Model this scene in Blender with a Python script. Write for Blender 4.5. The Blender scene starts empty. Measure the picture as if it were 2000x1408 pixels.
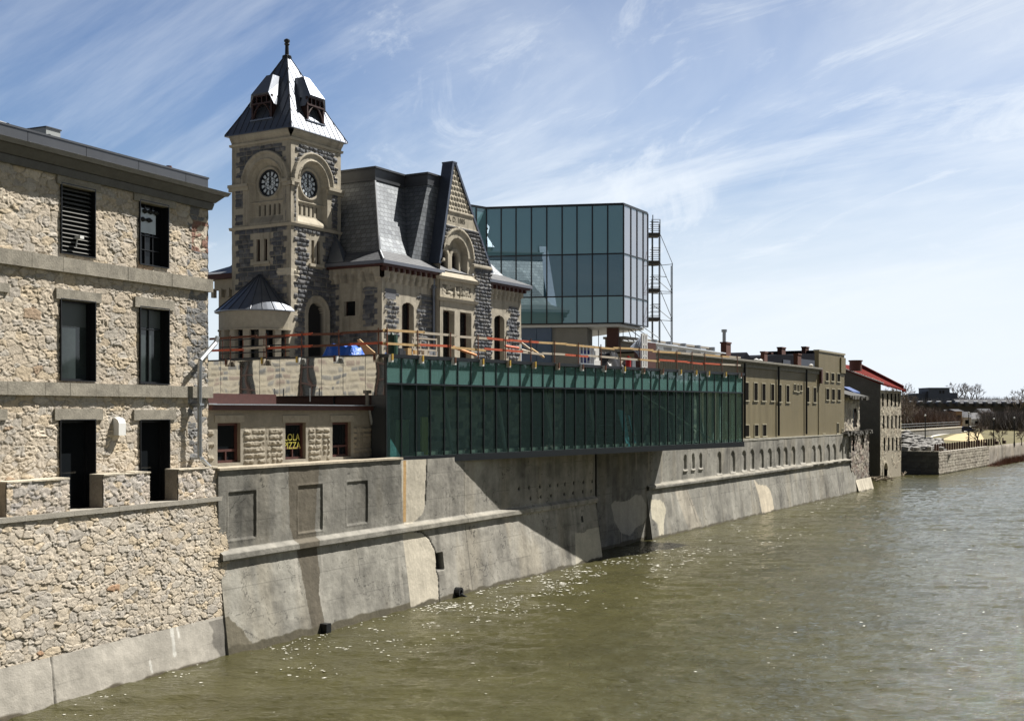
import bpy, math, random
import numpy as np
from math import sin, cos, pi, radians
random.seed(7); np.random.seed(7)
S = bpy.context.scene
COL = S.collection
F = 2350.; CX = 1000.; HY = 803.; H = 8.7     # focal length and horizon in photo pixels, eye height above the river

# ------------------------------------------------------------------ camera
cam = bpy.data.cameras.new('camera'); camo = bpy.data.objects.new('camera', cam); COL.objects.link(camo)
camo.location = (0, 0, H); camo.rotation_euler = (pi/2, 0, 0)
cam.sensor_width = 36; cam.lens = 36*F/2000; cam.shift_y = (HY-704)/2000; cam.clip_start = .5; cam.clip_end = 6000
S.camera = camo

# ------------------------------------------------------------------ sky and sun
SUN_AZ = radians(59); SUN_EL = radians(54)
w = bpy.data.worlds.new('World'); S.world = w; w.use_nodes = True
nt = w.node_tree; N = nt.nodes; LK = nt.links; N.clear()
def nd(t, **k):
    n = N.new(t)
    for a, b in k.items(): setattr(n, a, b)
    return n
sky = nd('ShaderNodeTexSky', sky_type='NISHITA', sun_disc=False, sun_elevation=SUN_EL, sun_rotation=SUN_AZ)
sky.air_density = 1.0; sky.dust_density = .6; sky.ozone_density = 2.5
bg = nd('ShaderNodeBackground'); bg.inputs[1].default_value = .062
out = nd('ShaderNodeOutputWorld')
tc = nd('ShaderNodeTexCoord'); sep = nd('ShaderNodeSeparateXYZ'); LK.new(tc.outputs['Generated'], sep.inputs[0])
def mth(op, a, b=None, c=None, clamp=False):
    m = nd('ShaderNodeMath', operation=op, use_clamp=clamp)
    for i, v in enumerate((a, b, c)):
        if v is None: continue
        if isinstance(v, (int, float)): m.inputs[i].default_value = v
        else: LK.new(v, m.inputs[i])
    return m.outputs[0]
zz = mth('MAXIMUM', sep.outputs[2], 0.0)
zd = mth('ADD', zz, .34)
cx = mth('DIVIDE', sep.outputs[0], zd); cy = mth('DIVIDE', sep.outputs[1], zd)
cmb = nd('ShaderNodeCombineXYZ'); LK.new(cx, cmb.inputs[0]); LK.new(cy, cmb.inputs[1])
def cloud(rot, sc, nscale, det, rough, dist, lo, hi, off=(0, 0, 0)):
    rt = nd('ShaderNodeMapping'); rt.inputs['Rotation'].default_value = (0, 0, radians(rot)); LK.new(cmb.outputs[0], rt.inputs[0])
    mp = nd('ShaderNodeMapping'); mp.inputs['Scale'].default_value = sc; mp.inputs['Location'].default_value = off
    LK.new(rt.outputs[0], mp.inputs[0])
    n = nd('ShaderNodeTexNoise'); n.inputs['Scale'].default_value = nscale; n.inputs['Detail'].default_value = det
    n.inputs['Roughness'].default_value = rough; n.inputs['Distortion'].default_value = dist
    LK.new(mp.outputs[0], n.inputs['Vector'])
    r = nd('ShaderNodeMapRange', interpolation_type='SMOOTHSTEP'); r.inputs[1].default_value = lo; r.inputs[2].default_value = hi
    LK.new(n.outputs['Fac'], r.inputs[0]); return r.outputs[0]
c1 = cloud(38, (.55, 1.9, 1), 1.6, 12, .62, .5, .44, .70, (3.1, 1.7, 0))     # cirrus streaks
c2 = cloud(32, (.5, 1.1, 1), 1.1, 8, .58, .6, .36, .62, (7.3, 2.2, 0))         # broad veil
c3 = cloud(44, (.9, 3.0, 1), 2.4, 12, .68, 1.0, .50, .76, (1.3, 9.2, 0))     # fine fibres
c4 = cloud(58, (1.2, 2.0, 1), 1.6, 10, .66, 1.0, .54, .70, (4.3, 4.4, 0))     # separate puffy wisps
hx = nd('ShaderNodeMapRange', interpolation_type='SMOOTHSTEP'); hx.inputs[1].default_value = -.22; hx.inputs[2].default_value = .22
LK.new(sep.outputs[0], hx.inputs[0])                                          # the veil thickens towards the east
m1 = mth('MULTIPLY', c1, mth('MULTIPLY_ADD', hx.outputs[0], .50, .22))
m2 = mth('MULTIPLY', c2, mth('MULTIPLY_ADD', hx.outputs[0], .95, .05))
m2 = mth('MULTIPLY', m2, mth('MULTIPLY_ADD', c3, .7, .55))
low = nd('ShaderNodeMapRange', interpolation_type='SMOOTHSTEP'); low.inputs[1].default_value = .20; low.inputs[2].default_value = .02
low.inputs[3].default_value = 0; low.inputs[4].default_value = .70
LK.new(sep.outputs[2], low.inputs[0])
m = mth('ADD', mth('ADD', m1, m2), mth('MULTIPLY', hx.outputs[0], mth('MULTIPLY_ADD', c3, .32, .10)))
m = mth('ADD', m, mth('MULTIPLY', c4, .5))
m = mth('ADD', m, mth('MULTIPLY', low.outputs[0], mth('MULTIPLY_ADD', hx.outputs[0], .45, .95)))
m = mth('SUBTRACT', 1, mth('POWER', 2.718, mth('MULTIPLY', m, -1.9)), clamp=True)
sat = nd('ShaderNodeHueSaturation'); sat.inputs['Saturation'].default_value = 1.12; sat.inputs['Value'].default_value = .92; sat.inputs['Hue'].default_value = .508
LK.new(sky.outputs[0], sat.inputs['Color'])
mx = nd('ShaderNodeMix', data_type='RGBA'); LK.new(m, mx.inputs[0]); LK.new(sat.outputs[0], mx.inputs[6])
mx.inputs[7].default_value = (7.6, 8.2, 8.9, 1)
zen = nd('ShaderNodeMapRange', interpolation_type='SMOOTHSTEP'); zen.inputs[1].default_value = .22; zen.inputs[2].default_value = .75; zen.inputs[3].default_value = 1.0; zen.inputs[4].default_value = .22
LK.new(sep.outputs[2], zen.inputs[0]); sth = nd('ShaderNodeMapRange', interpolation_type='SMOOTHSTEP'); sth.inputs[1].default_value = -.3; sth.inputs[2].default_value = .5; sth.inputs[3].default_value = .32; sth.inputs[4].default_value = 1.0
LK.new(sep.outputs[1], sth.inputs[0])           # sky dimmed overhead and southward to cut the fill on shaded faces
dk = nd('ShaderNodeVectorMath', operation='SCALE'); LK.new(mx.outputs[2], dk.inputs[0]); LK.new(mth('MULTIPLY', zen.outputs[0], sth.outputs[0]), dk.inputs['Scale'])
LK.new(dk.outputs[0], bg.inputs[0]); LK.new(bg.outputs[0], out.inputs[0])

sl = bpy.data.lights.new('sun', 'SUN'); so = bpy.data.objects.new('sun', sl); COL.objects.link(so)
sl.energy = 5.0; sl.angle = radians(.53); sl.color = (1, .955, .88)

so.rotation_euler = (radians(90)-SUN_EL, 0, pi-SUN_AZ)
S.view_settings.view_transform = 'Standard'; S.view_settings.look = 'None'; S.view_settings.exposure = 0.92; S.view_settings.gamma = 1

# ------------------------------------------------------------------ materials
MATS = {}
def mat(name, col=(.5, .5, .5), rough=.8, metal=0., noise=None, bump=None, vc=False, ior=1.45, streak=None, extra=None):
    if name in MATS: return MATS[name]
    M = bpy.data.materials.new(name); M.use_nodes = True; t = M.node_tree; n = t.nodes; L = t.links
    p = n['Principled BSDF']; p.inputs['Roughness'].default_value = rough; p.inputs['Metallic'].default_value = metal; p.inputs['IOR'].default_value = ior
    tcn = n.new('ShaderNodeTexCoord'); obj = tcn.outputs['Object']
    if vc:
        a = n.new('ShaderNodeAttribute'); a.attribute_name = 'Col'; c = a.outputs['Color']
    else:
        a = n.new('ShaderNodeRGB'); a.outputs[0].default_value = (*col, 1); c = a.outputs[0]
    def mul(c, fac_out, lo, hi, f0=.3, f1=.7):
        r = n.new('ShaderNodeMapRange'); r.inputs[1].default_value = f0; r.inputs[2].default_value = f1
        r.inputs[3].default_value = lo; r.inputs[4].default_value = hi; L.new(fac_out, r.inputs[0])
        v = n.new('ShaderNodeVectorMath'); v.operation = 'SCALE'; L.new(c, v.inputs[0]); L.new(r.outputs[0], v.inputs['Scale']); return v.outputs[0]
    for nz in (noise or []):          # (scale, amount, stretch)
        tx = n.new('ShaderNodeTexNoise'); tx.inputs['Scale'].default_value = nz[0]; tx.inputs['Detail'].default_value = 6; tx.inputs['Roughness'].default_value = .65
        if len(nz) > 2:
            mp = n.new('ShaderNodeMapping'); mp.inputs['Scale'].default_value = nz[2]; L.new(obj, mp.inputs[0]); L.new(mp.outputs[0], tx.inputs['Vector'])
        else: L.new(obj, tx.inputs['Vector'])
        c = mul(c, tx.outputs['Fac'], 1-nz[1], 1+nz[1])
    L.new(c, p.inputs['Base Color'])
    if bump:
        prev = None
        for b in bump:                # (scale, distance, stretch)
            tx = n.new('ShaderNodeTexNoise'); tx.inputs['Scale'].default_value = b[0]; tx.inputs['Detail'].default_value = 5
            if len(b) > 2:
                mp = n.new('ShaderNodeMapping'); mp.inputs['Scale'].default_value = b[2]; L.new(obj, mp.inputs[0]); L.new(mp.outputs[0], tx.inputs['Vector'])
            else: L.new(obj, tx.inputs['Vector'])
            bn = n.new('ShaderNodeBump'); bn.inputs['Strength'].default_value = 1; bn.inputs['Distance'].default_value = b[1]
            L.new(tx.outputs['Fac'], bn.inputs['Height'])
            if prev: L.new(prev, bn.inputs['Normal'])
            prev = bn.outputs[0]
        L.new(prev, p.inputs['Normal'])
    if extra: extra(M, n, L, p, obj, c)
    MATS[name] = M; return M

def seams(axis_scale, pitch, width, depth_col=.5, dark=True, axis=0):
    """standing seams / boards: thin darker lines at a fixed pitch along one object axis"""
    def f(M, n, L, p, obj, c):
        s = n.new('ShaderNodeSeparateXYZ'); L.new(obj, s.inputs[0])
        d = n.new('ShaderNodeMath'); d.operation = 'DIVIDE'; d.inputs[1].default_value = pitch; L.new(s.outputs[axis], d.inputs[0])
        fr = n.new('ShaderNodeMath'); fr.operation = 'FRACT'; L.new(d.outputs[0], fr.inputs[0])
        lt = n.new('ShaderNodeMath'); lt.operation = 'LESS_THAN'; lt.inputs[1].default_value = width/pitch; L.new(fr.outputs[0], lt.inputs[0])
        mr = n.new('ShaderNodeMapRange'); mr.inputs[3].default_value = 1; mr.inputs[4].default_value = depth_col; L.new(lt.outputs[0], mr.inputs[0])
        v = n.new('ShaderNodeVectorMath'); v.operation = 'SCALE'; L.new(c, v.inputs[0]); L.new(mr.outputs[0], v.inputs['Scale'])
        L.new(v.outputs[0], p.inputs['Base Color'])
    return f
def waves(pitch, dist, axis=0):
    """corrugated sheet: a sine profile as bump"""
    def f(M, n, L, p, obj, c):
        s = n.new('ShaderNodeSeparateXYZ'); L.new(obj, s.inputs[0])
        d = n.new('ShaderNodeMath'); d.operation = 'MULTIPLY'; d.inputs[1].default_value = 2*pi/pitch; L.new(s.outputs[axis], d.inputs[0])
        sn = n.new('ShaderNodeMath'); sn.operation = 'SINE'; L.new(d.outputs[0], sn.inputs[0])
        b = n.new('ShaderNodeBump'); b.inputs['Distance'].default_value = dist; L.new(sn.outputs[0], b.inputs['Height']); L.new(b.outputs[0], p.inputs['Normal'])
    return f
def tiles(bw, bh, dark=.6, bumpd=.02):
    """slate courses on a roof slope (object x / z)"""
    def f(M, n, L, p, obj, c):
        s = n.new('ShaderNodeSeparateXYZ'); L.new(obj, s.inputs[0]); ad = n.new('ShaderNodeMath'); ad.operation = 'ADD'
        L.new(s.outputs[0], ad.inputs[0]); L.new(s.outputs[1], ad.inputs[1])
        k = n.new('ShaderNodeCombineXYZ'); L.new(ad.outputs[0], k.inputs[0]); L.new(s.outputs[2], k.inputs[1])
        b = n.new('ShaderNodeTexBrick'); b.inputs['Scale'].default_value = 1; b.inputs['Brick Width'].default_value = bw; b.inputs['Row Height'].default_value = bh
        b.inputs['Mortar Size'].default_value = .025; b.inputs['Color1'].default_value = (1.15, 1.15, 1.15, 1); b.inputs['Color2'].default_value = (.8, .8, .82, 1)
        b.inputs['Mortar'].default_value = (dark, dark, dark, 1); L.new(k.outputs[0], b.inputs['Vector'])
        v = n.new('ShaderNodeVectorMath'); v.operation = 'MULTIPLY'; L.new(c, v.inputs[0]); L.new(b.outputs['Color'], v.inputs[1]); L.new(v.outputs[0], p.inputs['Base Color'])
    return f
def glassmat(name, tint, refl_min=.06, refl=1., rough=.0, gloss=(1, 1, 1), body=None, bodyfac=0., bump=None):
    if name in MATS: return MATS[name]
    M = bpy.data.materials.new(name); M.use_nodes = True; t = M.node_tree; n = t.nodes; L = t.links; n.clear()
    o = n.new('ShaderNodeOutputMaterial'); tr = n.new('ShaderNodeBsdfTransparent'); tr.inputs[0].default_value = (*tint, 1)
    g = n.new('ShaderNodeBsdfGlossy'); g.inputs['Roughness'].default_value = rough; g.inputs[0].default_value = (*gloss, 1)
    lf = n.new('ShaderNodeLayerWeight'); lf.inputs[0].default_value = .5
    lw = n.new('ShaderNodeMath'); lw.operation = 'POWER'; lw.inputs[1].default_value = 4.5; L.new(lf.outputs['Facing'], lw.inputs[0])
    mr = n.new('ShaderNodeMapRange'); mr.inputs[1].default_value = 0; mr.inputs[2].default_value = 1; mr.inputs[3].default_value = refl_min; mr.inputs[4].default_value = refl
    L.new(lw.outputs[0], mr.inputs[0])
    base = tr.outputs[0]
    if body:
        d = n.new('ShaderNodeBsdfDiffuse'); d.inputs[0].default_value = (*body, 1)
        m0 = n.new('ShaderNodeMixShader'); m0.inputs[0].default_value = bodyfac; L.new(base, m0.inputs[1]); L.new(d.outputs[0], m0.inputs[2]); base = m0.outputs[0]
    mxs = n.new('ShaderNodeMixShader'); L.new(mr.outputs[0], mxs.inputs[0]); L.new(base, mxs.inputs[1]); L.new(g.outputs[0], mxs.inputs[2])
    if bump:
        tcn = n.new('ShaderNodeTexCoord'); tx = n.new('ShaderNodeTexNoise'); tx.inputs['Scale'].default_value = bump[0]; tx.inputs['Detail'].default_value = 1
        L.new(tcn.outputs['Object'], tx.inputs['Vector']); b = n.new('ShaderNodeBump'); b.inputs['Distance'].default_value = bump[1]; L.new(tx.outputs['Fac'], b.inputs['Height'])
        L.new(b.outputs[0], g.inputs['Normal'])
    L.new(mxs.outputs[0], o.inputs[0]); MATS[name] = M; return M

STONE = mat('rubble stone', rough=.92, vc=True, noise=[(9, .18), (45, .22)], bump=[(30, .012), (90, .006)])
ASHLAR = mat('dressed stone', rough=.9, vc=True, noise=[(5, .10), (30, .10)], bump=[(22, .006)])
CONC = mat('cast concrete', rough=.9, vc=True, noise=[(1.1, .13), (6, .10), (40, .07), (2.2, .10, (1, 1, .12))], bump=[(18, .008), (3, .015)])
LIME = mat('limestone trim', (.385, .348, .275), .88, noise=[(3, .12), (25, .08)], bump=[(20, .004)])
LIMEW = mat('weathered lintel stone', (.25, .23, .19), .92, noise=[(2.5, .3), (20, .15)], bump=[(20, .01)])
MEMB = mat('grey metal flashing', (.085, .09, .10), .45, .5, noise=[(1.5, .1)])
MEMD = mat('dark painted cornice', (.095, .095, .092), .7, noise=[(2, .2), (12, .12)])
BLACK = mat('black painted frame', (.012, .013, .015), .4)
DGLASS = mat('dark window glass', (.010, .012, .014), .06, ior=1.33)
INNER = mat('inner stonework', rough=.9, vc=True, noise=[(1.5, .12)])
BROWNF = mat('brown window frame', (.045, .020, .016), .5, noise=[(6, .2)])
REDWD = mat('red brown timber', (.065, .022, .018), .6, noise=[(5, .2)])
GALV = mat('galvanised metal', (.42, .44, .46), .38, .75, noise=[(8, .15)])
WHITE = mat('white painted metal', (.72, .72, .70), .5)
ZINC = mat('zinc sheet roof', (.24, .26, .30), .40, .8, noise=[(1.2, .1), (8, .06)])
SLATE = mat('grey slate', (.24, .255, .27), .62, .88, noise=[(1.2, .12), (9, .1)], extra=tiles(.42, .30))
KICK = mat('lead grey kick slates', (.115, .12, .13), .75, noise=[(1.5, .15), (9, .12)], extra=tiles(.42, .14))
SLATED = mat('flashing grey', (.20, .21, .225), .45, .3, noise=[(2, .12)])
BRICKC = mat('dark red brick', (.10, .042, .032), .85, noise=[(4, .2), (30, .2)], bump=[(25, .01)])
MULL = mat('black mullion', (.014, .017, .02), .35)
RUST = mat('rusty steel', (.13, .05, .028), .8, noise=[(15, .4)])
ORANGE = mat('orange painted lumber', (.50, .10, .045), .7, noise=[(6, .25)])
LUMB = mat('weathered lumber', (.50, .44, .36), .8, noise=[(5, .2, (1, 1, 6))])
NEWWD = mat('fresh pine lumber', (.56, .38, .18), .75, noise=[(5, .15)])
YEL = mat('yellow clamp paint', (.55, .36, .06), .6)
TARP = mat('blue tarpaulin', (.008, .11, .55), .38, bump=[(4, .06), (14, .03)])
STEEL = mat('scaffold steel tube', (.16, .17, .18), .5, .5)

# ------------------------------------------------------------------ frames, faces, mesh builder
class Fr:
    """a vertical reference plane: u runs along the river wall (away), v inward, z up"""
    def __init__(s, x, y, deg):
        a = radians(deg); s.x, s.y, s.a = x, y, a; s.u = (sin(a), cos(a)); s.v = (-cos(a), sin(a))
    def pt(s, u, v, z=0.): return (s.x+s.u[0]*u+s.v[0]*v, s.y+s.u[1]*u+s.v[1]*v, z)
class Face:
    def __init__(s, fr, kind='front', base=0.): s.fr, s.kind, s.base = fr, kind, base; s.flip = kind == 'left'
    def map(s, a, d, z):
        if s.kind == 'front': return (a, s.base+d, z)
        if s.kind == 'back': return (a, s.base-d, z)
        if s.kind == 'left': return (s.base+d, a, z)
        return (s.base-d, a, z)
    def hit(s, px, py, d=0.):
        fr = s.fr; k = (px-CX)/F
        if s.kind == 'front': ox, oy = fr.pt(0, s.base+d)[:2]; dr = fr.u
        else:
            ox, oy = fr.pt(s.base+(d if s.kind == 'left' else -d), 0)[:2]; dr = fr.v
        t = (k*oy-ox)/(dr[0]-k*dr[1]); Y = oy+dr[1]*t
        return t, H+(HY-py)/F*Y
    def a(s, px, d=0.): return s.hit(px, HY, d)[0]
    def z(s, px, py, d=0.): return s.hit(px, py, d)[1]
WORLD = Fr(0, 0, 90)            # u = +X, v = +Y
ORI = {}
class MB:
    def __init__(s, face=None): s.f = face or Face(WORLD); s.v = []; s.p = []; s.flip = s.f.flip or s.f.kind == 'back'
    def add(s, vs, fs):
        b = len(s.v); s.v += [s.f.map(*q) for q in vs]; s.p += [tuple(b+i for i in (f[::-1] if s.flip else f)) for f in fs]; return s
    def box(s, a0, a1, d0, d1, z0, z1):
        a0, a1 = sorted((a0, a1)); d0, d1 = sorted((d0, d1)); z0, z1 = sorted((z0, z1))
        vs = [(a, d, z) for z in (z0, z1) for d in (d0, d1) for a in (a0, a1)]
        return s.add(vs, [(0, 2, 3, 1), (4, 5, 7, 6), (0, 1, 5, 4), (2, 6, 7, 3), (0, 4, 6, 2), (1, 3, 7, 5)])
    def hexa(s, q0, q1):       # two quads (bottom loop, top loop) joined
        return s.add(list(q0)+list(q1), [(3, 2, 1, 0), (4, 5, 6, 7)]+[(i, (i+1) % 4, 4+(i+1) % 4, 4+i) for i in range(4)])
    def prism(s, pts, d0, d1):  # polygon in (a,z), counter-clockwise seen from outside
        n = len(pts); vs = [(a, d0, z) for a, z in pts]+[(a, d1, z) for a, z in pts]
        return s.add(vs, [tuple(range(n)), tuple(range(2*n-1, n-1, -1))]+[(i+n, (i+1) % n+n, (i+1) % n, i) for i in range(n)])
    def arch(s, ac, zc, r0, r1, d0, d1, a0=0., a1=pi, n=20, sx=1.):
        for i in range(n):
            t0, t1 = a0+(a1-a0)*i/n, a0+(a1-a0)*(i+1)/n
            P = [(ac+r*cos(t)*sx, zc+r*sin(t)) for r, t in ((r0, t0), (r1, t0), (r1, t1), (r0, t1))]
            s.prism(P, d0, d1)
        return s
    def cyl(s, p, q, r, r2=None, n=8, cap=True):
        p = np.array(p, float); q = np.array(q, float); r2 = r if r2 is None else r2
        ax = q-p; ax /= max(np.linalg.norm(ax), 1e-9); h = np.array((0, 0, 1.)) if abs(ax[2]) < .9 else np.array((1., 0, 0))
        e = np.cross(ax, h); e /= np.linalg.norm(e); g = np.cross(ax, e)
        vs = [tuple(c+rr*(cos(2*pi*i/n)*e+sin(2*pi*i/n)*g)) for c, rr in ((p, r), (q, r2)) for i in range(n)]
        fs = [(i, (i+1) % n, n+(i+1) % n, n+i) for i in range(n)]
        if cap: fs += [tuple(range(n-1, -1, -1)), tuple(range(n, 2*n))]
        return s.add(vs, fs)
    def lathe(s, c, prof, n=20, a0=0., a1=2*pi):
        full = abs(a1-a0-2*pi) < 1e-6; m_ = n if full else n+1
        vs = [(c[0]+r*cos(a0+(a1-a0)*i/n), c[1]+r*sin(a0+(a1-a0)*i/n), c[2]+z) for r, z in prof for i in range(m_)]
        fs = []
        for j in range(len(prof)-1):
            for i in range(n):
                k = (i+1) % m_ if full else i+1
                fs.append((j*m_+i, j*m_+k, (j+1)*m_+k, (j+1)*m_+i))
        return s.add(vs, fs)
    def tri(s, *q): return s.add(list(q), [tuple(range(len(q)))])
    def build(s, name, m_, parent=None, org=None, label=None, cat=None, group=None, kind=None, smooth=False, bevel=0):
        me = bpy.data.meshes.new(name)
        if parent is not None: o0 = ORI[parent.name]
        else: o0 = org or (0, 0, 0)
        o0 = tuple(o0); me.from_pydata([(x-o0[0], y-o0[1], z-o0[2]) for x, y, z in s.v], [], s.p); me.materials.append(m_)
        if smooth: me.polygons.foreach_set('use_smooth', [True]*len(me.polygons))
        return link(name, me, s.f.fr, parent, o0, label, cat, group, kind)
def link(name, me, fr, parent, o0, label=None, cat=None, group=None, kind=None):
    ob = bpy.data.objects.new(name, me); COL.objects.link(ob); ORI[ob.name] = o0
    if parent is not None: ob.parent = parent
    else: ob.location = fr.pt(*o0); ob.rotation_euler = (0, 0, pi/2-fr.a)
    tag(ob, label, cat, group, kind); return ob
def tag(o, label=None, cat=None, group=None, kind=None):
    for k, v in (('label', label), ('category', cat), ('group', group), ('kind', kind)):
        if v: o[k] = v
    return o
def thing(name, fr, org, label, cat, group=None):
    o = bpy.data.objects.new(name, None); COL.objects.link(o); o.empty_display_size = .3
    o.location = fr.pt(*org); o.rotation_euler = (0, 0, pi/2-fr.a); ORI[o.name] = tuple(org)
    return tag(o, label, cat, group)
def dup(root, loc, rz=None, sc=None, label=None):
    c = root.copy(); COL.objects.link(c); c.location = loc; ORI[c.name] = ORI[root.name]
    if rz is not None: c.rotation_euler = (0, 0, rz)
    if sc is not None: c.scale = (sc, sc, sc) if isinstance(sc, (int, float)) else sc
    if label: c['label'] = label
    for ch in list(root.children):
        d = ch.copy(); COL.objects.link(d); d.parent = c
        for g in list(ch.children):
            e = g.copy(); COL.objects.link(e); e.parent = d
    return c

# ------------------------------------------------------------------ numpy relief surfaces (real geometry for masonry)
def h2(i, j, s=0):
    n_ = (np.asarray(i, np.int64)*374761393+np.asarray(j, np.int64)*668265263+s*982451653) & 0xffffffff
    n_ = ((n_ ^ (n_ >> 13))*1274126177) & 0xffffffff
    n_ = ((n_ ^ (n_ >> 16))*2246822519) & 0xffffffff
    return ((n_ ^ (n_ >> 15)) & 0xffffff)/float(0xffffff)
def vnoise(x, y, s=0):
    i = np.floor(x); j = np.floor(y); fx = x-i; fy = y-j; fx = fx*fx*(3-2*fx); fy = fy*fy*(3-2*fy)
    a = h2(i, j, s); b = h2(i+1, j, s); c = h2(i, j+1, s); d = h2(i+1, j+1, s)
    return (a*(1-fx)+b*fx)*(1-fy)+(c*(1-fx)+d*fx)*fy
def fbm(x, y, o=4, s=0):
    r = 0; a = .5
    for k in range(o): r = r+a*vnoise(x*2**k, y*2**k, s+k); a *= .5
    return r/(1-.5**o)
def sst(x, a, b):
    t = np.clip((x-a)/(b-a), 0, 1); return t*t*(3-2*t)
def rubble(U, Z, sx, sz, s, relief=.06, wobble=.30, pe=4.5, rough=.05, soft=.08, tl=.75):
    """irregular rubble: returns height, stone random numbers, joint mask"""
    U = U+wobble*sx*(fbm(U/sx*.9, Z/sz*.9, 2, s+50)-.5)*2; Z = Z+wobble*sz*(fbm(U/sx*.9+9, Z/sz*.9+9, 2, s+60)-.5)*2
    bi = np.floor(U/sx); bj = np.floor(Z/sz)
    F1 = np.full(U.shape, 9.); F2 = np.full(U.shape, 9.); I = np.zeros(U.shape); J = np.zeros(U.shape); CU = np.zeros(U.shape); CZ = np.zeros(U.shape)
    for dj in (-1, 0, 1):
        for di in (-2, -1, 0, 1, 2):
            i = bi+di; j = bj+dj
            cu = (i+.5+.5*(j % 2)+(h2(i, j, s)-.5)*.85)*sx; cz = (j+.5+(h2(i, j, s+1)-.5)*.7)*sz
            wgt = h2(i, j, s+2)**2*.62
            du = np.abs(U-cu)/sx; dz = np.abs(Z-cz)/sz*1.05
            d = (du**pe+dz**pe)**(1/pe)-wgt
            lt = d < F1
            F2 = np.where(lt, F1, np.minimum(F2, d)); I = np.where(lt, i, I); J = np.where(lt, j, J); CU = np.where(lt, cu, CU); CZ = np.where(lt, cz, CZ); F1 = np.where(lt, d, F1)
    e = F2-F1; r1 = h2(I, J, s+3); r2 = h2(I, J, s+4); r3 = h2(I, J, s+5)
    face = sst(e, .0, soft)
    tilt = ((U-CU)/sx*(r2-.5)+(Z-CZ)/sz*(r3-.5))*tl
    rn = 1-np.abs(2*fbm(U*7+fbm(U*9, Z*9, 2, s+2), Z*9, 4, s+7)-1)*2.2
    h = face*(relief*(.30+.70*r1)+relief*.7*tilt)+rough*(.25+1.25*h2(I, J, s+6))*(rn-.3)*(.35+.65*face)+rough*.8*(fbm(U*13, Z*13, 3, s+17)-.5)
    return h, (r1, r2, r3), sst(e, .0, .10)
def courses(U, Z, s, rh=.3, bl=.55, gap=.022, relief=.04, z0=0.):
    """squared, rock-faced blocks in courses: returns height, random number, joint mask"""
    r = np.floor((Z-z0)/rh*1.); rr = h2(r, r*0+3, s)
    zj = (Z-z0)-r*rh
    ln = bl*(.8+.5*rr); x = U/ln+h2(r, r*0+9, s)*7; k = np.floor(x)
    j0 = (k+(h2(k, r, s+1)-.5)*.5)*1.; j1 = (k+1+(h2(k+1, r, s+1)-.5)*.5)
    left = x < j0; right = x > j1
    k = np.where(left, k-1, np.where(right, k+1, k)); j0 = (k+(h2(k, r, s+1)-.5)*.5); j1 = (k+1+(h2(k+1, r, s+1)-.5)*.5)
    du = np.minimum(x-j0, j1-x)*ln; dz = np.minimum(zj, rh-zj); e = np.minimum(du, dz)
    rnd = h2(k, r, s+5); face = sst(e, gap*.6, gap+.05)
    tl = ((zj/rh-.5)*(h2(k, r, s+6)-.3)+((x-j0)/(j1-j0)-.5)*(h2(k, r, s+7)-.5))
    h = face*(relief*(.4+.6*rnd)+relief*.7*tl)+relief*1.1*(fbm(U*5, Z*5, 4, s+8)-.5)*face
    return h, rnd, sst(e, gap*.4, gap)
def axis(lo, hi, brk, res):
    b = sorted(set([lo, hi]+[x for x in brk if lo < x < hi])); outp = [lo]
    for p, q in zip(b, b[1:]):
        n_ = max(1, int(round((q-p)/res))); outp += [p+(q-p)*(k+1)/n_ for k in range(n_)]
    return np.array(outp)
def relief(name, face, m_, a0, a1, z0, z1, res, fn, holes=(), parent=None, org=None, prof=None, drop=None, brk=(), brkz=(), **kw):
    """grid on a face; fn(U,Z) -> (height, colour[...,3]); holes are rectangles (a0,a1,z0,z1); prof(Z) adds a depth"""
    us = axis(a0, a1, [h for q in holes for h in q[:2]]+list(brk), res); zs = axis(z0, z1, [h for q in holes for h in q[2:]]+list(brkz), res)
    U, Z = np.meshgrid(us, zs); hh, cc = fn(U, Z); cc = np.broadcast_to(cc, U.shape+(3,))
    D = -hh+(prof(U, Z) if prof else 0.)
    if face.kind == 'front': X, Y = U, face.base+D
    elif face.kind == 'left': X, Y = face.base+D, U
    else: X, Y = face.base-D, U
    o0 = ORI[parent.name] if parent is not None else (org or (0, 0, 0))
    V = np.stack([X-o0[0], Y-o0[1], Z-o0[2]], -1).reshape(-1, 3); nu = len(us); nz_ = len(zs)
    i, j = np.meshgrid(np.arange(nu-1), np.arange(nz_-1)); uc = (us[:-1]+us[1:])/2; zc = (zs[:-1]+zs[1:])/2
    UC, ZC = np.meshgrid(uc, zc); keep = np.ones(UC.shape, bool)
    for q in holes: keep &= ~((UC > q[0]) & (UC < q[1]) & (ZC > q[2]) & (ZC < q[3]))
    if drop is not None: keep &= ~drop(UC, ZC)
    a = (j*nu+i)[keep]; Q = np.stack([a, a+1, a+1+nu, a+nu], -1)
    if face.kind == 'left': Q = Q[:, ::-1]
    used, inv = np.unique(Q, return_inverse=True); Q = inv.reshape(Q.shape); V = V[used]; C4 = np.concatenate([cc.reshape(-1, 3)[used], np.ones((len(used), 1))], 1)
    me = bpy.data.meshes.new(name); me.vertices.add(len(V)); me.vertices.foreach_set('co', V.ravel().astype(np.float32))
    me.loops.add(Q.size); me.loops.foreach_set('vertex_index', Q.ravel().astype(np.int32)); me.polygons.add(len(Q))
    me.polygons.foreach_set('loop_start', (np.arange(len(Q))*4).astype(np.int32)); me.polygons.foreach_set('loop_total', np.full(len(Q), 4, np.int32))
    me.polygons.foreach_set('use_smooth', np.ones(len(Q), bool)); me.update(calc_edges=True)
    at = me.color_attributes.new('Col', 'FLOAT_COLOR', 'POINT'); at.data.foreach_set('color', C4.ravel().astype(np.float32)); me.materials.append(m_)
    return link(name, me, face.fr, parent, o0, **kw)
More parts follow.
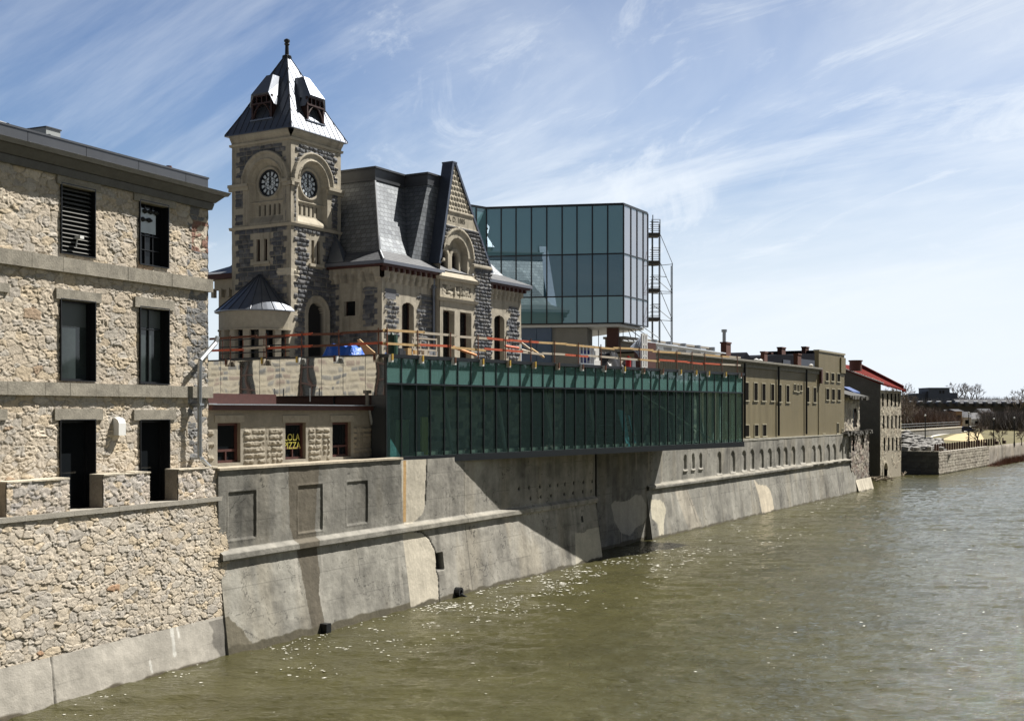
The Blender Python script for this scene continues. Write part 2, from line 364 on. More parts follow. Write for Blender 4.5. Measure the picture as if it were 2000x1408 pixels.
def pick(r, pal):
    pal = np.array(pal); n_ = len(pal); return pal[np.clip((r*n_).astype(int), 0, n_-1)]
def rgb(*c): return np.array(c, float)
def polymask(U, Z, pts):
    ins = np.zeros(U.shape, bool); n_ = len(pts)
    for k in range(n_):
        x0, y0 = pts[k]; x1, y1 = pts[(k+1) % n_]
        if y0 == y1: continue
        c = ((y0 > Z) != (y1 > Z)) & (U < (x1-x0)*(Z-y0)/(y1-y0)+x0); ins ^= c
    return ins
def segdist(U, Z, pts):
    d = np.full(U.shape, 99.)
    for (x0, y0), (x1, y1) in zip(pts, pts[1:]):
        L2 = (x1-x0)**2+(y1-y0)**2+1e-9; t = np.clip(((U-x0)*(x1-x0)+(Z-y0)*(y1-y0))/L2, 0, 1)
        d = np.minimum(d, np.hypot(U-x0-t*(x1-x0), Z-y0-t*(y1-y0)))
    return d
def rect(U, Z, a0, a1, z0, z1): return (U > a0) & (U < a1) & (Z > z0) & (Z < z1)

def window(root, face, a0, a1, z0, z1, depth=.28, frame=BLACK, pane=DGLASS, fw=.07, vb=(), hb=(), reveal=None, front=-.06, bw=.035, name='window', panename='pane'):
    """a recessed window: frame bars (part), pane and stone reveal (sub-parts)"""
    b = MB(face); d = depth
    b.box(a0, a0+fw, d-.06, d+.02, z0, z1); b.box(a1-fw, a1, d-.06, d+.02, z0, z1)
    b.box(a0+fw, a1-fw, d-.06, d+.02, z1-fw, z1); b.box(a0+fw, a1-fw, d-.06, d+.02, z0, z0+fw)
    for t in vb: x = a0+(a1-a0)*t; b.box(x-bw/2, x+bw/2, d-.04, d+.01, z0+fw, z1-fw)
    for t in hb: x = z0+(z1-z0)*t; b.box(a0+fw, a1-fw, d-.05, d+.012, x-bw/2, x+bw/2)
    wn = b.build(name, frame, root)
    MB(face).box(a0+fw, a1-fw, d+.022, d+.03, z0+fw, z1-fw).build(panename, pane, wn)
    if reveal:
        r = MB(face); t = .03
        r.box(a0-t, a0, front, d+.05, z0-t, z1+t); r.box(a1, a1+t, front, d+.05, z0-t, z1+t)
        r.box(a0, a1, front, d+.05, z1, z1+t); r.box(a0, a1, front, d+.05, z0-t, z0)
        r.build('reveal', reveal, wn)
    return wn
def text_part(txt, size, face, a, d, z, m_, parent, ext=.01, name='lettering', lean=0):
    cu = bpy.data.curves.new(name, 'FONT'); cu.body = txt; cu.size = size; cu.extrude = ext; cu.align_x = 'CENTER'; cu.align_y = 'CENTER'; cu.space_line = .85
    o = bpy.data.objects.new('tmp', cu); COL.objects.link(o)
    me = bpy.data.meshes.new_from_object(o.evaluated_get(bpy.context.evaluated_depsgraph_get())); bpy.data.objects.remove(o)
    b = MB(face); b.add([(a+v.co.x, d-v.co.z, z+v.co.y) for v in me.vertices], [tuple(p.vertices) for p in me.polygons]); bpy.data.meshes.remove(me)
    return b.build(name, m_, parent)

ORD = ['first', 'second', 'third', 'fourth', 'fifth', 'sixth', 'seventh', 'eighth', 'ninth', 'tenth', 'eleventh', 'twelfth', 'thirteenth', 'fourteenth', 'fifteenth', 'sixteenth', 'seventeenth', 'eighteenth', 'nineteenth', 'twentieth', 'twenty first', 'twenty second', 'twenty third', 'twenty fourth', 'twenty fifth']
# ================================================================== SETTING: river, ground
def AFX(X, Y):     # True on the land side of the river walls
    for x0, y0, x1, y1 in ((-14.9, 34.2, -10.1, 42.6), (-10.1, 42.6, 5.4, 70.7), (5.4, 70.7, 9.5, 81.3), (9.5, 81.3, 42, 138), (42, 138, 58, 163), (58, 163, 95, 220)):
        if y0 <= Y <= y1: return X < x0+(x1-x0)*(Y-y0)/(y1-y0)+.15
    return Y > 215
def water_extra(M, n, L, p, obj, c):
    prev = None
    geo = n.new('ShaderNodeNewGeometry')
    for sc, st, dist, det, rot in ((2.2, (1, 2.4, 1), .09, 5, 8), (6.0, (1, 2.0, 1), .03, 4, -20)):
        mp = n.new('ShaderNodeMapping'); mp.inputs['Scale'].default_value = st; mp.inputs['Rotation'].default_value = (0, 0, radians(rot)); L.new(geo.outputs['Position'], mp.inputs[0])
        tx = n.new('ShaderNodeTexNoise'); tx.inputs['Scale'].default_value = sc; tx.inputs['Detail'].default_value = det; tx.inputs['Roughness'].default_value = .55; tx.inputs['Distortion'].default_value = .6
        L.new(mp.outputs[0], tx.inputs['Vector'])
        b = n.new('ShaderNodeBump'); b.inputs['Distance'].default_value = dist; b.inputs['Strength'].default_value = 1; L.new(tx.outputs['Fac'], b.inputs['Height'])
        if prev: L.new(prev, b.inputs['Normal'])
        prev = b.outputs[0]
    L.new(prev, p.inputs['Normal'])
WATER = mat('river water', (.064, .060, .026), .05, noise=[(.05, .25), (.4, .12)], ior=1.333, extra=water_extra)
def AFX(X, Y):     # True on the land side of the river walls
    for x0, y0, x1, y1 in ((-14.9, 34.2, -10.1, 42.6), (-10.1, 42.6, 5.4, 70.7), (5.4, 70.7, 9.5, 81.3), (9.5, 81.3, 42, 138), (42, 138, 58, 163), (58, 163, 95, 220)):
        if y0 <= Y <= y1: return X < x0+(x1-x0)*(Y-y0)/(y1-y0)+.15
    return Y > 215
# the river: a wide sheet with real ripples where the photograph can see it
ys = [30.]
while ys[-1] < 300: ys.append(ys[-1]*1.0030)
ys = np.array(ys); ts = np.linspace(-.47, .47, 640)
TT, YY = np.meshgrid(ts, ys); XX = TT*YY
def wave(X, Y):
    a = .35; Xr = X*cos(a)+Y*sin(a); Yr = -X*sin(a)+Y*cos(a)
    wx = X+1.2*(fbm(X*.15, Y*.15, 2, 1)-.5); wy = Y+1.5*(fbm(X*.2, Y*.2, 2, 2)-.5)
    r1 = 1-np.abs(2*fbm(wx*.28, wy*.75, 3, 11)-1)*1.6; r2 = 1-np.abs(2*fbm(Xr*.9, Yr*2.1, 3, 12)-1)*1.6
    g = .35+1.1*fbm(X*.06, Y*.06, 3, 14)
    return (.13*(r1-.4)+.058*(r2-.4)+.05*(fbm(X*.12, Y*.3, 2, 13)-.5))*g
ZZ = wave(XX, YY); ny, nx = XX.shape
V = np.stack([XX, YY, ZZ], -1).reshape(-1, 3); i, j = np.meshgrid(np.arange(nx-1), np.arange(ny-1)); a = (j*nx+i).ravel(); Q = np.stack([a, a+1, a+1+nx, a+nx], -1)
base = len(V); V = np.concatenate([V, np.array([(-150, -80, -.35), (1200, -80, -.35), (1200, 1600, -.35), (-150, 1600, -.35)])]); Q = np.concatenate([Q, np.array([[base, base+1, base+2, base+3]])])
me = bpy.data.meshes.new('river'); me.vertices.add(len(V)); me.vertices.foreach_set('co', V.ravel().astype(np.float32))
me.loops.add(Q.size); me.loops.foreach_set('vertex_index', Q.ravel().astype(np.int32)); me.polygons.add(len(Q)); me.polygons.foreach_set('loop_start', (np.arange(len(Q))*4).astype(np.int32)); me.polygons.foreach_set('loop_total', np.full(len(Q), 4, np.int32))
me.polygons.foreach_set('use_smooth', np.ones(len(Q), bool)); me.update(calc_edges=True); me.materials.append(WATER)
ro = bpy.data.objects.new('river', me); COL.objects.link(ro); tag(ro, kind='structure')
GROUND = mat('bare town ground', (.16, .15, .13), .95, noise=[(.3, .2), (3, .15)])
FIELD = mat('winter grass land', (.10, .085, .05), .95, noise=[(.05, .3), (.5, .2)])

# white flecks standing in for sun glints on the water by the walls
rf_ = random.Random(12); fb_ = MB()
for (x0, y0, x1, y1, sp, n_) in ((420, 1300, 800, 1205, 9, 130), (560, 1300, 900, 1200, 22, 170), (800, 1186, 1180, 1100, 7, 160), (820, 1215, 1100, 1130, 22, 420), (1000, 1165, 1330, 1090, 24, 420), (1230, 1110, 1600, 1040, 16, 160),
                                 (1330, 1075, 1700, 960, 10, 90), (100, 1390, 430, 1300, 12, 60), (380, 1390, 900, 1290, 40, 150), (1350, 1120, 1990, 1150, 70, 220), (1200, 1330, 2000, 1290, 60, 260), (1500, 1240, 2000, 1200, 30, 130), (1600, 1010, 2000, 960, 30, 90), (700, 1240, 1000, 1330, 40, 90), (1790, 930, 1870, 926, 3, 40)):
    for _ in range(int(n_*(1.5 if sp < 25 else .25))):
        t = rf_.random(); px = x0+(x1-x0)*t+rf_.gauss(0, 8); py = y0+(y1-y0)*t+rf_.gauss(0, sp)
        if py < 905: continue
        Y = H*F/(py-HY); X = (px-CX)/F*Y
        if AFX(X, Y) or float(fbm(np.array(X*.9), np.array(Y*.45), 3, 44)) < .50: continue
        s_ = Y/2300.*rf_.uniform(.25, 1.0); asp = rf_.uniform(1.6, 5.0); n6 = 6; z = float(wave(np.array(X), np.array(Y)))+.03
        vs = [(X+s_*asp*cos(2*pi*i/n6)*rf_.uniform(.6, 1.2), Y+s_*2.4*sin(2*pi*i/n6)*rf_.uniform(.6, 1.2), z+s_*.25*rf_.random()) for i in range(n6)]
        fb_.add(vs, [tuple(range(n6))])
fb_.build('glint_flecks', mat('painted sun glint', (.75, .74, .68), .5), kind='stuff', label='small white flecks painted as sun glints on the river near the walls', cat='glint')

# ================================================================== LEFT STONE BUILDING
L_ = Fr(-10.98, 43.5, 25.2)
LF = Face(L_)
def lz(px, py): return LF.hit(px, py)
def opening(x0, x1, yt0, yb0, face=LF):
    a0, zt = face.hit(x0, yt0); _, zb = face.hit(x0, yb0); a1 = face.a(x1); return (a0, a1, zb, zt)
ZL = 5.66                                      # top of the ledge
w3a = opening(119, 183.5, 358, 493); w3b = opening(272.5, 327, 391, 515)
w2a = opening(118, 184, 584, 742); w2b = opening(273, 328, 599, 748)
w1a = opening(117, 184, 821, 985); w1b = opening(273.5, 329, 821, 968); w1a = (*w1a[:2], ZL, w1a[3]); w1b = (*w1b[:2], ZL, w1b[3])
UL = -10.6
EX = (w3a[0]-4.1, w3a[1]-4.1)                  # the next bay, outside the frame
PAL = [(0.483, 0.405, 0.32), (0.456, 0.388, 0.312), (0.541, 0.466, 0.377), (0.419, 0.361, 0.299), (0.466, 0.412, 0.355), (0.384, 0.351, 0.322), (0.516, 0.414, 0.291), (0.427, 0.396, 0.362)]
def wall_l(U, Z):
    h, (r1, r2, r3), jm = rubble(U, Z, .40, .225, 11, .030, rough=.024)
    c = (pick(r2, PAL)*.6+.4*rgb(.42, .375, .295))*(.90+.20*r3)[..., None]
    c = np.where((r1 > .996)[..., None], rgb(.36, .27, .19), c)
    big = (h2(np.floor(U/1.3), np.floor(Z/.8), 5) > .93)
    # dark grey granite blocks near the far corner
    q = (U > -1.35+.5*fbm(Z*1.3, U*0, 2, 3)) & (r1 > .45) & (Z > 7)
    c = np.where(q[..., None], rgb(.17, .17, .17)*(.8+.5*r3)[..., None], c)
    c = np.where(((U > -.9) & (Z > 14.4) & (Z < 15.5) & (r1 > .25))[..., None], rgb(.22, .12, .09), c)
    mort = rgb(.34, .29, .215); c = c*jm[..., None]+mort*(1-jm[..., None])
    c = c*(.86+.28*fbm(U*.7, Z*.7, 3, 77))[..., None]
    return h-.03, c
lb = thing('stone_building', L_, (0, 0, 0), 'three storey rubble stone building with dark tall windows at the left edge', 'building')
holesL = [w3a, w3b, w2a, w2b, w1a, w1b]
relief('wall', LF, STONE, UL, 0., ZL-.3, 16.3, .024, wall_l, holesL, parent=lb)
# far side wall (seen in the mirror cladding of the pavilion next door)
LR = Face(L_, 'right', 0.)
def wall_side(U, Z):
    h, r2, jm = courses(U, Z+.10*fbm(U*.5, Z*.5, 2, 5), 31, .40, .70, .09, .04); r3 = 1-r2; r2 = (r2*7.7) % 1
    c = pick(r2, [(.46, .41, .32), (.30, .29, .27), (.22, .22, .22), (.42, .38, .31), (.33, .27, .23), (.44, .40, .33)])*(.8+.35*r3)[..., None]
    return h-.02, c*jm[..., None]+rgb(.50, .45, .36)*(1-jm[..., None])
SW = []
for vc_, zt_s in ((6., 12.6), (13.3, 12.8), (20.8, 12.6), (27.6, 12.1)):
    SW.append((vc_-.85, vc_+.85, 8.2, zt_s))
relief('side_wall', LR, STONE, 0., 34., 5, 16.3, .09, wall_side, SW, parent=lb)
for q in SW:
    window(lb, LR, *q, depth=.22, frame=BROWNF, fw=.09, vb=(.5,), hb=(.25, .5, .75), bw=.09, reveal=None)
    MB(LR).box(q[0]-.2, q[1]+.2, -.03, .25, q[3], q[3]+.35).build('lintel', LIME, lb)
b = MB(LF); b.box(UL, -.35, .45, 34, 5, 16.3); b.build('core', mat('interior dark', (.03, .03, .03), .9), lb)
# belt courses, lintels
def strip(fc, px0, py0, px1, py1):  return fc.hit(px0, py0)[1]
for nm, z1, z0, pr in (('belt_course', 13.45, 13.0, .13), ('belt_course', 9.58, 9.18, .13)):
    b = MB(LF); a = UL
    k = 0
    while a < .12:
        e = min(a+random.uniform(.9, 1.5), .12)
        b.box(a, e-.012, -pr-random.uniform(0, .012), .05, z0, z1); a = e
    b.box(.0, .12, .05, 34, z0, z1)
    b.build(nm, LIMEW, lb)
for x0, x1, y0, y1 in ((110, 195, 338, 358.5), (260, 342, 371, 391), (108, 196, 563, 583), (262, 339, 579, 599), (105, 199, 798, 820.5), (260, 342, 800, 820.5), (-60, 16, 545, 563), (-60, 12, 799, 821)):
    a0, zt = LF.hit(x0, y0); a1 = LF.a(x1); zb = LF.z(x0, y1)
    MB(LF).box(a0, a1, -.055, .25, zb+.0, zt).build('lintel', LIMEW, lb)
# windows
SHADEG = mat('smoky window glass', (.035, .045, .045), .03, ior=1.6, noise=[(.6, .5)])
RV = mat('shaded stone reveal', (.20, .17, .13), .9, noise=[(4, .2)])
wn = window(lb, LF, *w3a, depth=.26, frame=BLACK, fw=.05, reveal=BLACK, name='louvre_vent', panename='backing')
b = MB(LF); k = 0; z = w3a[2]+.08
LOUV = mat('grey louvre blade', (.13, .13, .12), .6)
while z < w3a[3]-.1:
    b.hexa([(w3a[0]+.05, .05, z), (w3a[1]-.05, .05, z), (w3a[1]-.05, .07, z-.0), (w3a[0]+.05, .07, z)][::1],
           [(w3a[0]+.05, .17, z+.085), (w3a[1]-.05, .17, z+.085), (w3a[1]-.05, .19, z+.085), (w3a[0]+.05, .19, z+.085)]); z += .135
b.build('louvre_blades', LOUV, wn)
cm = MB(LF); ca, cz = LF.hit(151, 464); cm.box(ca-.06, ca+.1, -.18, .05, cz-.05, cz+.05); cm.cyl((ca, 0, cz-.05), (ca-.05, 0, cz-.3), .02); cm.build('security_camera', WHITE, lb)
wn = window(lb, LF, *w3b, depth=.27, frame=BLACK, fw=.06, reveal=BLACK, vb=(.38, .66), hb=(.48, .25), bw=.03)
# pale upper sash with dark seed-pod patterned film
zm = w3b[2]+(w3b[3]-w3b[2])*.49
fb = MB(LF); fb.box(w3b[0]+.07, w3b[1]-.36, .20, .215, zm+.06, w3b[3]-.2); fl = fb.build('pale_shade', mat('pale window shade', (.55, .62, .68), .5, noise=[(2, .15)]), wn)
b = MB(LF)
for (x, y) in ((292, 412), (303, 414), (313, 416), (288, 428), (300, 430)):
    a, z = LF.hit(x, y)
    b.cyl((a-.13, .185, z), (a-.02, .185, z), .05, .09, 8); b.cyl((a-.02, .185, z), (a+.12, .185, z), .09, .04, 8)
b.build('shade_motif', BLACK, wn)
window(lb, LF, *w2a, depth=.26, frame=BLACK, fw=.06, reveal=BLACK, pane=SHADEG, vb=(), hb=())
wn = window(lb, LF, *w2b, depth=.26, frame=BLACK, fw=.06, reveal=BLACK, pane=SHADEG, vb=(.5,), hb=(.72,), bw=.03)
SKYREF = mat('painted sky reflection', (.085, .10, .10), .5)  # grey panels painting the sky's reflection on the upper panes
for q_, f0, f1 in ((w2a, .68, .97), (w2b, .74, .97)): MB(LF).box(q_[0]+.1, q_[1]-.1, .262, .278, q_[2]+(q_[3]-q_[2])*f0, q_[2]+(q_[3]-q_[2])*f1).build('sky_reflection_panel', SKYREF, lb)
window(lb, LF, *w1a, depth=.34, frame=BLACK, fw=.08, reveal=BLACK, name='door_opening')
window(lb, LF, *w1b, depth=.34, frame=BLACK, fw=.08, reveal=BLACK, name='door_opening')
# roof: cornice, gutter, grey parapet box
b = MB(LF)
zs_ = 16.25
b.hexa([(UL, -.10, zs_-.28), (.10, -.10, zs_-.28), (.10, .3, zs_-.28), (UL, .3, zs_-.28)], [(UL, -.16, zs_-.05), (.16, -.16, zs_-.05), (.16, .3, zs_-.05), (UL, .3, zs_-.05)])
b.hexa([(UL, -.18, zs_-.03), (.18, -.18, zs_-.03), (.18, 34, zs_-.03), (UL, 34, zs_-.03)], [(UL, -.42, zs_+.22), (.42, -.42, zs_+.22), (.42, 34, zs_+.22), (UL, 34, zs_+.22)])
b.build('cornice', MEMD, lb)
b = MB(LF)
b.hexa([(UL, -.50, zs_+.20+.03), (.50, -.50, zs_+.23), (.50, 34, zs_+.23), (UL, 34, zs_+.23)], [(UL, -.58, zs_+.36), (.58, -.58, zs_+.36), (.58, 34, zs_+.36), (UL, 34, zs_+.36)])
b.hexa([(UL, -.56, zs_+.362), (.56, -.56, zs_+.362), (.56, 34, zs_+.362), (UL, 34, zs_+.362)], [(UL, -.02, zs_+.52), (.06, -.02, zs_+.52), (.06, 34, zs_+.52), (UL, 34, zs_+.52)])
b.build('gutter', mat('lead grey gutter', (.20, .20, .21), .4, .4, noise=[(3, .15)]), lb)
b = MB(LF); a = UL
while a < 0:
    e = min(a+2.35, .0); b.box(a, e-.02, 0, .05, zs_+.50, 17.08); a = e
b.box(UL, .03, -.02, .07, 17.08, 17.14); b.box(0, .05, .05, 34, zs_+.5, 17.08); b.box(UL, 0, .05, 34, zs_+.5, 16.7)
b.build('parapet_cladding', MEMB, lb)
# rooftop unit, conduit, vent
ru = thing('rooftop_unit', L_, (-7.6, 1.6, 16.7), 'grey metal box unit on the roof of the left stone building', 'rooftop unit')
a0, z0 = LF.hit(68, 250, .8); a1, z1 = LF.hit(118, 250, .8)
MB(LF).box(a0+.45, a1, .8, 2.4, 16.7, LF.z(90, 249, .8)).build('housing', mat('pale grey enamel', (.36, .38, .38), .5), ru); MB(LF).box(a0+.42, a1+.03, .77, 2.43, LF.z(90, 249, .8), LF.z(90, 249, .8)+.04).build('lid', MEMB, ru)
b = MB(LF)
for k in range(5): b.cyl((UL, .5+.06*k, 17.35+.03*k), (a0+.5, .5+.06*k, 17.18+.02*k), .025, n=6)
for k in range(5): b.box(UL+.4+k*.8, UL+.46+k*.8, .45, .8, 16.7, 17.3)
b.build('roof_conduits', BLACK, None, (UL, .5, 17.2), label='bundle of black conduits on the roof edge at far left', cat='conduit')
a, z = LF.hit(330, 331, .9); b = MB(LF); b.cyl((a, .9, 16.7), (a, .9, z-.02), .05); b.cyl((a, .9, z-.06), (a, .9, z+.12), .10); b.build('vent_pipe', RUST, None, (a, .9, 16.7), label='short rusty vent pipe standing on the roof edge', cat='pipe')
# hood vent on wall
a, z = LF.hit(228, 832); b = MB(LF)
pr = [(-.24, -.30), (-.24, .1), (-.2, .2), (-.1, .27), (0, .29), (0, -.30)]
b.add([(a-.16, d, z+q) for d, q in pr]+[(a+.16, d, z+q) for d, q in pr], [tuple(range(6))[::-1], tuple(range(6, 12))]+[(i, (i+1) % 6, 6+(i+1) % 6, 6+i) for i in range(6)])
b.build('vent_hood', WHITE, lb)
# downpipe: a part of the building
LP = [(425, 658), (421, 670), (391, 704), (390, 725), (390, 893), (414, 917)]
b = MB(LF); pts = []
for i, (x, y) in enumerate(LP):
    d = -.32 if 1 < i else -.25
    a, z = LF.hit(x, y, d); pts.append((a, d, z))
for p, q in zip(pts, pts[1:]): b.cyl(p, q, .085, n=6)
for i in (3,): b.box(pts[i][0]-.11, pts[i][0]+.11, pts[i][1]-.11, .02, 8.9, 8.98); b.box(pts[i][0]-.11, pts[i][0]+.11, pts[i][1]-.11, .02, 7.0, 7.08)
b.build('downpipe', GALV, lb)

# ------------------------------------------------------------------ parapet wall and rubble river wall below it
Q_ = Fr(*L_.pt(0, -.62)[:2], 25.2); QF = Face(Q_)
ZB = QF.z(440, 1190)                             # top of the poured footing
def batter(U, Z): return -np.clip((ZL-.2-Z), 0, 9)*.075+0*U
rw = thing('rubble_river_wall', Q_, (0, 0, 0), 'rubble stone river wall with poured concrete footing and block parapets at far left', 'retaining wall')
PAL2 = [(0.494, 0.425, 0.344), (0.444, 0.388, 0.326), (0.541, 0.478, 0.403), (0.404, 0.365, 0.324), (0.475, 0.416, 0.354), (0.374, 0.346, 0.323), (0.529, 0.431, 0.312), (0.444, 0.409, 0.37)]
def wall_q(U, Z):
    h, (r1, r2, r3), jm = rubble(U, Z, .33, .21, 71, .045, rough=.02)
    c = (pick(r2, PAL2)*.62+.38*rgb(.43, .385, .30))*(.86+.26*r3)[..., None]
    c = np.where((r1 > .995)[..., None], rgb(.38, .24, .15), c)
    wm = sst(U+.9*fbm(U*1.5, Z*1.2, 3, 21), -1.1, .3)*sst(Z, 1.8, 3.6)*(.4+.6*r1); c = c*(1-.55*wm[..., None])+rgb(.40, .31, .18)*.55*wm[..., None]
    c = c*jm[..., None]+rgb(.30, .25, .18)*(1-jm[..., None])
    return h-.03, c*(.88+.24*fbm(U*.6, Z*.6, 3, 5))[..., None]
QR = .20
ZF = 1.42
relief('rubble_face', QF, STONE, -10.9, QR, ZF, ZL-.16, .022, wall_q, parent=rw, prof=batter)
def foot_c(U, Z):
    n1 = fbm(U*.8, Z*.8, 4, 3); st = fbm(U*3, Z*.25, 3, 9)
    c = rgb(.40, .375, .33)[None, None]*(.82+.3*n1+.12*(st-.5))[..., None]
    wet = sst(-.02+.28*fbm(U*1.2, U*0, 3, 4)-Z, 0, .08); c = c*(1-wet[..., None])+rgb(.095, .08, .055)*wet[..., None]
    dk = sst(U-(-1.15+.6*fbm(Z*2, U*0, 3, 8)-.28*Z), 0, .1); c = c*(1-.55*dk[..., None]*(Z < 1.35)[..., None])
    wh = ((segdist(U, Z, [(-3.05, 1.6), (-3.0, .55)]) < .05+.05*fbm(U*6, Z*3, 2, 6)) | (segdist(U, Z, [(-2.75, 1.5), (-2.72, 1.1)]) < .05) | (segdist(U, Z, [(-4.2, .55), (-4.1, .2)]) < .08*fbm(U*5, Z*5, 2, 6))); c = np.where(wh[..., None], rgb(.55, .54, .50), c)
    crk = np.minimum(segdist(U, Z, [(-8.3, 1.7), (-8.25, -.2)]), 9); c = np.where((crk < .02)[..., None], c*.45, c)
    blk = ((np.abs((Z/.3) % 1-.5) > .48) & (fbm(U*1.5, Z*3, 2, 31) > .5)); c = np.where(blk[..., None], c*.86, c)
    return .04*fbm(U*1.5, Z*1.5, 3, 2)-.02+np.where(crk < .025, -.03, 0), c
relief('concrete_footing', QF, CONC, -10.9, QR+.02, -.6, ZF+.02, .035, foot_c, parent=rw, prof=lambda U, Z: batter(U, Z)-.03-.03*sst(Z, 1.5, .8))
b = MB(QF)
def qd(z): return -(ZL-.2-z)*.075
b.hexa([(-10.9, qd(-.6)+.1, -.6), (QR, qd(-.6)+.1, -.6), (QR, 1.6, -.6), (-10.9, 1.6, -.6)], [(-10.9, .12, ZL-.14), (QR, .12, ZL-.14), (QR, 1.6, ZL-.14), (-10.9, 1.6, ZL-.14)])
b.build('core', mat('wall core stone', (.33, .29, .23), .9, noise=[(4, .2)], bump=[(12, .03)]), rw)
b = MB(QF); a = -10.9
while a < QR+.03:
    e = min(a+1.9, QR+.04); b.box(a, e-.008, -.075, .68, ZL-.16, ZL-.005); a = e
b.build('ledge', mat('ledge stone', (.30, .28, .24), .85, noise=[(3, .15), (20, .12)], bump=[(25, .01)]), rw)
# block parapets (merlons)
def merlon(x0, x1, ytop, first=False):
    a0 = QF.a(x0); a1 = QF.a(x1); zt = ytop
    def fn(U, Z):
        h, (r1, r2, r3), jm = rubble(U, Z, .29, .19, 91, .045, rough=.022); c = pick(r2, PAL2)*(.85+.3*r3)[..., None]
        wm = sst(U, -1.2, .2)*(.3+.6*r1); c = c*(1-.5*wm[..., None])+rgb(.40, .31, .18)*.5*wm[..., None]
        return h-.03, c*jm[..., None]+rgb(.40, .35, .27)*(1-jm[..., None])
    r = relief('parapet_block', QF, STONE, a0, a1, ZL, zt, .03, fn, parent=rw)
    MB(QF).box(a0, a1, .04, .58, ZL, zt+.0).build('parapet_core', mat('rendered stone', (.30, .26, .21), .9, noise=[(3, .15), (15, .15)], bump=[(14, .02)]), r)
    cb = MB(QF); a = a0
    while a < a1: e = min(a+random.uniform(.3, .6), a1); cb.box(a, e, -.03+random.uniform(-.02, .02), .58, zt, zt+random.uniform(.03, .06)); a = e
    cb.build('parapet_cap', mat('mortar cap', (.50, .45, .36), .9, noise=[(5, .15)], bump=[(12, .02)]), r)
merlon(-52, -8, 6.66); merlon(13, 136, 6.63); merlon(202, 293, 6.66); merlon(348, 425, 6.68)

# the opposite bank, outside the frame but mirrored in the pavilion glass
b = MB(); b.box(112, 900, -80, 262, -1, 2.2); b.build('opposite_bank', mat('opposite bank earth', (.07, .06, .04), .95, noise=[(.1, .3)]), kind='structure')
rd = random.Random(31); b = MB()
for _ in range(30000):
    y = rd.uniform(-75, 258); x = 114+rd.random()**1.5*26; top = 11+6*float(vnoise(np.array(y*.11), np.array(x*.05), 3)); z = 2+rd.random()**.8*(top-2); s_ = rd.uniform(.5, 1.3)
    a_ = rd.uniform(0, pi); b.add([(x-s_*cos(a_), y-s_*sin(a_), z-s_), (x+s_*cos(a_), y+s_*sin(a_), z-s_*.6), (x+rd.gauss(0, .4), y+rd.gauss(0, .4), z+s_*1.4)], [(0, 1, 2)])
b.build('opposite_bank_trees', mat('opposite bank foliage', (.045, .042, .028), .95, noise=[(.3, .3)]), kind='stuff', label='belt of bare trees along the opposite bank, right of the view', cat='trees')
# ================================================================== CONCRETE RIVER WALLS
A_ = Fr(-10.1, 42.6, 28.8); AF = Face(A_)
ZT = 6.6; ZG = 3.5
def profA(U, Z):   # battered foot, projecting string, upright upper wall
    d = np.where(Z < 3.3, -.0+.45*np.clip(Z/3.3, -.3, 1), np.where(Z < 3.42, .45-.17*np.clip((Z-3.3)/.05, 0, 1), np.where(Z < 3.58, .28, .28+.22*np.clip((Z-3.58)/.14, 0, 1))))
    return d
def A(x, y, d=.5): return AF.hit(x, y, d)
GREY = rgb(.26, .25, .22)
def stains(U, Z, s, base=GREY):
    n1 = fbm(U*.55, Z*.55, 5, s); n2 = fbm(U*2.2, Z*.35, 4, s+20); n3 = fbm(U*3, Z*3, 4, s+40)
    v = .62+.70*n1+.4*(n2-.5)+.35*(n3-.5)-.22*sst(fbm(U*1.3, Z*.16, 4, s+90), .52, .72)-.14*sst(fbm(U*.5, Z*1.1, 4, s+95), .5, .62)
    c = base*v[..., None]
    ck = np.abs(fbm(U*.55, Z*.45, 5, s+110)-.5) < .0035; ck2 = np.abs(fbm(U*.35+9, Z*.9, 5, s+120)-.5) < .0028
    c = np.where(((ck | ck2) & (fbm(U*.7, Z*.7, 2, s+130) > .47))[..., None], c*.45, c)
    pour = (np.abs(((Z+.04*fbm(U, U*0, 2, s))/1.17) % 1-.5) > .488) & (fbm(U*1.1, Z*.5, 3, s+5) > .42); c = np.where(pour[..., None], c*.72, c)
    lime_run = sst(fbm(U*3.2, Z*.12, 3, s+140), .66, .74)*sst(fbm(U*.6, Z*.5, 2, s+141), .45, .6); c = c*(1-.5*lime_run[..., None])+rgb(.36, .34, .30)*.5*lime_run[..., None]
    warm = sst(fbm(U*.8+5, Z*.2, 3, s+70), .5, .75)*.4; c = c*(1-warm[..., None]*rgb(.0, .08, .22))
    return c
def wetline(U, Z, c, s, top=.22):
    wet = sst(top+.22*fbm(U*1.5, U*0, 3, s)-Z, 0, .06); return c*(1-wet[..., None])+rgb(.085, .075, .05)*wet[..., None]
U_SEAM = 11.75; U_END = 32.05
PN = [(445.5, 500, 962, 1056), (582, 630, 949, 1042), (677, 718, 942, 1026)]
PNR = []
for x0, x1, y0, y1 in PN:
    a0, zt = A(x0, y0); a1, _ = A(x1, y0); zb = A(x0, y1)[1]; PNR.append((a0, a1, zb, zt))
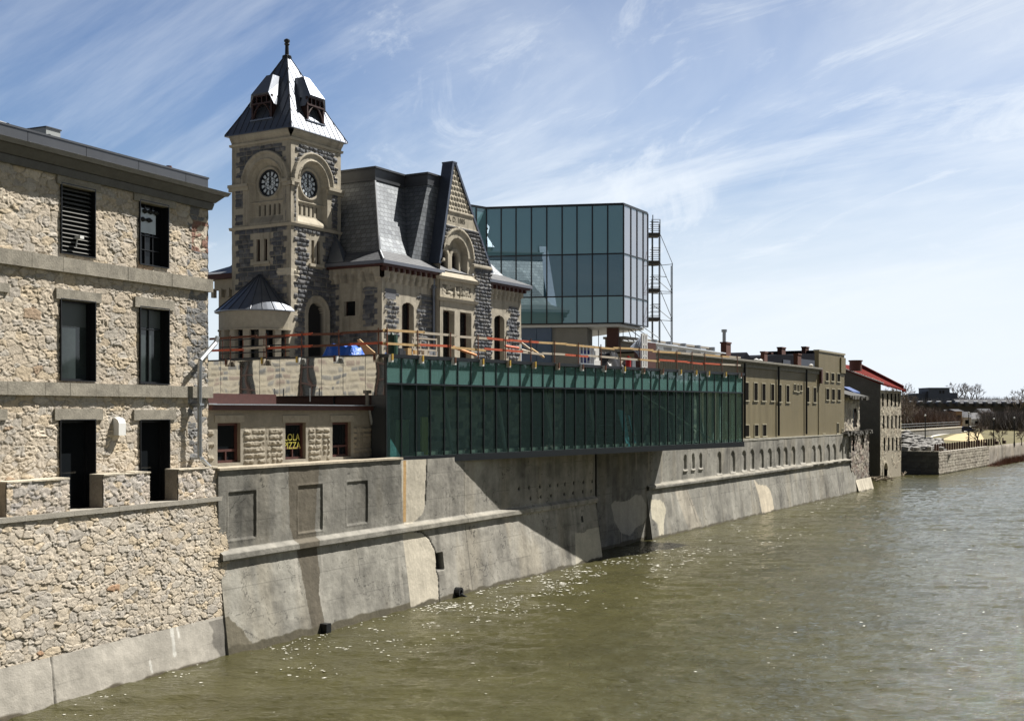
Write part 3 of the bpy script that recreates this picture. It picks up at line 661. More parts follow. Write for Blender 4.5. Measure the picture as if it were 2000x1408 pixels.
def wall_a(U, Z):
    c = stains(U, Z, 101); h = .035*(fbm(U*1.2, Z*1.2, 4, 6)-.5)+.012*(fbm(U*9, Z*9, 3, 8)-.5)
    up = Z > 3.42
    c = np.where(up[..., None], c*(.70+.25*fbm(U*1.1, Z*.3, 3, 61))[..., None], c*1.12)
    lip = (Z > 3.3) & (Z < 3.75); c = np.where(lip[..., None], rgb(.22, .21, .185)*(.55+.9*fbm(U*2, Z*4, 4, 4))[..., None], c)
    for (a0, a1, z0, z1) in PNR:
        e = np.minimum(np.minimum(U-a0, a1-U), np.minimum(Z-z0, z1-Z)); ins = e > 0
        h = np.where(ins, h-.045*sst(e, 0, .05), h+.015*sst(-e, .10, .0)*(np.abs(e) < .1))
        c = np.where((ins & (e < .05))[..., None], c*.75, c); c = np.where((ins & (e >= .05))[..., None], c*.92, c)
    # dark damp streak from the coping to the river
    P = [A(563, 905), A(566, 1030), A(585, 1065, .3), A(602, 1160, .1), A(612, 1235, 0), A(637, 1235, 0), A(627, 1160, .1), A(631, 1120, .15), A(624, 1062, .3), A(617, 1030), A(624, 905)]
    wob = .06*(fbm(U*4, Z*4, 3, 17)-.5)
    ds = polymask(U+wob, Z, P) & (Z < 9); c = np.where(ds[..., None], rgb(.115, .10, .075)*(.8+.4*fbm(U*2, Z*.5, 3, 4))[..., None], c)
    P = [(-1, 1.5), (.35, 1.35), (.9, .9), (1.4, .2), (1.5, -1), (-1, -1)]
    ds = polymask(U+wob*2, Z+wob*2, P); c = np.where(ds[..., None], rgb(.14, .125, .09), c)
    c = wetline(U, Z, c, 12)
    return h, c
def wall_b(U, Z):
    c = stains(U, Z, 151, rgb(.30, .285, .25)); h = .03*(fbm(U*1.2, Z*1.2, 4, 16)-.5)+.012*(fbm(U*9, Z*9, 3, 18)-.5)
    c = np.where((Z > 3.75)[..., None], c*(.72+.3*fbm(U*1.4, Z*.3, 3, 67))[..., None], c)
    # pale recast panel beside the seam and its bulging edge crack
    P = [A(780, 890), A(790, 1025), A(805, 1022), A(826, 1003), A(831, 985), A(834, 905), A(834, 880)]
    m1 = polymask(U, Z, P) & (Z > 3.7)
    P2 = [A(780, 1040, .4), A(830, 1035, .4), A(845, 1055, .38), A(853, 1080, .3), A(855, 1100, .25), A(856, 1110, .2), A(850, 1125, .2), A(856, 1140, .1), A(857, 1180, 0), A(800, 1230, 0)]
    P2 = [A(782, 1030, .4), A(805, 1036, .42), A(826, 1039, .4), A(840, 1052, .36), A(850, 1072, .3), A(853, 1087, .28), A(852, 1113, .2), A(857, 1128, .15), A(856, 1180, .05), (13.6, -.8), (11.0, -.8)]
    m2 = polymask(U, Z, P2) & (Z < 3.3)
    mm = m1 | m2
    c = np.where(mm[..., None], rgb(.47, .43, .35)*(.85+.25*fbm(U*2, Z*1, 3, 3))[..., None], c)
    crk = np.minimum(segdist(U, Z, [A(834, 880), A(834, 905), A(831, 985)]), segdist(U, Z, P2[1:9])+np.where(Z > 3.3, 9, 0))
    h = np.where(crk < .035, h-.05, h); c = np.where((crk < .03)[..., None], rgb(.03, .03, .025), c)
    rr = rect(U, Z, *(lambda p, q: (p[0], q[0], q[1], p[1]))(A(852, 1082, .25), A(868, 1111, .2)))
    h = np.where(rr, h-.3, h); c = np.where(rr[..., None], rgb(.02, .02, .02), c)
    lip = (Z > 3.3) & (Z < 3.72) & (U < A(1030, 990)[0]); c = np.where(lip[..., None], rgb(.25, .235, .20)*(.55+.9*fbm(U*2, Z*4, 4, 4))[..., None], c)
    P3 = [A(1122, 1040, .3), A(1140, 1040, .3), (33, 3.), (33, -.7), A(1125, 1110, 0)]; m3 = polymask(U, Z, P3) & (Z < 1.9)
    c = np.where(m3[..., None], rgb(.45, .42, .35)*(.85+.25*fbm(U*2, Z, 3, 9))[..., None], c)
    rust = (Z > 3.8) & (np.abs(U-12.02) < .12); c = np.where(rust[..., None], rgb(.42, .27, .12), c)
    # form joints, tie holes
    for x in (917, 1040): 
        a = A(x, 1100, .2)[0]; h = np.where(np.abs(U-a) < .02, h-.02, h); c = np.where((np.abs(U-a) < .018)[..., None], c*.6, c)
    for (x, y) in [(1014, 954), (1034, 952), (1055, 950), (1075, 948), (1090, 947), (1104, 945), (1121, 943), (1140, 941), (1157, 940), (1037, 973), (1057, 970), (1077, 968), (1103, 965), (1120, 962), (1139, 960), (1155, 959)]:
        a, z = A(x, y); r_ = np.hypot(U-a, Z-z) < .10; h = np.where(r_, h-.08, h); c = np.where(r_[..., None], rgb(.02, .02, .02), c)
    r_ = rect(U, Z, *(lambda p, q: (p[0], q[0], q[1], p[1]))(A(1137, 1008, .3), A(1141, 1019, .3))); c = np.where(r_[..., None], rgb(.015, .015, .015), c)
    c = wetline(U, Z, c, 14, .1)
    return h, c
wa = thing('concrete_wall', A_, (0, 0, 0), 'grey concrete river wall with three sunken blind windows under the pizza shop', 'retaining wall')
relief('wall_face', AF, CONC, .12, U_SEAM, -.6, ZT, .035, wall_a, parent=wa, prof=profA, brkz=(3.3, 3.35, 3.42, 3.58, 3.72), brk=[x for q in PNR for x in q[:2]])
MB(AF).box(.1, U_SEAM+.02, .42, 1.0, ZT-.02, ZT+.06).box(.14, U_SEAM, .55, 5, 6.0, ZT-.0).build('coping', mat('pale coping', (.37, .325, .25), .85, noise=[(1.5, .3), (9, .25)]), wa)
MB(AF).add([(.12, -.08, -.6), (.12, .0, 0), (.12, .45, 3.3), (.12, .28, 3.42), (.12, .28, 3.58), (.12, .5, 3.72), (.12, .5, 6.58), (.12, 1.5, 6.58), (.12, 1.5, -.6)], [tuple(range(8, -1, -1))]).box(.2, U_SEAM, .8, 5, -.6, 6.0).build('core', mat('concrete core', (.2, .19, .17), .9), wa)
b = MB(AF); a, z = AF.hit(629, 1228, .05); b.box(a-.14, a+.16, -.28, .2, z-.12, z+.24); b.build('outlet_box', BLACK, wa)
wb = thing('concrete_wall', A_, (U_SEAM, 0, 0), 'concrete river wall patched with pale panels, shaded by the glass pavilion above', 'retaining wall')
relief('wall_face', AF, CONC, U_SEAM, U_END, -.6, ZT-.08, .045, wall_b, parent=wb, prof=lambda U, Z: profA(U, Z)+.015, brkz=(3.3, 3.35, 3.42, 3.58, 3.72))
b = MB(AF); b.box(U_SEAM+.02, U_END-.3, .9, 6, -.6, ZT-.1)
b.prism([(0, 0)]*0 or [(U_END-.3, -.6), (U_END-.02, -.6), (U_END-.02, ZT-.1), (U_END-.3, ZT-.1)], .5, 3.2)
b.add([(U_END, -.05, -.6), (U_END, 3.2, -.6), (U_END, 3.2, 3.3), (U_END, .45, 3.3)], [(0, 1, 2, 3)])
b.build('core', MATS['concrete core'], wb)
a, z = AF.hit(893, 1155, .0); b = MB(AF)
b.arch(a, z, .10, .22, -.22, .1, 0, 2*pi, 12); b.cyl((a, -.2, z-.1), (a+.35, -.5, z-.35), .07, .03); b.build('drain_outlet', BLACK, wb)

# recessed bay between the two walls
RC = Face(A_, 'front', 1.9)
ra0, ra1 = RC.a(1165), RC.a(1290)
def rec_c(U, Z):
    c = stains(U, Z, 201, rgb(.20, .195, .18)); 
    P = [RC.hit(x, y) for x, y in ((1193, 985), (1200, 978), (1215, 980), (1228, 976), (1240, 966), (1252, 967), (1262, 985), (1266, 1005), (1256, 1022), (1242, 1030), (1230, 1046), (1212, 1040), (1200, 1018))]
    m1 = polymask(U, Z, P); c = np.where(m1[..., None], rgb(.36, .34, .30), c)
    return .03*fbm(U, Z, 3, 5), wetline(U, Z, c, 15, .15)
rcw = relief('recessed_wall', RC, CONC, ra0, ra1, -.6, ZT-.1, .06, rec_c, org=(ra0, 1.9, 0), label='dark recessed concrete bay with heart shaped patch between the two river walls', cat='retaining wall')

# far wall with blind arches
W_ = Fr(9.5, 81.3, 30.0); WF = Face(W_)
def W(x, y, d=.5): return WF.hit(x, y, d)
W_END = WF.a(1676); W_TOPL = 6.45
ZTW = lambda U: 6.5-.010*U*0
AR = []
for x0, x1, yt, yb in ((1335.5, 1341, 889, 918), (1351, 1356, 887, 916), (1365.5, 1371, 886, 915)): AR.append((x0, x1, yt, yb))
for x, yt, yb in ((1404.5, 884, 925), (1431, 882, 922), (1453, 881, 920), (1469, 879, 917), (1487, 878, 915), (1503, 877, 913), (1520, 875, 910), (1534, 874, 909), (1549, 873, 908), (1568, 871, 905), (1589, 871, 904), (1600.5, 870, 903), (1617, 869, 902), (1628.5, 868, 900), (1643.5, 867, 898), (1653.5, 866, 897)): AR.append((x-4, x+4, yt, yb))
ARR = []
for x0, x1, yt, yb in AR:
    a0, zt = W(x0, yt); a1, _ = W(x1, yt); zb = W(x0, yb)[1]; ARR.append((a0, a1, zb, zt))
def wall_w(U, Z):
    c = stains(U, Z, 251, rgb(.255, .245, .215)); h = .04*(fbm(U*.8, Z*.8, 4, 26)-.5)
    st = fbm(U*1.6, Z*.15, 3, 270); c = c*(.85+.3*st)[..., None]
    for a0, a1, z0, z1 in ARR:
        r_ = (a1-a0)/2; zc = z1-r_; ac = (a0+a1)/2
        dd = np.where(Z > zc, np.hypot(U-ac, Z-zc), np.abs(U-ac)); ins = (dd < r_) & (Z > z0) & (Z < z1+.1)
        h = np.where(ins, h-.11, h)
        sill = rect(U, Z, a0-.1, a1+.1, z0-.16, z0); h = np.where(sill, h+.08, h); c = np.where(sill[..., None], rgb(.34, .32, .28), c)
    P = [WF.hit(x, y, d) for x, y, d in ((1272, 975, .3), (1290, 976, .3), (1297, 982, .28), (1301, 995, .25), (1298, 1010, .2), (1296, 1022, .15), (1297, 1050, 0), (1289, 1056, 0), (1284, 1022, .15), (1274, 1012, .15))]
    m1 = polymask(U, Z, P); c = np.where(m1[..., None], rgb(.52, .48, .38)*(.9+.2*fbm(U*2, Z*2, 2, 5))[..., None], c)
    P = [WF.hit(x, y, d) for x, y, d in ((1472, 936, .42), (1480, 946, .4), (1495, 948, .38), (1502, 956, .35), (1508, 975, .2), (1513, 1003, 0), (1489, 1003, 0), (1481, 965, .25), (1474, 945, .4))]
    m1 = polymask(U, Z, P) & (Z < 3.2); c = np.where(m1[..., None], rgb(.52, .46, .36)*(.9+.2*fbm(U*2, Z*2, 2, 5))[..., None], c)
    P = [WF.hit(x, y, d) for x, y, d in ((1317, 955, .4), (1342, 952, .4), (1372, 1028, 0), (1348, 1042, 0))]
    m1 = polymask(U, Z, P) & (Z < 3.2); c = np.where(m1[..., None], c*1.25*rgb(1.05, 1, .95), c)
    # leaning dark form joints
    for x0, y0, x1, y1 in ((1341, 956, 1362, 1020), (1385, 960, 1398, 1012), (1528, 945, 1540, 978), (1572, 940, 1583, 965), (1618, 930, 1632, 965)):
        sd = segdist(U, Z, [WF.hit(x0, y0, .4), WF.hit(x1, y1, .1)]); c = np.where((sd < .06)[..., None], c*.6, c)
    lip = (Z > 3.3) & (Z < 3.5); c = np.where(lip[..., None], c*.8, c); c = np.where(((Z > 3.5) & (Z < 3.75))[..., None], rgb(.24, .225, .19)*(.55+.9*fbm(U, Z*4, 4, 4))[..., None], c)
    return h, wetline(U, Z, c, 16, .08)
ww = thing('arcaded_concrete_wall', W_, (0, 0, 0), 'long concrete river wall with a row of small blind arches below the beige building', 'retaining wall')
WSLOPE = lambda U, Z: profA(U, Z)+.0*U
brz = (3.3, 3.35, 3.42, 3.58, 3.72)
relief('wall_face', WF, CONC, 0, W_END, -.6, 6.26, .075, wall_w, parent=ww, prof=profA, brkz=brz, brk=[x for q in ARR for x in q[:2]])
b = MB(WF); b.hexa([(0, .47, 6.24), (W_END, .47, 6.24), (W_END, 1, 6.24), (0, 1, 6.24)], [(0, .47, 6.47), (W_END, .47, 6.28), (W_END, 1, 6.28), (0, 1, 6.47)]); b.build('coping', mat('stained coping', (.27, .26, .22), .9, noise=[(1.5, .25), (9, .15)]), ww)
b = MB(WF); b.box(.05, W_END, .8, 6, -.6, 6.26)
b.add([(0, 0, -.6), (0, .45, 3.3), (0, .5, 6.4), (0, 6, 6.4), (0, 6, -.6)], [(0, 4, 3, 2, 1)])
b.build('core', MATS['concrete core'], ww)
# ================================================================== OLD POST OFFICE
P_ = Fr(-13.971, 76., 30.5)
po = thing('old_post_office', P_, (0, 0, 10.5), 'Victorian stone post office with a clock tower, slate mansard roofs and a pointed gable', 'building')
LIM = rgb(.375, .338, .268)
DPAL = [(.075, .08, .09), (.10, .105, .115), (.13, .135, .145), (.09, .095, .11), (.16, .16, .165), (.11, .11, .115)]
def lime(U, Z, s=1):
    blk = h2(np.floor(U/.6+.5*(np.floor(Z/.38) % 2)), np.floor(Z/.38), s+9)
    soot = sst(fbm(U*3.5, Z*.35, 4, s+3), .5, .75)*.28
    return LIM*((.80+.30*fbm(U*1.5, Z*1.5, 3, s)+.12*blk)*(1-soot))[..., None]
def dark(U, Z, s, rh=.30, bl=.52, rel=.11):
    h, r, jm = courses(U, Z, s, rh, bl, .02, rel)
    c = pick(r, DPAL)*(.8+.4*h2((U*3).astype(int), (Z*5).astype(int), 3))[..., None]
    return h, c*jm[..., None]+rgb(.24, .22, .18)*(1-jm[..., None])
def tooth(U, Z, a, rh=.36, lo=.32, hi=.62):
    """toothed quoin beside an edge at distance a"""
    k = np.floor(Z/rh); return a < np.where(k % 2 == 0, lo, hi)+.12*(h2(k, k*0, 4)-.5)
def mixw(h1, c1, h2_, c2, m): return np.where(m, h1, h2_), np.where(m[..., None], c1, c2)
TW = 5.0
TL = Face(P_, 'left', 0.); TR = Face(P_, 'front', 0.)
ZC1 = 23.42; ZS2 = 20.62; ZTOP = 26.55
def tower_fn(ac, zc, slits, seed, extra=None):
    def fn(U, Z):
        hd, cd = dark(U, Z, seed); hl = .02*fbm(U*3, Z*3, 2, 2); cl = lime(U, Z, seed)
        e = np.minimum(U, TW-U); x = U-ac
        isd = Z < 20.5
        sa0, sa1, sz0, sz1 = slits; sm = (sa0+sa1)/2; sw = (sa1-sa0)/2
        k = np.floor(Z/.42)
        surround = (np.abs(U-sm) < sw+np.where(k % 2 == 0, .25, .5)) & (Z > sz0-.35) & (Z < sz1+.4)
        isd &= ~surround & ~tooth(U, Z, e)
        r = np.hypot(x, Z-zc)
        belf = (Z > 20.7) & (Z < 25.85)
        sp = (Z >= zc+.02) & (r > 2.0) & (Z < 25.7) & (e > .38)
        pier = (Z < 23.0) & (Z > 20.75) & (np.abs(x) > 1.65) & (e > .36) & (e < .95) & ((k % 2 == 0) | (h2(k, k*0, seed) > .45))
        isd |= (sp & ~tooth(U, Z, e, .34, .38, .7)) | pier
        h, c = mixw(hd-.01, cd, hl, cl, isd)
        arch_ = (Z >= zc) & (r < 2.0)
        h = np.where(arch_ & (r > 1.84), .20, h); h = np.where(arch_ & (r <= 1.84), .10, h)
        inn = (np.where(Z >= zc, r, np.abs(x)) < 1.42) & (Z > ZS2+.12) & belf
        h = np.where(arch_ & (r <= 1.5) & (r > 1.42), .16, h)
        dep = np.where((r < 1.42) & (Z > zc-.0), -.12-.22*sst(1.42-r, .0, .3), -.34)
        dep = np.where(r < 1.05, -.22, dep); dep = np.where(r < .88, -.45, dep)
        dep = np.where((Z < ZS2+.65) & (Z > ZS2), -.34+.40*(1-np.clip((Z-ZS2-.1)/.5, 0, 1)), dep)
        h = np.where(inn, dep, h)
        slot = inn & (Z > 21.32) & (Z < 21.98) & (np.abs(x) < 1.05) & (np.abs(((x+1.05)/.42) % 1-.5) < .17)
        h = np.where(slot, h-.15, h); c = np.where(slot[..., None], rgb(.02, .02, .02), c)
        bnd = inn & (Z > 22.1) & (Z < 22.22) & (r > .9); h = np.where(bnd, h+.1, h)
        fr_ = (Z > 26.0); h = np.where(fr_, .04+.22*sst(Z, 26.05, 26.5), h)
        if extra: h, c = extra(U, Z, h, c, hd, cd)
        return h, c
    return fn
clL = TL.hit(519.4, 348); clR = TR.hit(610.5, 352)
def slit(face, xs, y0, y1, x2): 
    a = [face.a(x) for x in xs+x2]; lo, hi = min(a), max(a); z1 = face.hit(xs[0], y0)[1]; z0 = face.hit(xs[0], y1)[1]; return lo, hi, z0, z1, sorted(a)
sL = slit(TL, [501, 508], 468, 511, [515.5, 522]); sR = slit(TR, [608, 613.6], 469, 514, [619, 625])
da0, da1 = TR.a(603), TR.a(633); dzt = TR.hit(612, 588)[1]; dmid = (da0+da1)/2; drr = (da1-da0)/2
def door_arch(U, Z, h, c, hd, cd):
    r = np.hypot(U-dmid, (Z-(dzt-drr-.1))); zc = dzt-drr-.1
    ring = np.where(Z > zc, r, np.abs(U-dmid)); m_ = (ring < drr+.5) & (Z < zc+drr+.6)
    c = np.where(m_[..., None], lime(U, Z), c); h = np.where(m_, np.where(ring > drr+.38, .12, np.where(ring > drr+.02, .02, -.35)), h)
    c = np.where((m_ & (ring < drr))[..., None], rgb(.015, .015, .015), c)
    blk = rect(U, Z, -.1, .75, 17.3, 17.75); c = np.where(blk[..., None], rgb(.55, .50, .40), c)
    return h, c
def lblock(U, Z, h, c, hd, cd):
    blk = rect(U, Z, -.1, 1.1, 17.3, 17.75); c = np.where(blk[..., None], rgb(.55, .50, .40), c); return h, c
tw = None
tr_ = relief('tower_wall', TR, ASHLAR, 0, TW, 10.5, ZTOP, .045, tower_fn(clR[0], ZC1-.05, sR[:4], 501, door_arch),
       holes=[(sR[4][0], sR[4][1], sR[2], sR[3]), (sR[4][2], sR[4][3], sR[2], sR[3])], parent=po)
tl_ = relief('tower_wall', TL, ASHLAR, 0, TW, 10.5, ZTOP, .045, tower_fn(clL[0], ZC1-.05, sL[:4], 551, lblock),
       holes=[(sL[4][0], sL[4][1], sL[2], sL[3]), (sL[4][2], sL[4][3], sL[2], sL[3])], parent=po)
b = MB(TR); b.box(.5, TW-.15, .5, TW-.15, 10.5, 26.3); b.box(.02, TW, 4.9, TW, 10.5, 26.5); b.box(4.9, TW, .02, 4.9, 10.5, 26.5); b.build('tower_core', LIME, po)
for fc, sl_ in ((TR, sR), (TL, sL)):
    for i in (0, 2): window(po, fc, sl_[4][i], sl_[4][i+1], sl_[2], sl_[3], depth=.22, frame=BROWNF, fw=.04, reveal=LIME, front=0)
    sm0, sm1 = sl_[0]-.25, sl_[1]+.25; MB(fc).box(sm0, sm1, -.14, .1, sl_[2]-.22, sl_[2]-.04).build('sill', LIME, po)
# string courses and cornices that wrap the tower
def band(z0, z1, pr, name='string_course', splay=.0):
    b = MB(TR); b.hexa([(-pr+splay, -pr+splay, z0), (TW+pr, -pr+splay, z0), (TW+pr, TW+pr, z0), (-pr+splay, TW+pr, z0)], [(-pr, -pr, z1), (TW+pr, -pr, z1), (TW+pr, TW+pr, z1), (-pr, TW+pr, z1)]); b.build(name, LIME, po)
band(20.44, 20.62, .16, splay=.08); band(25.88, 26.02, .14, splay=.05)
for fc, ac in ((TR, clR[0]), (TL, clL[0])):
    for x0, x1 in ((-.22, ac-1.45), (ac+1.45, TW+.2)):
        MB(fc).box(x0, x1, -.22, .1, 23.2, 23.40).box(x0, x1, -.12, .1, 22.98, 23.2).build('cornice', LIME, po)
# clocks
DIALW = mat('milky dial glass', (.62, .68, .72), .25, noise=[(6, .1)])
for fc, (ac, zc_) in ((TR, (clR[0], clR[1])), (TL, clL)):
    zc_ = ZC1-.08; R_ = .80
    ck = MB(fc).arch(ac, zc_, R_*.96, R_+.06, .30, .46, 0, 2*pi, 32).build('clock', BLACK, po)
    b = MB(fc); b.arch(ac, zc_, 0, R_, .40, .43, 0, 2*pi, 32); b.build('dial', DIALW, ck)
    b = MB(fc)
    b.arch(ac, zc_, R_*.56, R_*.60, .385, .402, 0, 2*pi, 32); b.arch(ac, zc_, R_*.92, R_, .385, .402, 0, 2*pi, 32)
    for k in range(12):
        t = pi/6*k; ca, sa = cos(t), sin(t); wv = .075
        q = [(ac+ca*R_*.60-sa*wv*.8, zc_+sa*R_*.60+ca*wv*.8), (ac+ca*R_*.60+sa*wv*.8, zc_+sa*R_*.60-ca*wv*.8), (ac+ca*R_*.93+sa*wv, zc_+sa*R_*.93-ca*wv), (ac+ca*R_*.93-sa*wv, zc_+sa*R_*.93+ca*wv)]
        b.prism(q, .385, .402)
    for k in range(6):
        t = pi/3*k; c0 = (ac+cos(t)*R_*.28, zc_+sin(t)*R_*.28); b.arch(c0[0], c0[1], R_*.25, R_*.28, .388, .402, 0, 2*pi, 12)
    b.build('numerals', BLACK, ck)
    b = MB(fc)
    for t, ln, wv in ((pi/2-.02, .66, .035), (pi/2+.16, .40, .055)):
        ca, sa = cos(t), sin(t); b.prism([(ac-sa*wv-ca*.15, zc_+ca*wv-sa*.15), (ac+sa*wv-ca*.15, zc_-ca*wv-sa*.15), (ac+sa*wv*.5+ca*ln, zc_-ca*wv*.5+sa*ln), (ac-sa*wv*.5+ca*ln, zc_+ca*wv*.5+sa*ln)], .34, .36)
    b.build('hands', BLACK, ck)
# tower roof: bell-cast pyramid in zinc, finial
OV = .33; ZE = 26.62; c0 = TW/2
def ring_(o, z): return [(-o, -o, z), (TW+o, -o, z), (TW+o, TW+o, z), (-o, TW+o, z)]
levels = [(OV+.02, ZE-.07), (OV, ZE), (-.47, ZE+1.5), (-1.66, ZE+4.0), (-2.42, 32.15)]
b = MB(TR)
for (o0, z0), (o1, z1) in zip(levels, levels[1:]): b.hexa(ring_(o0, z0), ring_(o1, z1))
rf = b.build('tower_roof', ZINC, po)
b = MB(TR)
for side in range(4):
    for k in range(-5, 6):
        t = k*.52
        def pt_(o, z, t_):
            p = {0: (c0+t_, -o-.0, z), 1: (-o, c0+t_, z), 2: (c0+t_, TW+o, z), 3: (TW+o, c0+t_, z)}[side]; return p
        prev = None
        for (o, z) in levels[1:]:
            hw = c0+o
            if abs(t) > hw: 
                if prev is not None:   # stop at the hip
                    (po_, pz) = prev; f_ = (c0+po_-abs(t))/((c0+po_)-(hw)+1e-9); oo = po_+(o-po_)*f_; z_ = pz+(z-pz)*f_
                    b.cyl(pt_(po_+.01, pz, t), pt_(oo+.01, z_, t), .028, n=4, cap=False)
                break
            if prev is not None: b.cyl(pt_(prev[0]+.01, prev[1], t), pt_(o+.01, z, t), .028, n=4, cap=False)
            prev = (o, z)
for sx_, sy_ in ((0, 0), (1, 0), (0, 1), (1, 1)):
    pts = [((-o if sx_ == 0 else TW+o), (-o if sy_ == 0 else TW+o), z) for o, z in levels[1:]]
    for p, q in zip(pts, pts[1:]): b.cyl(p, q, .045, n=5)
b.build('standing_seams', mat('dark seam', (.10, .105, .12), .4, .5), rf)
b = MB(TR); b.lathe((c0, c0, 32.05), [(0.0, -.0), (.30, .0), (.30, .07), (.14, .14), (.12, .75), (.19, .85), (.12, .92), (.2, 1.02), (.2, 1.12), (.08, 1.2), (0.0, 1.2)], 10); b.box(c0-.22, c0+.22, c0-.22, c0+.22, 31.95, 32.07); b.build('finial', BLACK, po)
# bell dormers
def dormer(fc, seamn):
    # along-axis centre c0; face outward offset negative d. the roof slope at height z:
    def ro(z):
        for (o0, z0), (o1, z1) in zip(levels, levels[1:]):
            if z0 <= z <= z1: return -(o0+(o1-o0)*(z-z0)/(z1-z0))
        return 2.4
    zb, ze, zt = ZE+.85, ZE+2.45, ZE+3.85; dF = ro(zb)-.02; wv = .86
    b = MB(fc)    # cheeks
    for s_ in (-1, 1):
        x = c0+s_*wv; x2 = c0+s_*(wv-.09)
        b.hexa([(min(x, x2), dF, zb), (max(x, x2), dF, zb), (max(x, x2), dF+.6, zb), (min(x, x2), dF+.6, zb)], [(min(x, x2), dF, ze-.7), (max(x, x2), dF, ze-.7), (max(x, x2), dF+1.6, ze-.7), (min(x, x2), dF+1.6, ze-.7)])
    dm = b.build('bell_dormer', BROWNF, po)
    b = MB(fc); e = .12
    # hood: hipped front, steep flanks that drop lower than the front eave
    A0 = (c0-wv-.18, dF-.02, ze-.75); A1 = (c0+wv+.18, dF-.02, ze-.75)
    M0 = (c0-wv+.12, dF-.22, ze+.0); M1 = (c0+wv-.12, dF-.22, ze+.0)
    T0 = (c0-.28, dF+.72, zt); T1 = (c0+.28, dF+.72, zt)
    B0 = (c0-wv-.1, dF+1.9, ze-.75); B1 = (c0+wv+.1, dF+1.9, ze-.75); K0 = (c0-.28, ro(zt)+.35, zt+.0); K1 = (c0+.28, ro(zt)+.35, zt)
    b.add([A0, M0, T0, K0, B0, A1, M1, T1, K1, B1], [(0, 1, 2, 3, 4), (5, 9, 8, 7, 6), (1, 6, 7, 2), (2, 7, 8, 3)])
    q = .07; b.add([A0, M0, M1, A1, (A0[0]+.1, A0[1]+.12, A0[2]), (M0[0]+.06, M0[1]+.14, M0[2]-q), (M1[0]-.06, M1[1]+.14, M1[2]-q), (A1[0]-.1, A1[1]+.12, A1[2])], [(0, 4, 5, 1), (1, 5, 6, 2), (2, 6, 7, 3)])
    hd_ = b.build('hood', ZINC, dm)
    b = MB(fc)
    # timber front: posts, two rails, four small lights above, pointed arch brace below
    d0, d1 = dF-.05, dF+.08
    for x in (-wv, wv-.12): b.box(c0+x, c0+x+.12, d0, d1, zb, ze-.1)
    zr = zb+.95
    b.box(c0-wv, c0+wv, d0-.02, d1, zr, zr+.1); b.box(c0-wv+.2, c0+wv-.2, d0-.02, d1, ze-.16, ze-.04)
    for x in (-.42, 0, .42): b.box(c0+x-.04, c0+x+.04, d0, d1, zr, ze-.1)
    for s_ in (-1, 1):
        pts = [(c0+s_*(wv-.1), zb), (c0+s_*(wv-.22), zb+.45), (c0+s_*.35, zb+.85), (c0, zb+1.06)]
        for p, r in zip(pts, pts[1:]): b.cyl((p[0], (d0+d1)/2, p[1]), (r[0], (d0+d1)/2, r[1]), .06, n=5)
    b.build('timber_front', BROWNF, dm)
    b = MB(fc); b.box(c0-wv, c0+wv, dF+.5, dF+.56, zb, ze-.1); b.build('dark_opening', mat('dark opening', (.012, .012, .015), .9), dm)
    b = MB(fc); b.box(c0-wv-.08, c0+wv+.08, dF-.1, dF+.15, zb-.08, zb); b.build('sill', ZINC, dm)
for fc in (TR, TL): dormer(fc, 0)
bl = MB(TR); bl.lathe((1.55, .78, ZE+1.1), [(.02, .75), (.2, .7), (.28, .3), (.42, .0), (.40, -.02)], 14); 
# bells glimpsed in the two front dormers
bl.lathe((.78, 1.55, ZE+1.1), [(.02, .75), (.2, .7), (.28, .3), (.42, .0), (.40, -.02)], 14)

# ---- main body
UB = TR.a(646); VF = TL.base
v_ = 0.
while True:
    x, y, _ = P_.pt(UB, v_)
    if x/y*F+CX >= 745.5: break
    v_ -= .005
VF = v_; VC = VF-.55
BF = Face(P_, 'front', VF); BS = Face(P_, 'left', UB); CF = Face(P_, 'front', VC)
UE = BF.a(1017.5); UC0 = BF.a(846); UC1 = BF.a(945.5)
print('PO', UB, VF, UC0, UC1, UE)
ZEV = 18.35; ZW = 18.05
def corbel(U, Z, h, c, a0, a1, n_, zt=17.75, zb=17.05):
    """row of small pointed niches under a projecting band"""
    pit = (a1-a0)/n_; x = ((U-a0)/pit) % 1-.5; m_ = (U > a0) & (U < a1)
    x = np.abs(x)*pit; top = zt-x*1.1
    ni = m_ & (x < pit*.25) & (Z < top) & (Z > zb)
    proj = (Z > zb+.28); h = np.where(proj & (Z < ZW+.3), .22, h); blk = (Z > zb) & (Z <= zb+.28) & (x > pit*.25); h = np.where(blk & m_, .14, h)
    c = np.where((Z > zb)[..., None], lime(U, Z, 9), c); h = np.where(ni, .0, h); c = np.where(ni[..., None], c*.8, c); return h, c
def arched(U, Z, a0, a1, zt):  # area of a shallow-arched window head
    r = (a1-a0)/2; ac = (a0+a1)/2; return (U > a0) & (U < a1) & (Z < zt-r*.55+np.sqrt(np.clip(r*r-(U-ac)**2, 0, None))*.55)
pw0, pw1 = BF.a(785), BF.a(808); pzt = BF.hit(786, 590)[1]
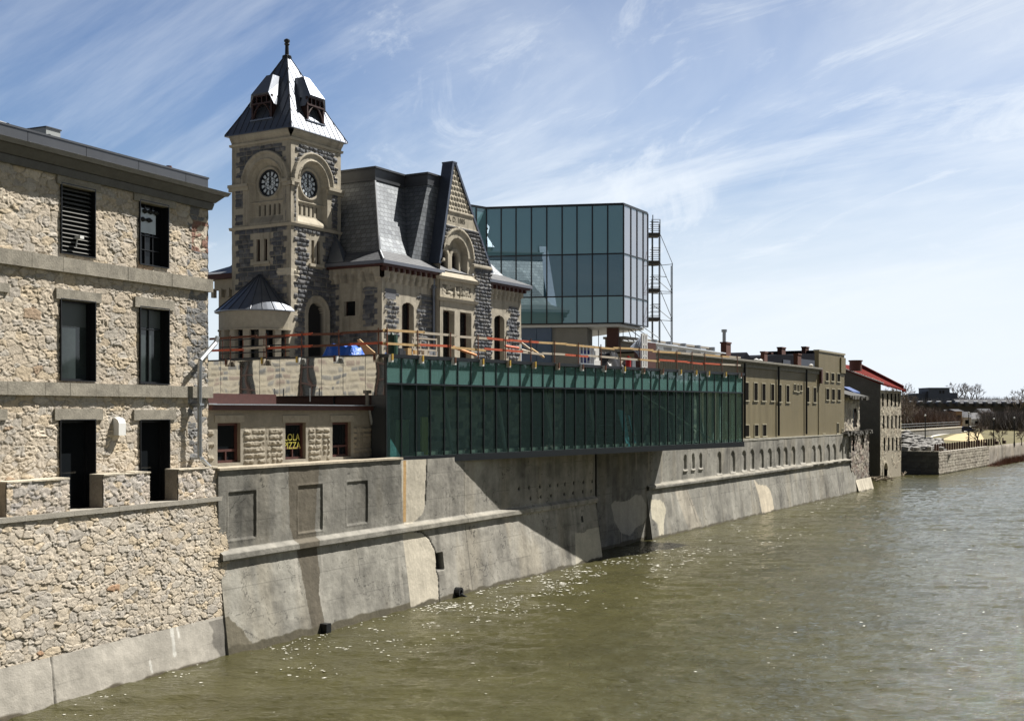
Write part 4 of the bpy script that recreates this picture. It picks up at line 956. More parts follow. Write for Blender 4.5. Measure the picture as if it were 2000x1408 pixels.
def pavL(U, Z):
    hd, cd = dark(U, Z, 601); h = .02*fbm(U*3, Z*3, 2, 2); c = lime(U, Z, 61)
    e = np.minimum(U-UB, UC0-U)
    isd = (~tooth(U, Z, U-UB, .4, .28, .55)) & (~(np.abs(U-(pw0+pw1)/2) < (pw1-pw0)/2+np.where(np.floor(Z/.4) % 2 == 0, .35, .6))) & (Z < 16.6)
    isd &= ~((Z > 15.8) & (Z < 16.25) & (U > pw0-.9) & (U < pw1+.9))
    h, c = mixw(hd, cd, h, c, isd)
    slab = (Z > 16.0) & (Z < 16.62) & (U < pw0-.7) & (U > UB+.3); c = np.where(slab[..., None], rgb(.13, .135, .15), c); h = np.where(slab, .02, h)
    return corbel(U, Z, h, c, UB+.45, UC0-.4, 7)
relief('front_wall', BF, ASHLAR, UB, UC0, 10.5, ZW, .06, pavL, holes=[(pw0, pw1, 10.5, pzt-.35)], drop=lambda U, Z: arched(U, Z, pw0, pw1, pzt), parent=po)
window(po, BF, pw0, pw1, 11, pzt+.02, depth=.45, frame=BROWNF, fw=.07, hb=(.6,), vb=(.5,), bw=.06, reveal=LIME, front=.02)
rw0, rw1 = BF.a(965), BF.a(985); rzt = BF.hit(966, 615)[1]
def pavR(U, Z):
    hd, cd = dark(U, Z, 651); h = .02*fbm(U*3, Z*3, 2, 2); c = lime(U, Z, 66)
    isd = (~tooth(U, Z, UE-U, .4, .28, .55)) & (~(np.abs(U-(rw0+rw1)/2) < (rw1-rw0)/2+np.where(np.floor(Z/.4) % 2 == 0, .35, .6))) & (Z < 16.6)
    isd &= ~((Z > 15.8) & (Z < 16.25) & (U > rw0-.9) & (U < rw1+.9))
    h, c = mixw(hd, cd, h, c, isd); return corbel(U, Z, h, c, UC1+.9, UE-.2, 7)
relief('front_wall', BF, ASHLAR, UC1, UE, 10.5, ZW, .06, pavR, holes=[(rw0, rw1, 10.5, rzt-.4)], drop=lambda U, Z: arched(U, Z, rw0, rw1, rzt), parent=po)
window(po, BF, rw0, rw1, 11, rzt+.02, depth=.45, frame=BROWNF, fw=.07, hb=(.6,), reveal=LIME, front=.02)
sw0, sw1 = sorted((BS.a(694), BS.a(672))); swt = BS.hit(683, 586)[1]; swb = BS.hit(683, 617)[1]
dp0, dp1 = sorted((BS.a(694), BS.a(737)))
def side(U, Z):
    hd, cd = dark(U, Z, 701); h = .02*fbm(U*3, Z*3, 2, 2); c = lime(U, Z, 71); k = np.floor(Z/.34)
    isd = (U > dp0+.2*(k % 2)) & (U < dp1-.6-.25*(h2(k, k*0, 3))) & (Z < 16.7) & (Z > 14.2)
    isd |= (Z < 13.9) & (U < -.0) & (U > VF+.35); isd |= (U > -.45-.3*(k % 2)) & (Z < 17)
    h, c = mixw(hd, cd, h, c, isd); return corbel(U, Z, h, c, VF+.35, -.3, 5)
relief('side_wall', BS, ASHLAR, VF, 0, 10.5, ZW, .06, side, holes=[(sw0, sw1, swb, swt-.1)], parent=po)
window(po, BS, sw0, sw1, swb, swt, depth=.3, frame=BROWNF, fw=.05, reveal=LIME, front=.02)
# central bay with gable
cwA, cwB = CF.a(865), CF.a(887.5); cwC, cwD = CF.a(898), CF.a(920.5); cwt = CF.hit(866, 605)[1]
bl0, bl1 = CF.a(856), CF.a(928)
arc0, arc1 = CF.a(861.5), CF.a(923); acm = (arc0+arc1)/2; arR = (arc1-arc0)/2; azs = CF.hit(893, 446)[1]-arR
uw = [(CF.a(865.5), CF.a(879.5)), (CF.a(888), CF.a(901))]; uwt = CF.hit(872, 488)[1]; uwb = CF.hit(872, 530)[1]
gx = CF.a(885.5); GZ = CF.hit(885.5, 322)[1]; gl = UC0; gr = UC1; gz0 = CF.hit(838, 506)[1]
zA0 = CF.hit(890, 446)[1]+.12; zA1 = zA0+.85
fz1 = CF.hit(858, 539)[1]; fz2 = CF.hit(857, 580)[1]
print('gable', gx, GZ, gl, gr, gz0, 'arch', acm, arR, azs, 'AD', zA0, 'fz', fz1, fz2, uwb, uwt)
def centre(U, Z):
    hd, cd = dark(U, Z, 751, .26, .45, .13); h = .02*fbm(U*3, Z*3, 2, 2); c = lime(U, Z, 76)
    k = np.floor(Z/.38)
    isd = ((U < bl0+.15*(k % 2)) | (U > bl1-.15*(k % 2))) & (Z < gz0+.2)
    x = U-acm; r = np.hypot(x, Z-azs)
    isd |= (Z > gz0+.1) & (Z < zA0-.05) & (np.where(Z > azs, r, np.abs(x)) > arR+.02)
    h, c = mixw(hd, cd, h, c, isd)
    A1_ = (Z > azs) & (r < arR); h = np.where(A1_ & (r > arR-.2), .20, h); h = np.where(A1_ & (r <= arR-.2), .08, h)
    Ri = arR-.75
    inn = np.where(Z > azs, r, np.abs(x)) < Ri; inn &= (Z > uwb-.1)
    h = np.where(inn, -.42, h)
    for (p, q) in uw:
        pc = (p+q)/2; pr_ = (q-p)/2; zc = uwt-pr_; rr = np.where(Z > zc, np.hypot(U-pc, Z-zc), np.abs(U-pc)); h = np.where((rr < pr_+.3) & (Z < uwt+.3) & (Z > uwb), -.22, h)
        h = np.where((rr < pr_) & (Z > uwb) & (Z < uwt+.05), -.6, h); c = np.where(((rr < pr_) & (Z > uwb) & (Z < uwt+.05))[..., None], rgb(.012, .01, .012), c)
    # frieze panel with carved leaves
    fzm = (fz1+fz2)/2-.12; pan = (np.abs(Z-fzm) < .34) & (U > bl0+.5) & (U < bl1-.6)
    cv = fbm(U*4.2, Z*4.2, 3, 88); lm = (np.abs(U-(bl0+bl1)/2) > .42) | (np.abs(U-(bl0+bl1)/2) < .3)
    h = np.where(pan, np.where(lm, .22*(cv-.5)-.02, .08), h); c = np.where((pan & lm & (cv < .47))[..., None], c*.45, c)
    # string at gable foot
    st = (Z > gz0-.0) & (Z < gz0+.22) & (np.abs(x) > arR-.2); h = np.where(st, .22, h); c = np.where(st[..., None], lime(U, Z, 5), c)
    # studded diaper in the gable
    dz = (Z-zA1-.2)/.36; dx = (U-gx)/.36+.5*(np.floor(dz) % 2); stud = .11*(1-np.maximum(np.abs(dz % 1-.5), np.abs(dx % 1-.5))*2)
    dia = Z > zA1+.2; h = np.where(dia, stud, h)
    h = np.where((Z > zA1) & (Z <= zA1+.2), .16, h); h = np.where((Z > zA0-.05) & (Z <= zA1), .08, h); h = np.where((Z > zA0-.2) & (Z <= zA0-.05) & (r > arR+.02), .14, h)
    ko = np.floor(Z/.4)
    return h, c
GS = (GZ-gz0)
gl_ = lambda Z: gl+(gx-gl)*(Z-gz0)/GS
gr_ = lambda Z: gr+(gx-gr)*(Z-gz0)/GS
relief('gable_wall', CF, ASHLAR, gl, gr, 10.5, GZ, .05, centre, holes=[(cwA, cwB, 10.5, cwt), (cwC, cwD, 10.5, cwt)], drop=lambda U, Z: (Z > gz0) & ((U < gl_(Z)) | (U > gr_(Z))), parent=po)
for p, q in ((cwA, cwB), (cwC, cwD)):
    window(po, CF, p, q, 11, cwt, depth=.5, frame=BROWNF, fw=.08, hb=(.7,), reveal=LIME, front=.02)
    MB(CF).prism([(p-.03, cwt+.02), (p-.03, cwt-.22), (p+.18, cwt+.02)], .02, .4).prism([(q+.03, cwt+.02), (q-.18, cwt+.02), (q+.03, cwt-.22)], .02, .4).build('chamfered_head', LIME, po)
b = MB(CF); b.hexa([(bl0-.15, -.22, fz1-.2), (bl1+.15, -.22, fz1-.2), (bl1+.15, .05, fz1-.2), (bl0-.15, .05, fz1-.2)], [(bl0-.25, -.3, fz1), (bl1+.25, -.3, fz1), (bl1+.25, .05, fz1), (bl0-.25, .05, fz1)])
b.hexa([(bl0+.0, -.28, fz1+.003), (bl1, -.28, fz1+.003), (bl1, .0, fz1+.003), (bl0, .0, fz1+.003)], [(bl0+.5, -.02, uwb-.05), (bl1-.5, -.02, uwb-.05), (bl1-.5, .3, uwb-.05), (bl0+.5, .3, uwb-.05)])
b.hexa([(bl0-.1, -.15, fz2-.2), (bl1+.1, -.15, fz2-.2), (bl1+.1, .05, fz2-.2), (bl0-.1, .05, fz2-.2)], [(bl0-.15, -.24, fz2), (bl1+.15, -.24, fz2), (bl1+.15, .05, fz2), (bl0-.15, .05, fz2)])
b.build('sill_cornice', LIME, po)
text_part('A. D. 1885', .50, CF, CF.a(890), -.09, (zA0+zA1)/2+.0, mat('incised letter shade', (.08, .07, .05), .9), po)
b = MB(CF)   # flank returns of the projecting bay and its core
b.box(gl, gl+.05, .05, 1.2, 10.5, gz0); b.box(gr-.05, gr, .05, 1.2, 10.5, gz0)
b.build('bay_return', LIME, po)
# gable roof slab: thick raking cheeks with dark metal
b = MB(CF); t = .24
def rake(x0, x1, s_):
    o = t*s_
    b.hexa([(x0+o*0-.0, -.12, gz0-.15), (x0+o, -.12, gz0-.15), (x0+o, .75, gz0-.15), (x0, .75, gz0-.15)] if s_ > 0 else [(x0+o, -.12, gz0-.15), (x0, -.12, gz0-.15), (x0, .75, gz0-.15), (x0+o, .75, gz0-.15)],
           [(x1, -.12, GZ+.12), (x1+o, -.12, GZ+.12), (x1+o, .75, GZ+.12), (x1, .75, GZ+.12)] if s_ > 0 else [(x1+o, -.12, GZ+.12), (x1, -.12, GZ+.12), (x1, .75, GZ+.12), (x1+o, .75, GZ+.12)])
rake(gl-.02, gx-.02, -1); rake(gr+.02, gx+.02, 1)
b.prism([(gl, gz0-.1), (gr, gz0-.1), (gx, GZ-.05)], .64, .74)
b.box(gx-.28, gx+.28, -.14, .78, GZ+.1, GZ+.2)
NAVY = mat('dark blue grey roof metal', (.10, .115, .15), .45, .7, noise=[(2, .12)])
b.build('gable_roof', NAVY, po)
# roofs
def hip(x0, x1, y0, y1, z0, x2, x3, y2, y3, z1): return [(x0, y0, z0), (x1, y0, z0), (x1, y1, z0), (x0, y1, z0)], [(x2, y2, z1), (x3, y2, z1), (x3, y3, z1), (x2, y3, z1)]
FL = Face(P_, 'front', 0.); VB = 9.
ZK, ZSL, ZCB = 19.12, 24.15, 25.0
def mansard(name, x0, x1, y0, y1, ov, ki, ti, rend=True, zt=ZSL, cb=True, mm=SLATE):
    MB(FL).hexa(*hip(x0-ov, x1+ov, y0-ov, y1, ZEV, x0+ki, x1-ki, y0+ki, y1, ZK)).build('kick_slates', KICK, po); b = MB(FL)
    s_ = (.35)
    za = ZK+1.0
    b.hexa(*hip(x0+ki, x1-ki, y0+ki, y1, ZK, x0+ki+.42, x1-ki-.42, y0+ki+.42, y1, za))
    b.hexa(*hip(x0+ki+.42, x1-ki-.42, y0+ki+.42, y1, za, x0+ti, x1-ti, y0+ti, y1, zt))
    r = b.build(name, mm, po)
    if cb:
        b = MB(FL); b.box(x0+ti-.10, x1-ti+.1, y0+ti-.10, y1, zt-.05, zt+.10); b.hexa(*hip(x0+ti+.02, x1-ti-.02, y0+ti+.02, y1, zt+.1, x0+ti-.05, x1-ti+.05, y0+ti-.05, y1, ZCB-.12)); b.box(x0+ti-.18, x1-ti+.18, y0+ti-.18, y1, ZCB-.12, ZCB)
        b.build('roof_curb', MEMB, r)
        for xx, sx_ in ((x0, 1), (x1, -1)):
            pts = [(xx-ov*sx_, y0-ov, ZEV+.02), (xx+ki*sx_, y0+ki, ZK), (xx+(ki+.42)*sx_, y0+ki+.42, za), (xx+ti*sx_, y0+ti, zt)]
            b = MB(FL)
            for p, q in zip(pts, pts[1:]): b.cyl(p, q, .075, n=6)
            b.build('hip_roll', mat('pale zinc roll', (.42, .44, .47), .35, .6), r)
    return r
XR = UC0+1.6
mansard('mansard_roof', UB, XR+2, VF, VB, .6, .5, 2.15)
# central block (steep sides, behind the gable)
b = MB(FL); tL = BF.hit(790, 346, 2.15)[0]; tR = 2*gx-tL
b.hexa([(tL-2.0, VF+.2, ZK-.5), (tR+2.0, VF+.2, ZK-.5), (tR+2.0, VB, ZK-.5), (tL-2.0, VB, ZK-.5)], [(tL, VF+.22, ZSL), (tR, VF+.22, ZSL), (tR, VB, ZSL), (tL, VB, ZSL)])
cr = b.build('central_roof', SLATE, po)
b = MB(FL); b.box(tL-.08, tR+.08, VF+.16, VB, ZSL, ZSL+.12); b.box(tL+.02, tR-.02, VF+.22, VB, ZSL+.1, ZCB-.12); b.box(tL-.14, tR+.14, VF+.1, VB, ZCB-.12, ZCB); b.build('roof_curb', MEMB, cr)
# right pavilion: gentler hipped roof
b = MB(FL); x0, x1 = UC1-.5, UE+.1
MB(FL).hexa(*hip(x0, x1+.75, VF-.6, VB, ZEV, x0, x1-1.6, VF+.7, VB, ZK-.1)).build('kick_slates', KICK, po); b.hexa(*hip(x0, x1-1.6, VF+.7, VB, ZK-.1, x0, x1-4.6, VF+2.4, VB, ZK+2.6)); b.hexa(*hip(x0, x1-4.6, VF+2.4, VB, ZK+2.6, x0, x1-5.4, VF+2.9, VB, ZK+3.6))
r = b.build('hipped_roof', SLATE, po)
# eaves: gutters and dark brackets
def eave(name, x0, x1, y, xl=None):
    b = MB(FL); b.box(x0, x1, y-.64, y-.42, ZEV-.22, ZEV-.01); b.build('gutter', mat('blue grey gutter', (.16, .17, .20), .4, .4), po)
    b = MB(FL); b.box(x0+.1, x1-.1, y-.5, y+.1, ZEV-.36, ZEV-.2); k = x0+.5
    while k < x1-.3: b.box(k, k+.16, y-.48, y, ZEV-.62, ZEV-.36); k += .62
    b.build('eave_brackets', REDWD, po)
eave('e', UB-.64, UC0+.5, VF); eave('e', UC1-.2, UE+.7, VF)
b = MB(FL); b.box(UB-.64, UB-.42, VF-.4, 0, ZEV-.22, ZEV-.01); b.build('gutter', MATS['blue grey gutter'], po)
b = MB(FL); b.box(UB-.5, UB+.0, VF-.3, 0, ZEV-.36, ZEV-.2); b.build('eave_brackets', REDWD, po)
b = MB(FL); b.box(UE+.5, UE+.8, VF-.4, VB, ZEV-.2, ZEV-.01); b.build('gutter', MATS['blue grey gutter'], po)
# snow-white roof saddle by the tower
b = MB(FL); a0 = BS.hit(650, 519)[0]; b.add([(UB-.55, -.15, ZEV+.05), (UB-.55, -1.5, ZEV+.05), (UB+.3, -1.0, ZEV+.75), (UB+.35, -.05, ZEV+2.1)], [(0, 1, 2), (0, 2, 3), (0, 3, 1), (1, 3, 2)]); b.build('roof_flashing', ZINC, po)
for px_, sh in ((843, 0), (949, 0)):
    a = BF.a(px_); b = MB(BF); b.cyl((a, -.18, ZEV-.5), (a, -.18, 11), .09, n=8); b.box(a-.14, a+.14, -.32, 0, ZEV-1.3, ZEV-1.15); b.build('rainwater_pipe', mat('grey blue pipe', (.20, .22, .26), .4, .4), po)
b = MB(FL); b.box(UB+.5, UE-.05, VF+.7, VB, 10.5, ZEV); b.box(UE-.05, UE, VF+.05, VB, 10.5, ZW); b.build('body_core', LIME, po)
for (fc, a, z_, n_) in ((TR, 0, 0, 0),): pass
# ---- round porch with conical roof on the tower's left face
pc = 2.55; pr_ = 2.45
ze = TL.hit(500, 603, -pr_*.8)[1]; 
b = MB(Face(P_, 'front', 0.)); n_ = 28
def half(rx, z): return [(-rx*sin(pi*i/n_), pc+rx*cos(pi*i/n_), z) for i in range(n_+1)]
def halfband(b, r0, z0, r1, z1):
    A__ = half(r0, z0); B__ = half(r1, z1); vs = A__+B__; m_ = n_+1
    b.add(vs, [(i, i+1, m_+i+1, m_+i) for i in range(n_)])
def shell(r0, r1, z0, z1):
    b_ = MB(FL); halfband(b_, r0, z0, r0, z1); halfband(b_, r1, z1, r1, z0); halfband(b_, r0, z1, r1, z1); halfband(b_, r1, z0, r0, z0); return b_
zap = 17.35; zev = 15.02
b = MB(FL); halfband(b, pr_+.42, zev-.06, pr_+.42, zev); halfband(b, pr_+.42, zev, pr_*.62, zev+1.15); halfband(b, pr_*.62, zev+1.15, .12, zap+.1); halfband(b, pr_+.42, zev-.06, pr_-.2, zev-.06)
cone = b.build('porch_roof', ZINC, po)
b = MB(FL)
for k in range(1, 12):
    t = pi*k/12; f = lambda r, z: (-r*sin(t), pc+r*cos(t), z)
    for p, q in ((f(pr_+.43, zev+.01), f(pr_*.62+.01, zev+1.16)), (f(pr_*.62+.01, zev+1.16), f(.13, zap+.11))): b.cyl(p, q, .03, n=4, cap=False)
b.build('standing_seams', MATS['dark seam'], cone)
shell(pr_+.12, pr_-.2, 13.85, zev-.06).build('porch_frieze', LIME, po); shell(pr_+.22, pr_-.2, 13.78, 13.86).build('porch_string', LIME, po)
shell(pr_+.1, pr_-.25, 10.5, 11.6).build('porch_base', LIME, po)
for k in range(9):
    t = pi*(k+.0)/8; x, y = -(pr_-.05)*sin(t), pc+(pr_-.05)*cos(t)
    b = MB(FL); e = np.array((sin(t), cos(t))); 
    tx, ty = -cos(t)*.21, -sin(t)*.21; nx, ny = -sin(t)*.17, cos(t)*.17
    q = [(x+tx+nx, y+ty+ny), (x-tx+nx, y-ty+ny), (x-tx-nx, y-ty-ny), (x+tx-nx, y+ty-ny)]
    b.hexa([(p[0], p[1], 11.6) for p in q], [(p[0], p[1], 13.78) for p in q]); b.build('porch_pier', LIME, po)
shell(pr_-.55, pr_-.6, 10.6, 13.85).build('porch_glazing', DGLASS, po)
# ---- small rear wing at the left of the tower
RWg = Face(P_, 'left', 2.0); w0 = RWg.hit(427, 560); 
b = MB(FL); vv = w0[0]; b.box(2.0, 8, 5.2, vv, 10.5, 16.9); b.box(1.8, 8, 5.2, vv+.2, 16.9, 17.6); b.build('rear_wing', LIME, po)
b = MB(FL)
for k in range(5): b.box(1.72, 2.0, 5.5+k*.7, 5.75+k*.7, 16.4, 17.0)
b.build('wing_corbels', LIME, po)
b = MB(FL); b.box(1.2, 8.5, 5, vv+.85, 17.6, 17.9); b.build('wing_eave', REDWD, po)
b = MB(FL); b.hexa([(1.1, 5, 17.9), (9, 5, 17.9), (9, vv+.95, 17.9), (1.1, vv+.95, 17.9)], [(3.6, 5, 19.0), (9, 5, 19.0), (9, vv-1.2, 19.0), (3.6, vv-1.2, 19.0)]); b.build('wing_roof', SLATED, po)
# ================================================================== GLASS PAVILION over the river
G_ = Fr(-5.6, 53.55, 37.85); GF = Face(G_); GLEN = 34.3; GB, GT, GM = 6.33, 11.25, 9.93
gp = thing('glass_pavilion', G_, (0, 0, GB), 'long green glass pavilion cantilevered over the river with black mullions', 'building')
NP = 35; pw = GLEN/NP
GL_LO = glassmat('green vision glass', (.70, .78, .76), .06, .8, 0.0, (.88, 1, .98), body=(.13, .21, .205), bodyfac=.10)
GL_HI = glassmat('green fritted glass', (.70, .80, .78), .05, .75, 0.0, (.9, 1, 1), body=(.22, .42, .40), bodyfac=.38)
for k in range(NP):
    a0, a1 = k*pw+.03, (k+1)*pw-.03
    MB(GF).box(a0, a1, .0, .02, GB+.32, GM-.04).build('glass_panel', GL_LO, gp)
    MB(GF).box(a0, a1, .0, .02, GM+.04, GT-.17).build('fritted_panel', GL_HI, gp)
for k in range(NP+1): MB(GF).box(k*pw-.026, k*pw+.026, -.035, .04, GB+.3, GT-.14).build('mullion', MULL, gp)
b = MB(GF)
b.box(-.05, GLEN+.05, -.06, .1, GM-.04, GM+.04); b.build('transom', MULL, gp)
MB(GF).box(-.08, GLEN+.08, -.10, .25, GB, GB+.32).build('bottom_beam', MULL, gp)
MB(GF).box(-.08, GLEN+.08, -.12, .35, GT-.16, GT+.0).build('roof_edge', MULL, gp)
# right end wall and back
ge = Face(G_, 'right', GLEN)
for k in range(4): MB(ge).box(k*1.0+.03, (k+1)*1.0-.03, 0, .02, GB+.32, GT-.17).build('end_glass', GL_LO, gp)
# floor, ceiling, back wall: the room behind the glass
ROOMD = 9.
FLR = mat('site floor concrete', (.20, .20, .18), .8, noise=[(1, .3)])
MB(GF).box(.0, GLEN, .26, ROOMD, GB+.02, GB+.30).build('floor_slab', FLR, gp)
MB(GF).box(.0, GLEN, .36, ROOMD, GM+.6, GM+.85).build('ceiling', mat('pale soffit board', (.30, .32, .31), .8), gp)
b = MB(GF)
def backw(U, Z):
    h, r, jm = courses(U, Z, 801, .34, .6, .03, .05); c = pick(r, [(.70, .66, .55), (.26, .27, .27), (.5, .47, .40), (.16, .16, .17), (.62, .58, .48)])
    blk = np.floor(U/1.3); m_ = h2(blk, blk*0, 4) > .55; dk = rgb(.035, .04, .04)*(.7+.6*fbm(U, Z, 3, 3))[..., None]  # bright stones and dark bays put interior light and shade into colour
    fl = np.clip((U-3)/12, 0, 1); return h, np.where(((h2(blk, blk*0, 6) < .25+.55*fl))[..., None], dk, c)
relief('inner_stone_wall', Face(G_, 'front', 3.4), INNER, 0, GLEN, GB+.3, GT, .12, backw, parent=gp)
b = MB(GF); b.box(GLEN-.3, GLEN-.05, .3, ROOMD, GB+.3, GT-.2); 
MB(GF).box(.0, GLEN-.1, ROOMD-.5, ROOMD-.3, GB, GT-.2).build('back_wall', MATS['interior dark'], gp)
# backing strip just behind the fritted band, little pale fins
MB(GF).box(.1, GLEN-.1, .55, .60, GM+.08, GT-.3).build('ceiling_fascia', mat('teal grey fascia', (.22, .30, .29), .7, noise=[(.7, .2)]), gp)
FINM = mat('pale fin', (.8, .85, .82), .6)
for k in range(NP): MB(GF).box(k*pw+.62, k*pw+.80, .22, .5, GM+.06, GM+.62).build('bracket_fin', FINM, gp)
for k in range(NP): 
    if k > 1: MB(GF).box(k*pw+.08, k*pw+.70, .14, .2, GB+.34, GB+.5).build('sill_bracket', mat('unpainted steel plate', (.75, .78, .68), .7), gp)
for k in range(8): a = 2.4+k*4.3; MB(GF).cyl((a, 1.9, GB+.3), (a, 2.6, GM+.6), .10, n=10).build('column', mat('pale grey column', (.6, .62, .58), .6), gp)
# vertical sheet strips (east end), a stair-like brace
LS = mat('pale strip', (.75, .82, .74), .7)
for k in range(9):
    a = 25.2+k*1.0; MB(GF).box(a, a+.10+.12*(k % 3), 1.1, 1.2, GB+.4, GM+.3).build('blind_strip', LS, gp)
b = MB(GF); b.hexa([(23.2, .9, GM-.35), (23.4, .9, GM-.35), (23.4, 1.0, GM-.35), (23.2, 1.0, GM-.35)], [(23.2, .9, GM-.2), (23.4, .9, GM-.2), (23.4, 1.0, GM-.2), (23.2, 1.0, GM-.2)])
MB(GF).cyl((22.4, .8, GM-.1), (31.6, .8, GB+.5), .05, n=6).build('diagonal_brace', LS, gp)
# loose things inside the pavilion
CY = mat('cyan plastic sheet', (.35, .8, .85), .35, bump=[(3, .1)])
t = MB(GF); t.hexa([(.25, .5, GB+.3), (1.6, .6, GB+.3), (1.6, 1.2, GB+.3), (.25, 1.1, GB+.3)], [(.3, .5, GB+1.85), (.7, .6, GB+1.4), (.8, 1.2, GB+1.3), (.3, 1.1, GB+1.8)])
t.build('plastic_wrap_bundle', CY, None, (.9, .8, GB+.3), label='bundle of cyan plastic wrap inside the first glass bay', cat='plastic wrap')
t = MB(GF); t.box(2.2, 3.1, 1.5, 2.0, GB+.3, GB+1.9); t.box(2.15, 3.15, 1.45, 2.05, GB+1.9, GB+1.96); t.build('equipment_cabinet', mat('olive cabinet', (.20, .26, .14), .6), None, (2.6, 1.7, GB+.3), label='olive green cabinet standing inside the second glass bay', cat='cabinet')
t = MB(GF); t.box(3.45, 3.9, 1.0, 1.08, GB+.3, GB+2.1); t.build('yellow_board', mat('yellow plastic', (.45, .42, .04), .5), None, (3.6, 1, GB+.3), label='narrow yellow board leaning inside the third glass bay', cat='board')
for (x0, x1, y0, y1, dd) in ((1224, 1237, 800, 868, .5), (1243, 1247, 810, 850, .9)):
    a0, a1 = GF.a(x0, dd), GF.a(x1, dd); zt = GF.z(x0, y0, dd)
    t = MB(GF); t.hexa([(a0+.05, dd, GB+.3), (a1-.35, dd, GB+.3), (a1-.35, dd+.05, GB+.3), (a0+.05, dd+.05, GB+.3)], [(a0, dd+.6, zt), (a1, dd+.6, zt-.05), (a1, dd+.65, zt-.05), (a0, dd+.65, zt)])
    t.build('leaning_board', mat('cyan foam board', (.25, .7, .85), .6), None, (a0, dd, GB+.3), label='%s cyan foam board leaning inside the glass pavilion' % ('wide' if x0 == 1224 else 'narrow'), cat='foam board')
def shelf(a, n_, y):
    b = MB(GF)
    for k in range(n_): b.box(a, a+3.6, y, y+.8, GB+.5+k*.33, GB+.56+k*.33)
    for s_ in (0, 1.75, 3.5): b.box(a+s_, a+s_+.08, y, y+.08, GB+.3, GB+.5+n_*.33)
    b.build('material_rack', mat('dark rack', (.05, .055, .06), .6), None, (a, y, GB+.3), label='dark steel rack of stacked building material near the right end of the pavilion', cat='rack')
shelf(20.3, 6, 2.2)

# ---- mirror-clad return wall, from the pavilion corner back towards the stone building
ang = 124.6; ML = 11.67
M_ = Fr(-5.6-ML*sin(radians(ang)), 53.55-ML*cos(radians(ang)), ang); MF = Face(M_)
MIR = glassmat('mirror steel panel', (0, 0, 0), .62, .9, .02, (.82, .82, .79), body=(.18, .17, .15), bodyfac=1., bump=(.55, .012))
mw = thing('mirror_clad_wall', M_, (ML/2, 0, 9.4), 'mirror polished metal wall under the terrace reflecting warm stonework', 'wall')
mx_ = [0]+[MF.a(x) for x in (431, 507, 546.5, 628, 670, 713.5)]+[MF.a(751)]
MZ = 9.42
for p, q in zip(mx_, mx_[1:]): MB(MF).box(p+.012, q-.012, 0, .04, MZ, GT-.08).build('mirror_panel', MIR, mw)
MB(MF).box(0, ML-.06, .05, 1.2, MZ-.02, GT-.1).build('backing', BLACK, mw)
MB(MF).box(0, ML-.06, -.03, 1.2, GT-.08, GT+.0).build('roof_edge', MULL, mw)
mr0 = MF.a(724.5)
MB(MF).box(mr0, ML-.02, .045, .3, GB, MZ-.02).build('dark_panel', mat('dark grey panel', (.03, .035, .04), .3), mw)
MB(MF).box(MF.a(415), mr0, .3, .4, 7.5, MZ-.02).build('shaded_soffit_wall', mat('dark oxide paint', (.05, .022, .018), .8), mw)
for x in (536, 606): a = MF.a(x, -.3); MB(MF).cyl((a, -.3, 9.15), (a, -.3, 9.15+.62), .035, n=6).build('roof_pipe', GALV, None, (a, -.3, 9.15), label='thin metal pipe in front of the mirror wall, %s one' % ('left' if x == 536 else 'right'), cat='pipe')
# ---- terrace slab
def wbox(name, pts, z0, z1, m_, **k):
    b = MB(); n_ = len(pts); b.add([(x, y, z0) for x, y in pts]+[(x, y, z1) for x, y in pts], [tuple(range(n_))[::-1], tuple(range(n_, 2*n_))]+[(i, (i+1) % n_, n_+(i+1) % n_, n_+i) for i in range(n_)]); return b.build(name, m_, **k)
g0 = G_.pt(.1, .3); g1 = G_.pt(GLEN-.05, .3); g2 = G_.pt(GLEN-.05, 15); m0 = M_.pt(0.1, .1); m1 = M_.pt(ML-.2, .15)
wbox('roof_terrace', [g0[:2], g1[:2], g2[:2], P_.pt(UE+3, 12)[:2], P_.pt(-8, 14)[:2], m0[:2], m1[:2]], 10.9, 11.22, mat('terrace membrane', (.16, .155, .15), .85, noise=[(.8, .2)]), label='flat grey roof terrace in front of the old post office', cat='terrace', org=(0, 60, 11))

# ---- guard rails
def guard(nm, face, posts, a_lo, a_hi, label, d=.12, zt=GT, seed=1):
    rnd = random.Random(seed); g = thing(nm, face.fr, ((a_lo+a_hi)/2, face.base+d, zt), label, 'guardrail', 'construction guardrails on the terrace edge')
    for a in posts:
        lean = rnd.uniform(-.03, .03)
        p = MB(face).cyl((a, d-.08, zt-.25), (a+lean, d-.08, zt+1.18), .032, n=5).build('post', RUST, g)
        MB(face).box(a-.09, a+.11, d-.36, d-.22, zt-.36, zt-.04).build('clamp', WHITE if rnd.random() > .3 else LUMB, p)
        MB(face).box(a-.04, a+.045, d-.42, d-.362, zt-.28, zt+.0).build('clamp_screw', YEL if rnd.random() > .4 else RUST, p)
    for zr in (1.04, .50):
        a = a_lo
        while a < a_hi-.1:
            e = min(a+rnd.uniform(1.6, 3.4), a_hi); z_ = zt+zr+rnd.uniform(-.03, .03); z2 = z_+rnd.uniform(-.05, .05)
            m_ = rnd.choice([ORANGE, ORANGE, LUMB, LUMB, NEWWD]) if seed == 1 else rnd.choice([ORANGE, ORANGE, RUST, LUMB])
            b = MB(face); h_ = .055
            b.hexa([(a, d-.04, z_-h_), (e+.1, d-.04, z2-h_), (e+.1, d, z2-h_), (a, d, z_-h_)], [(a, d-.04, z_+h_), (e+.1, d-.04, z2+h_), (e+.1, d, z2+h_), (a, d, z_+h_)])
            b.build('rail_board', m_, g); a = e
    return g
gpx = [757.8, 817.5, 881, 935.5, 988, 1037.8, 1084, 1131, 1175, 1213, 1251, 1288, 1323, 1353, 1378, 1411, 1441]
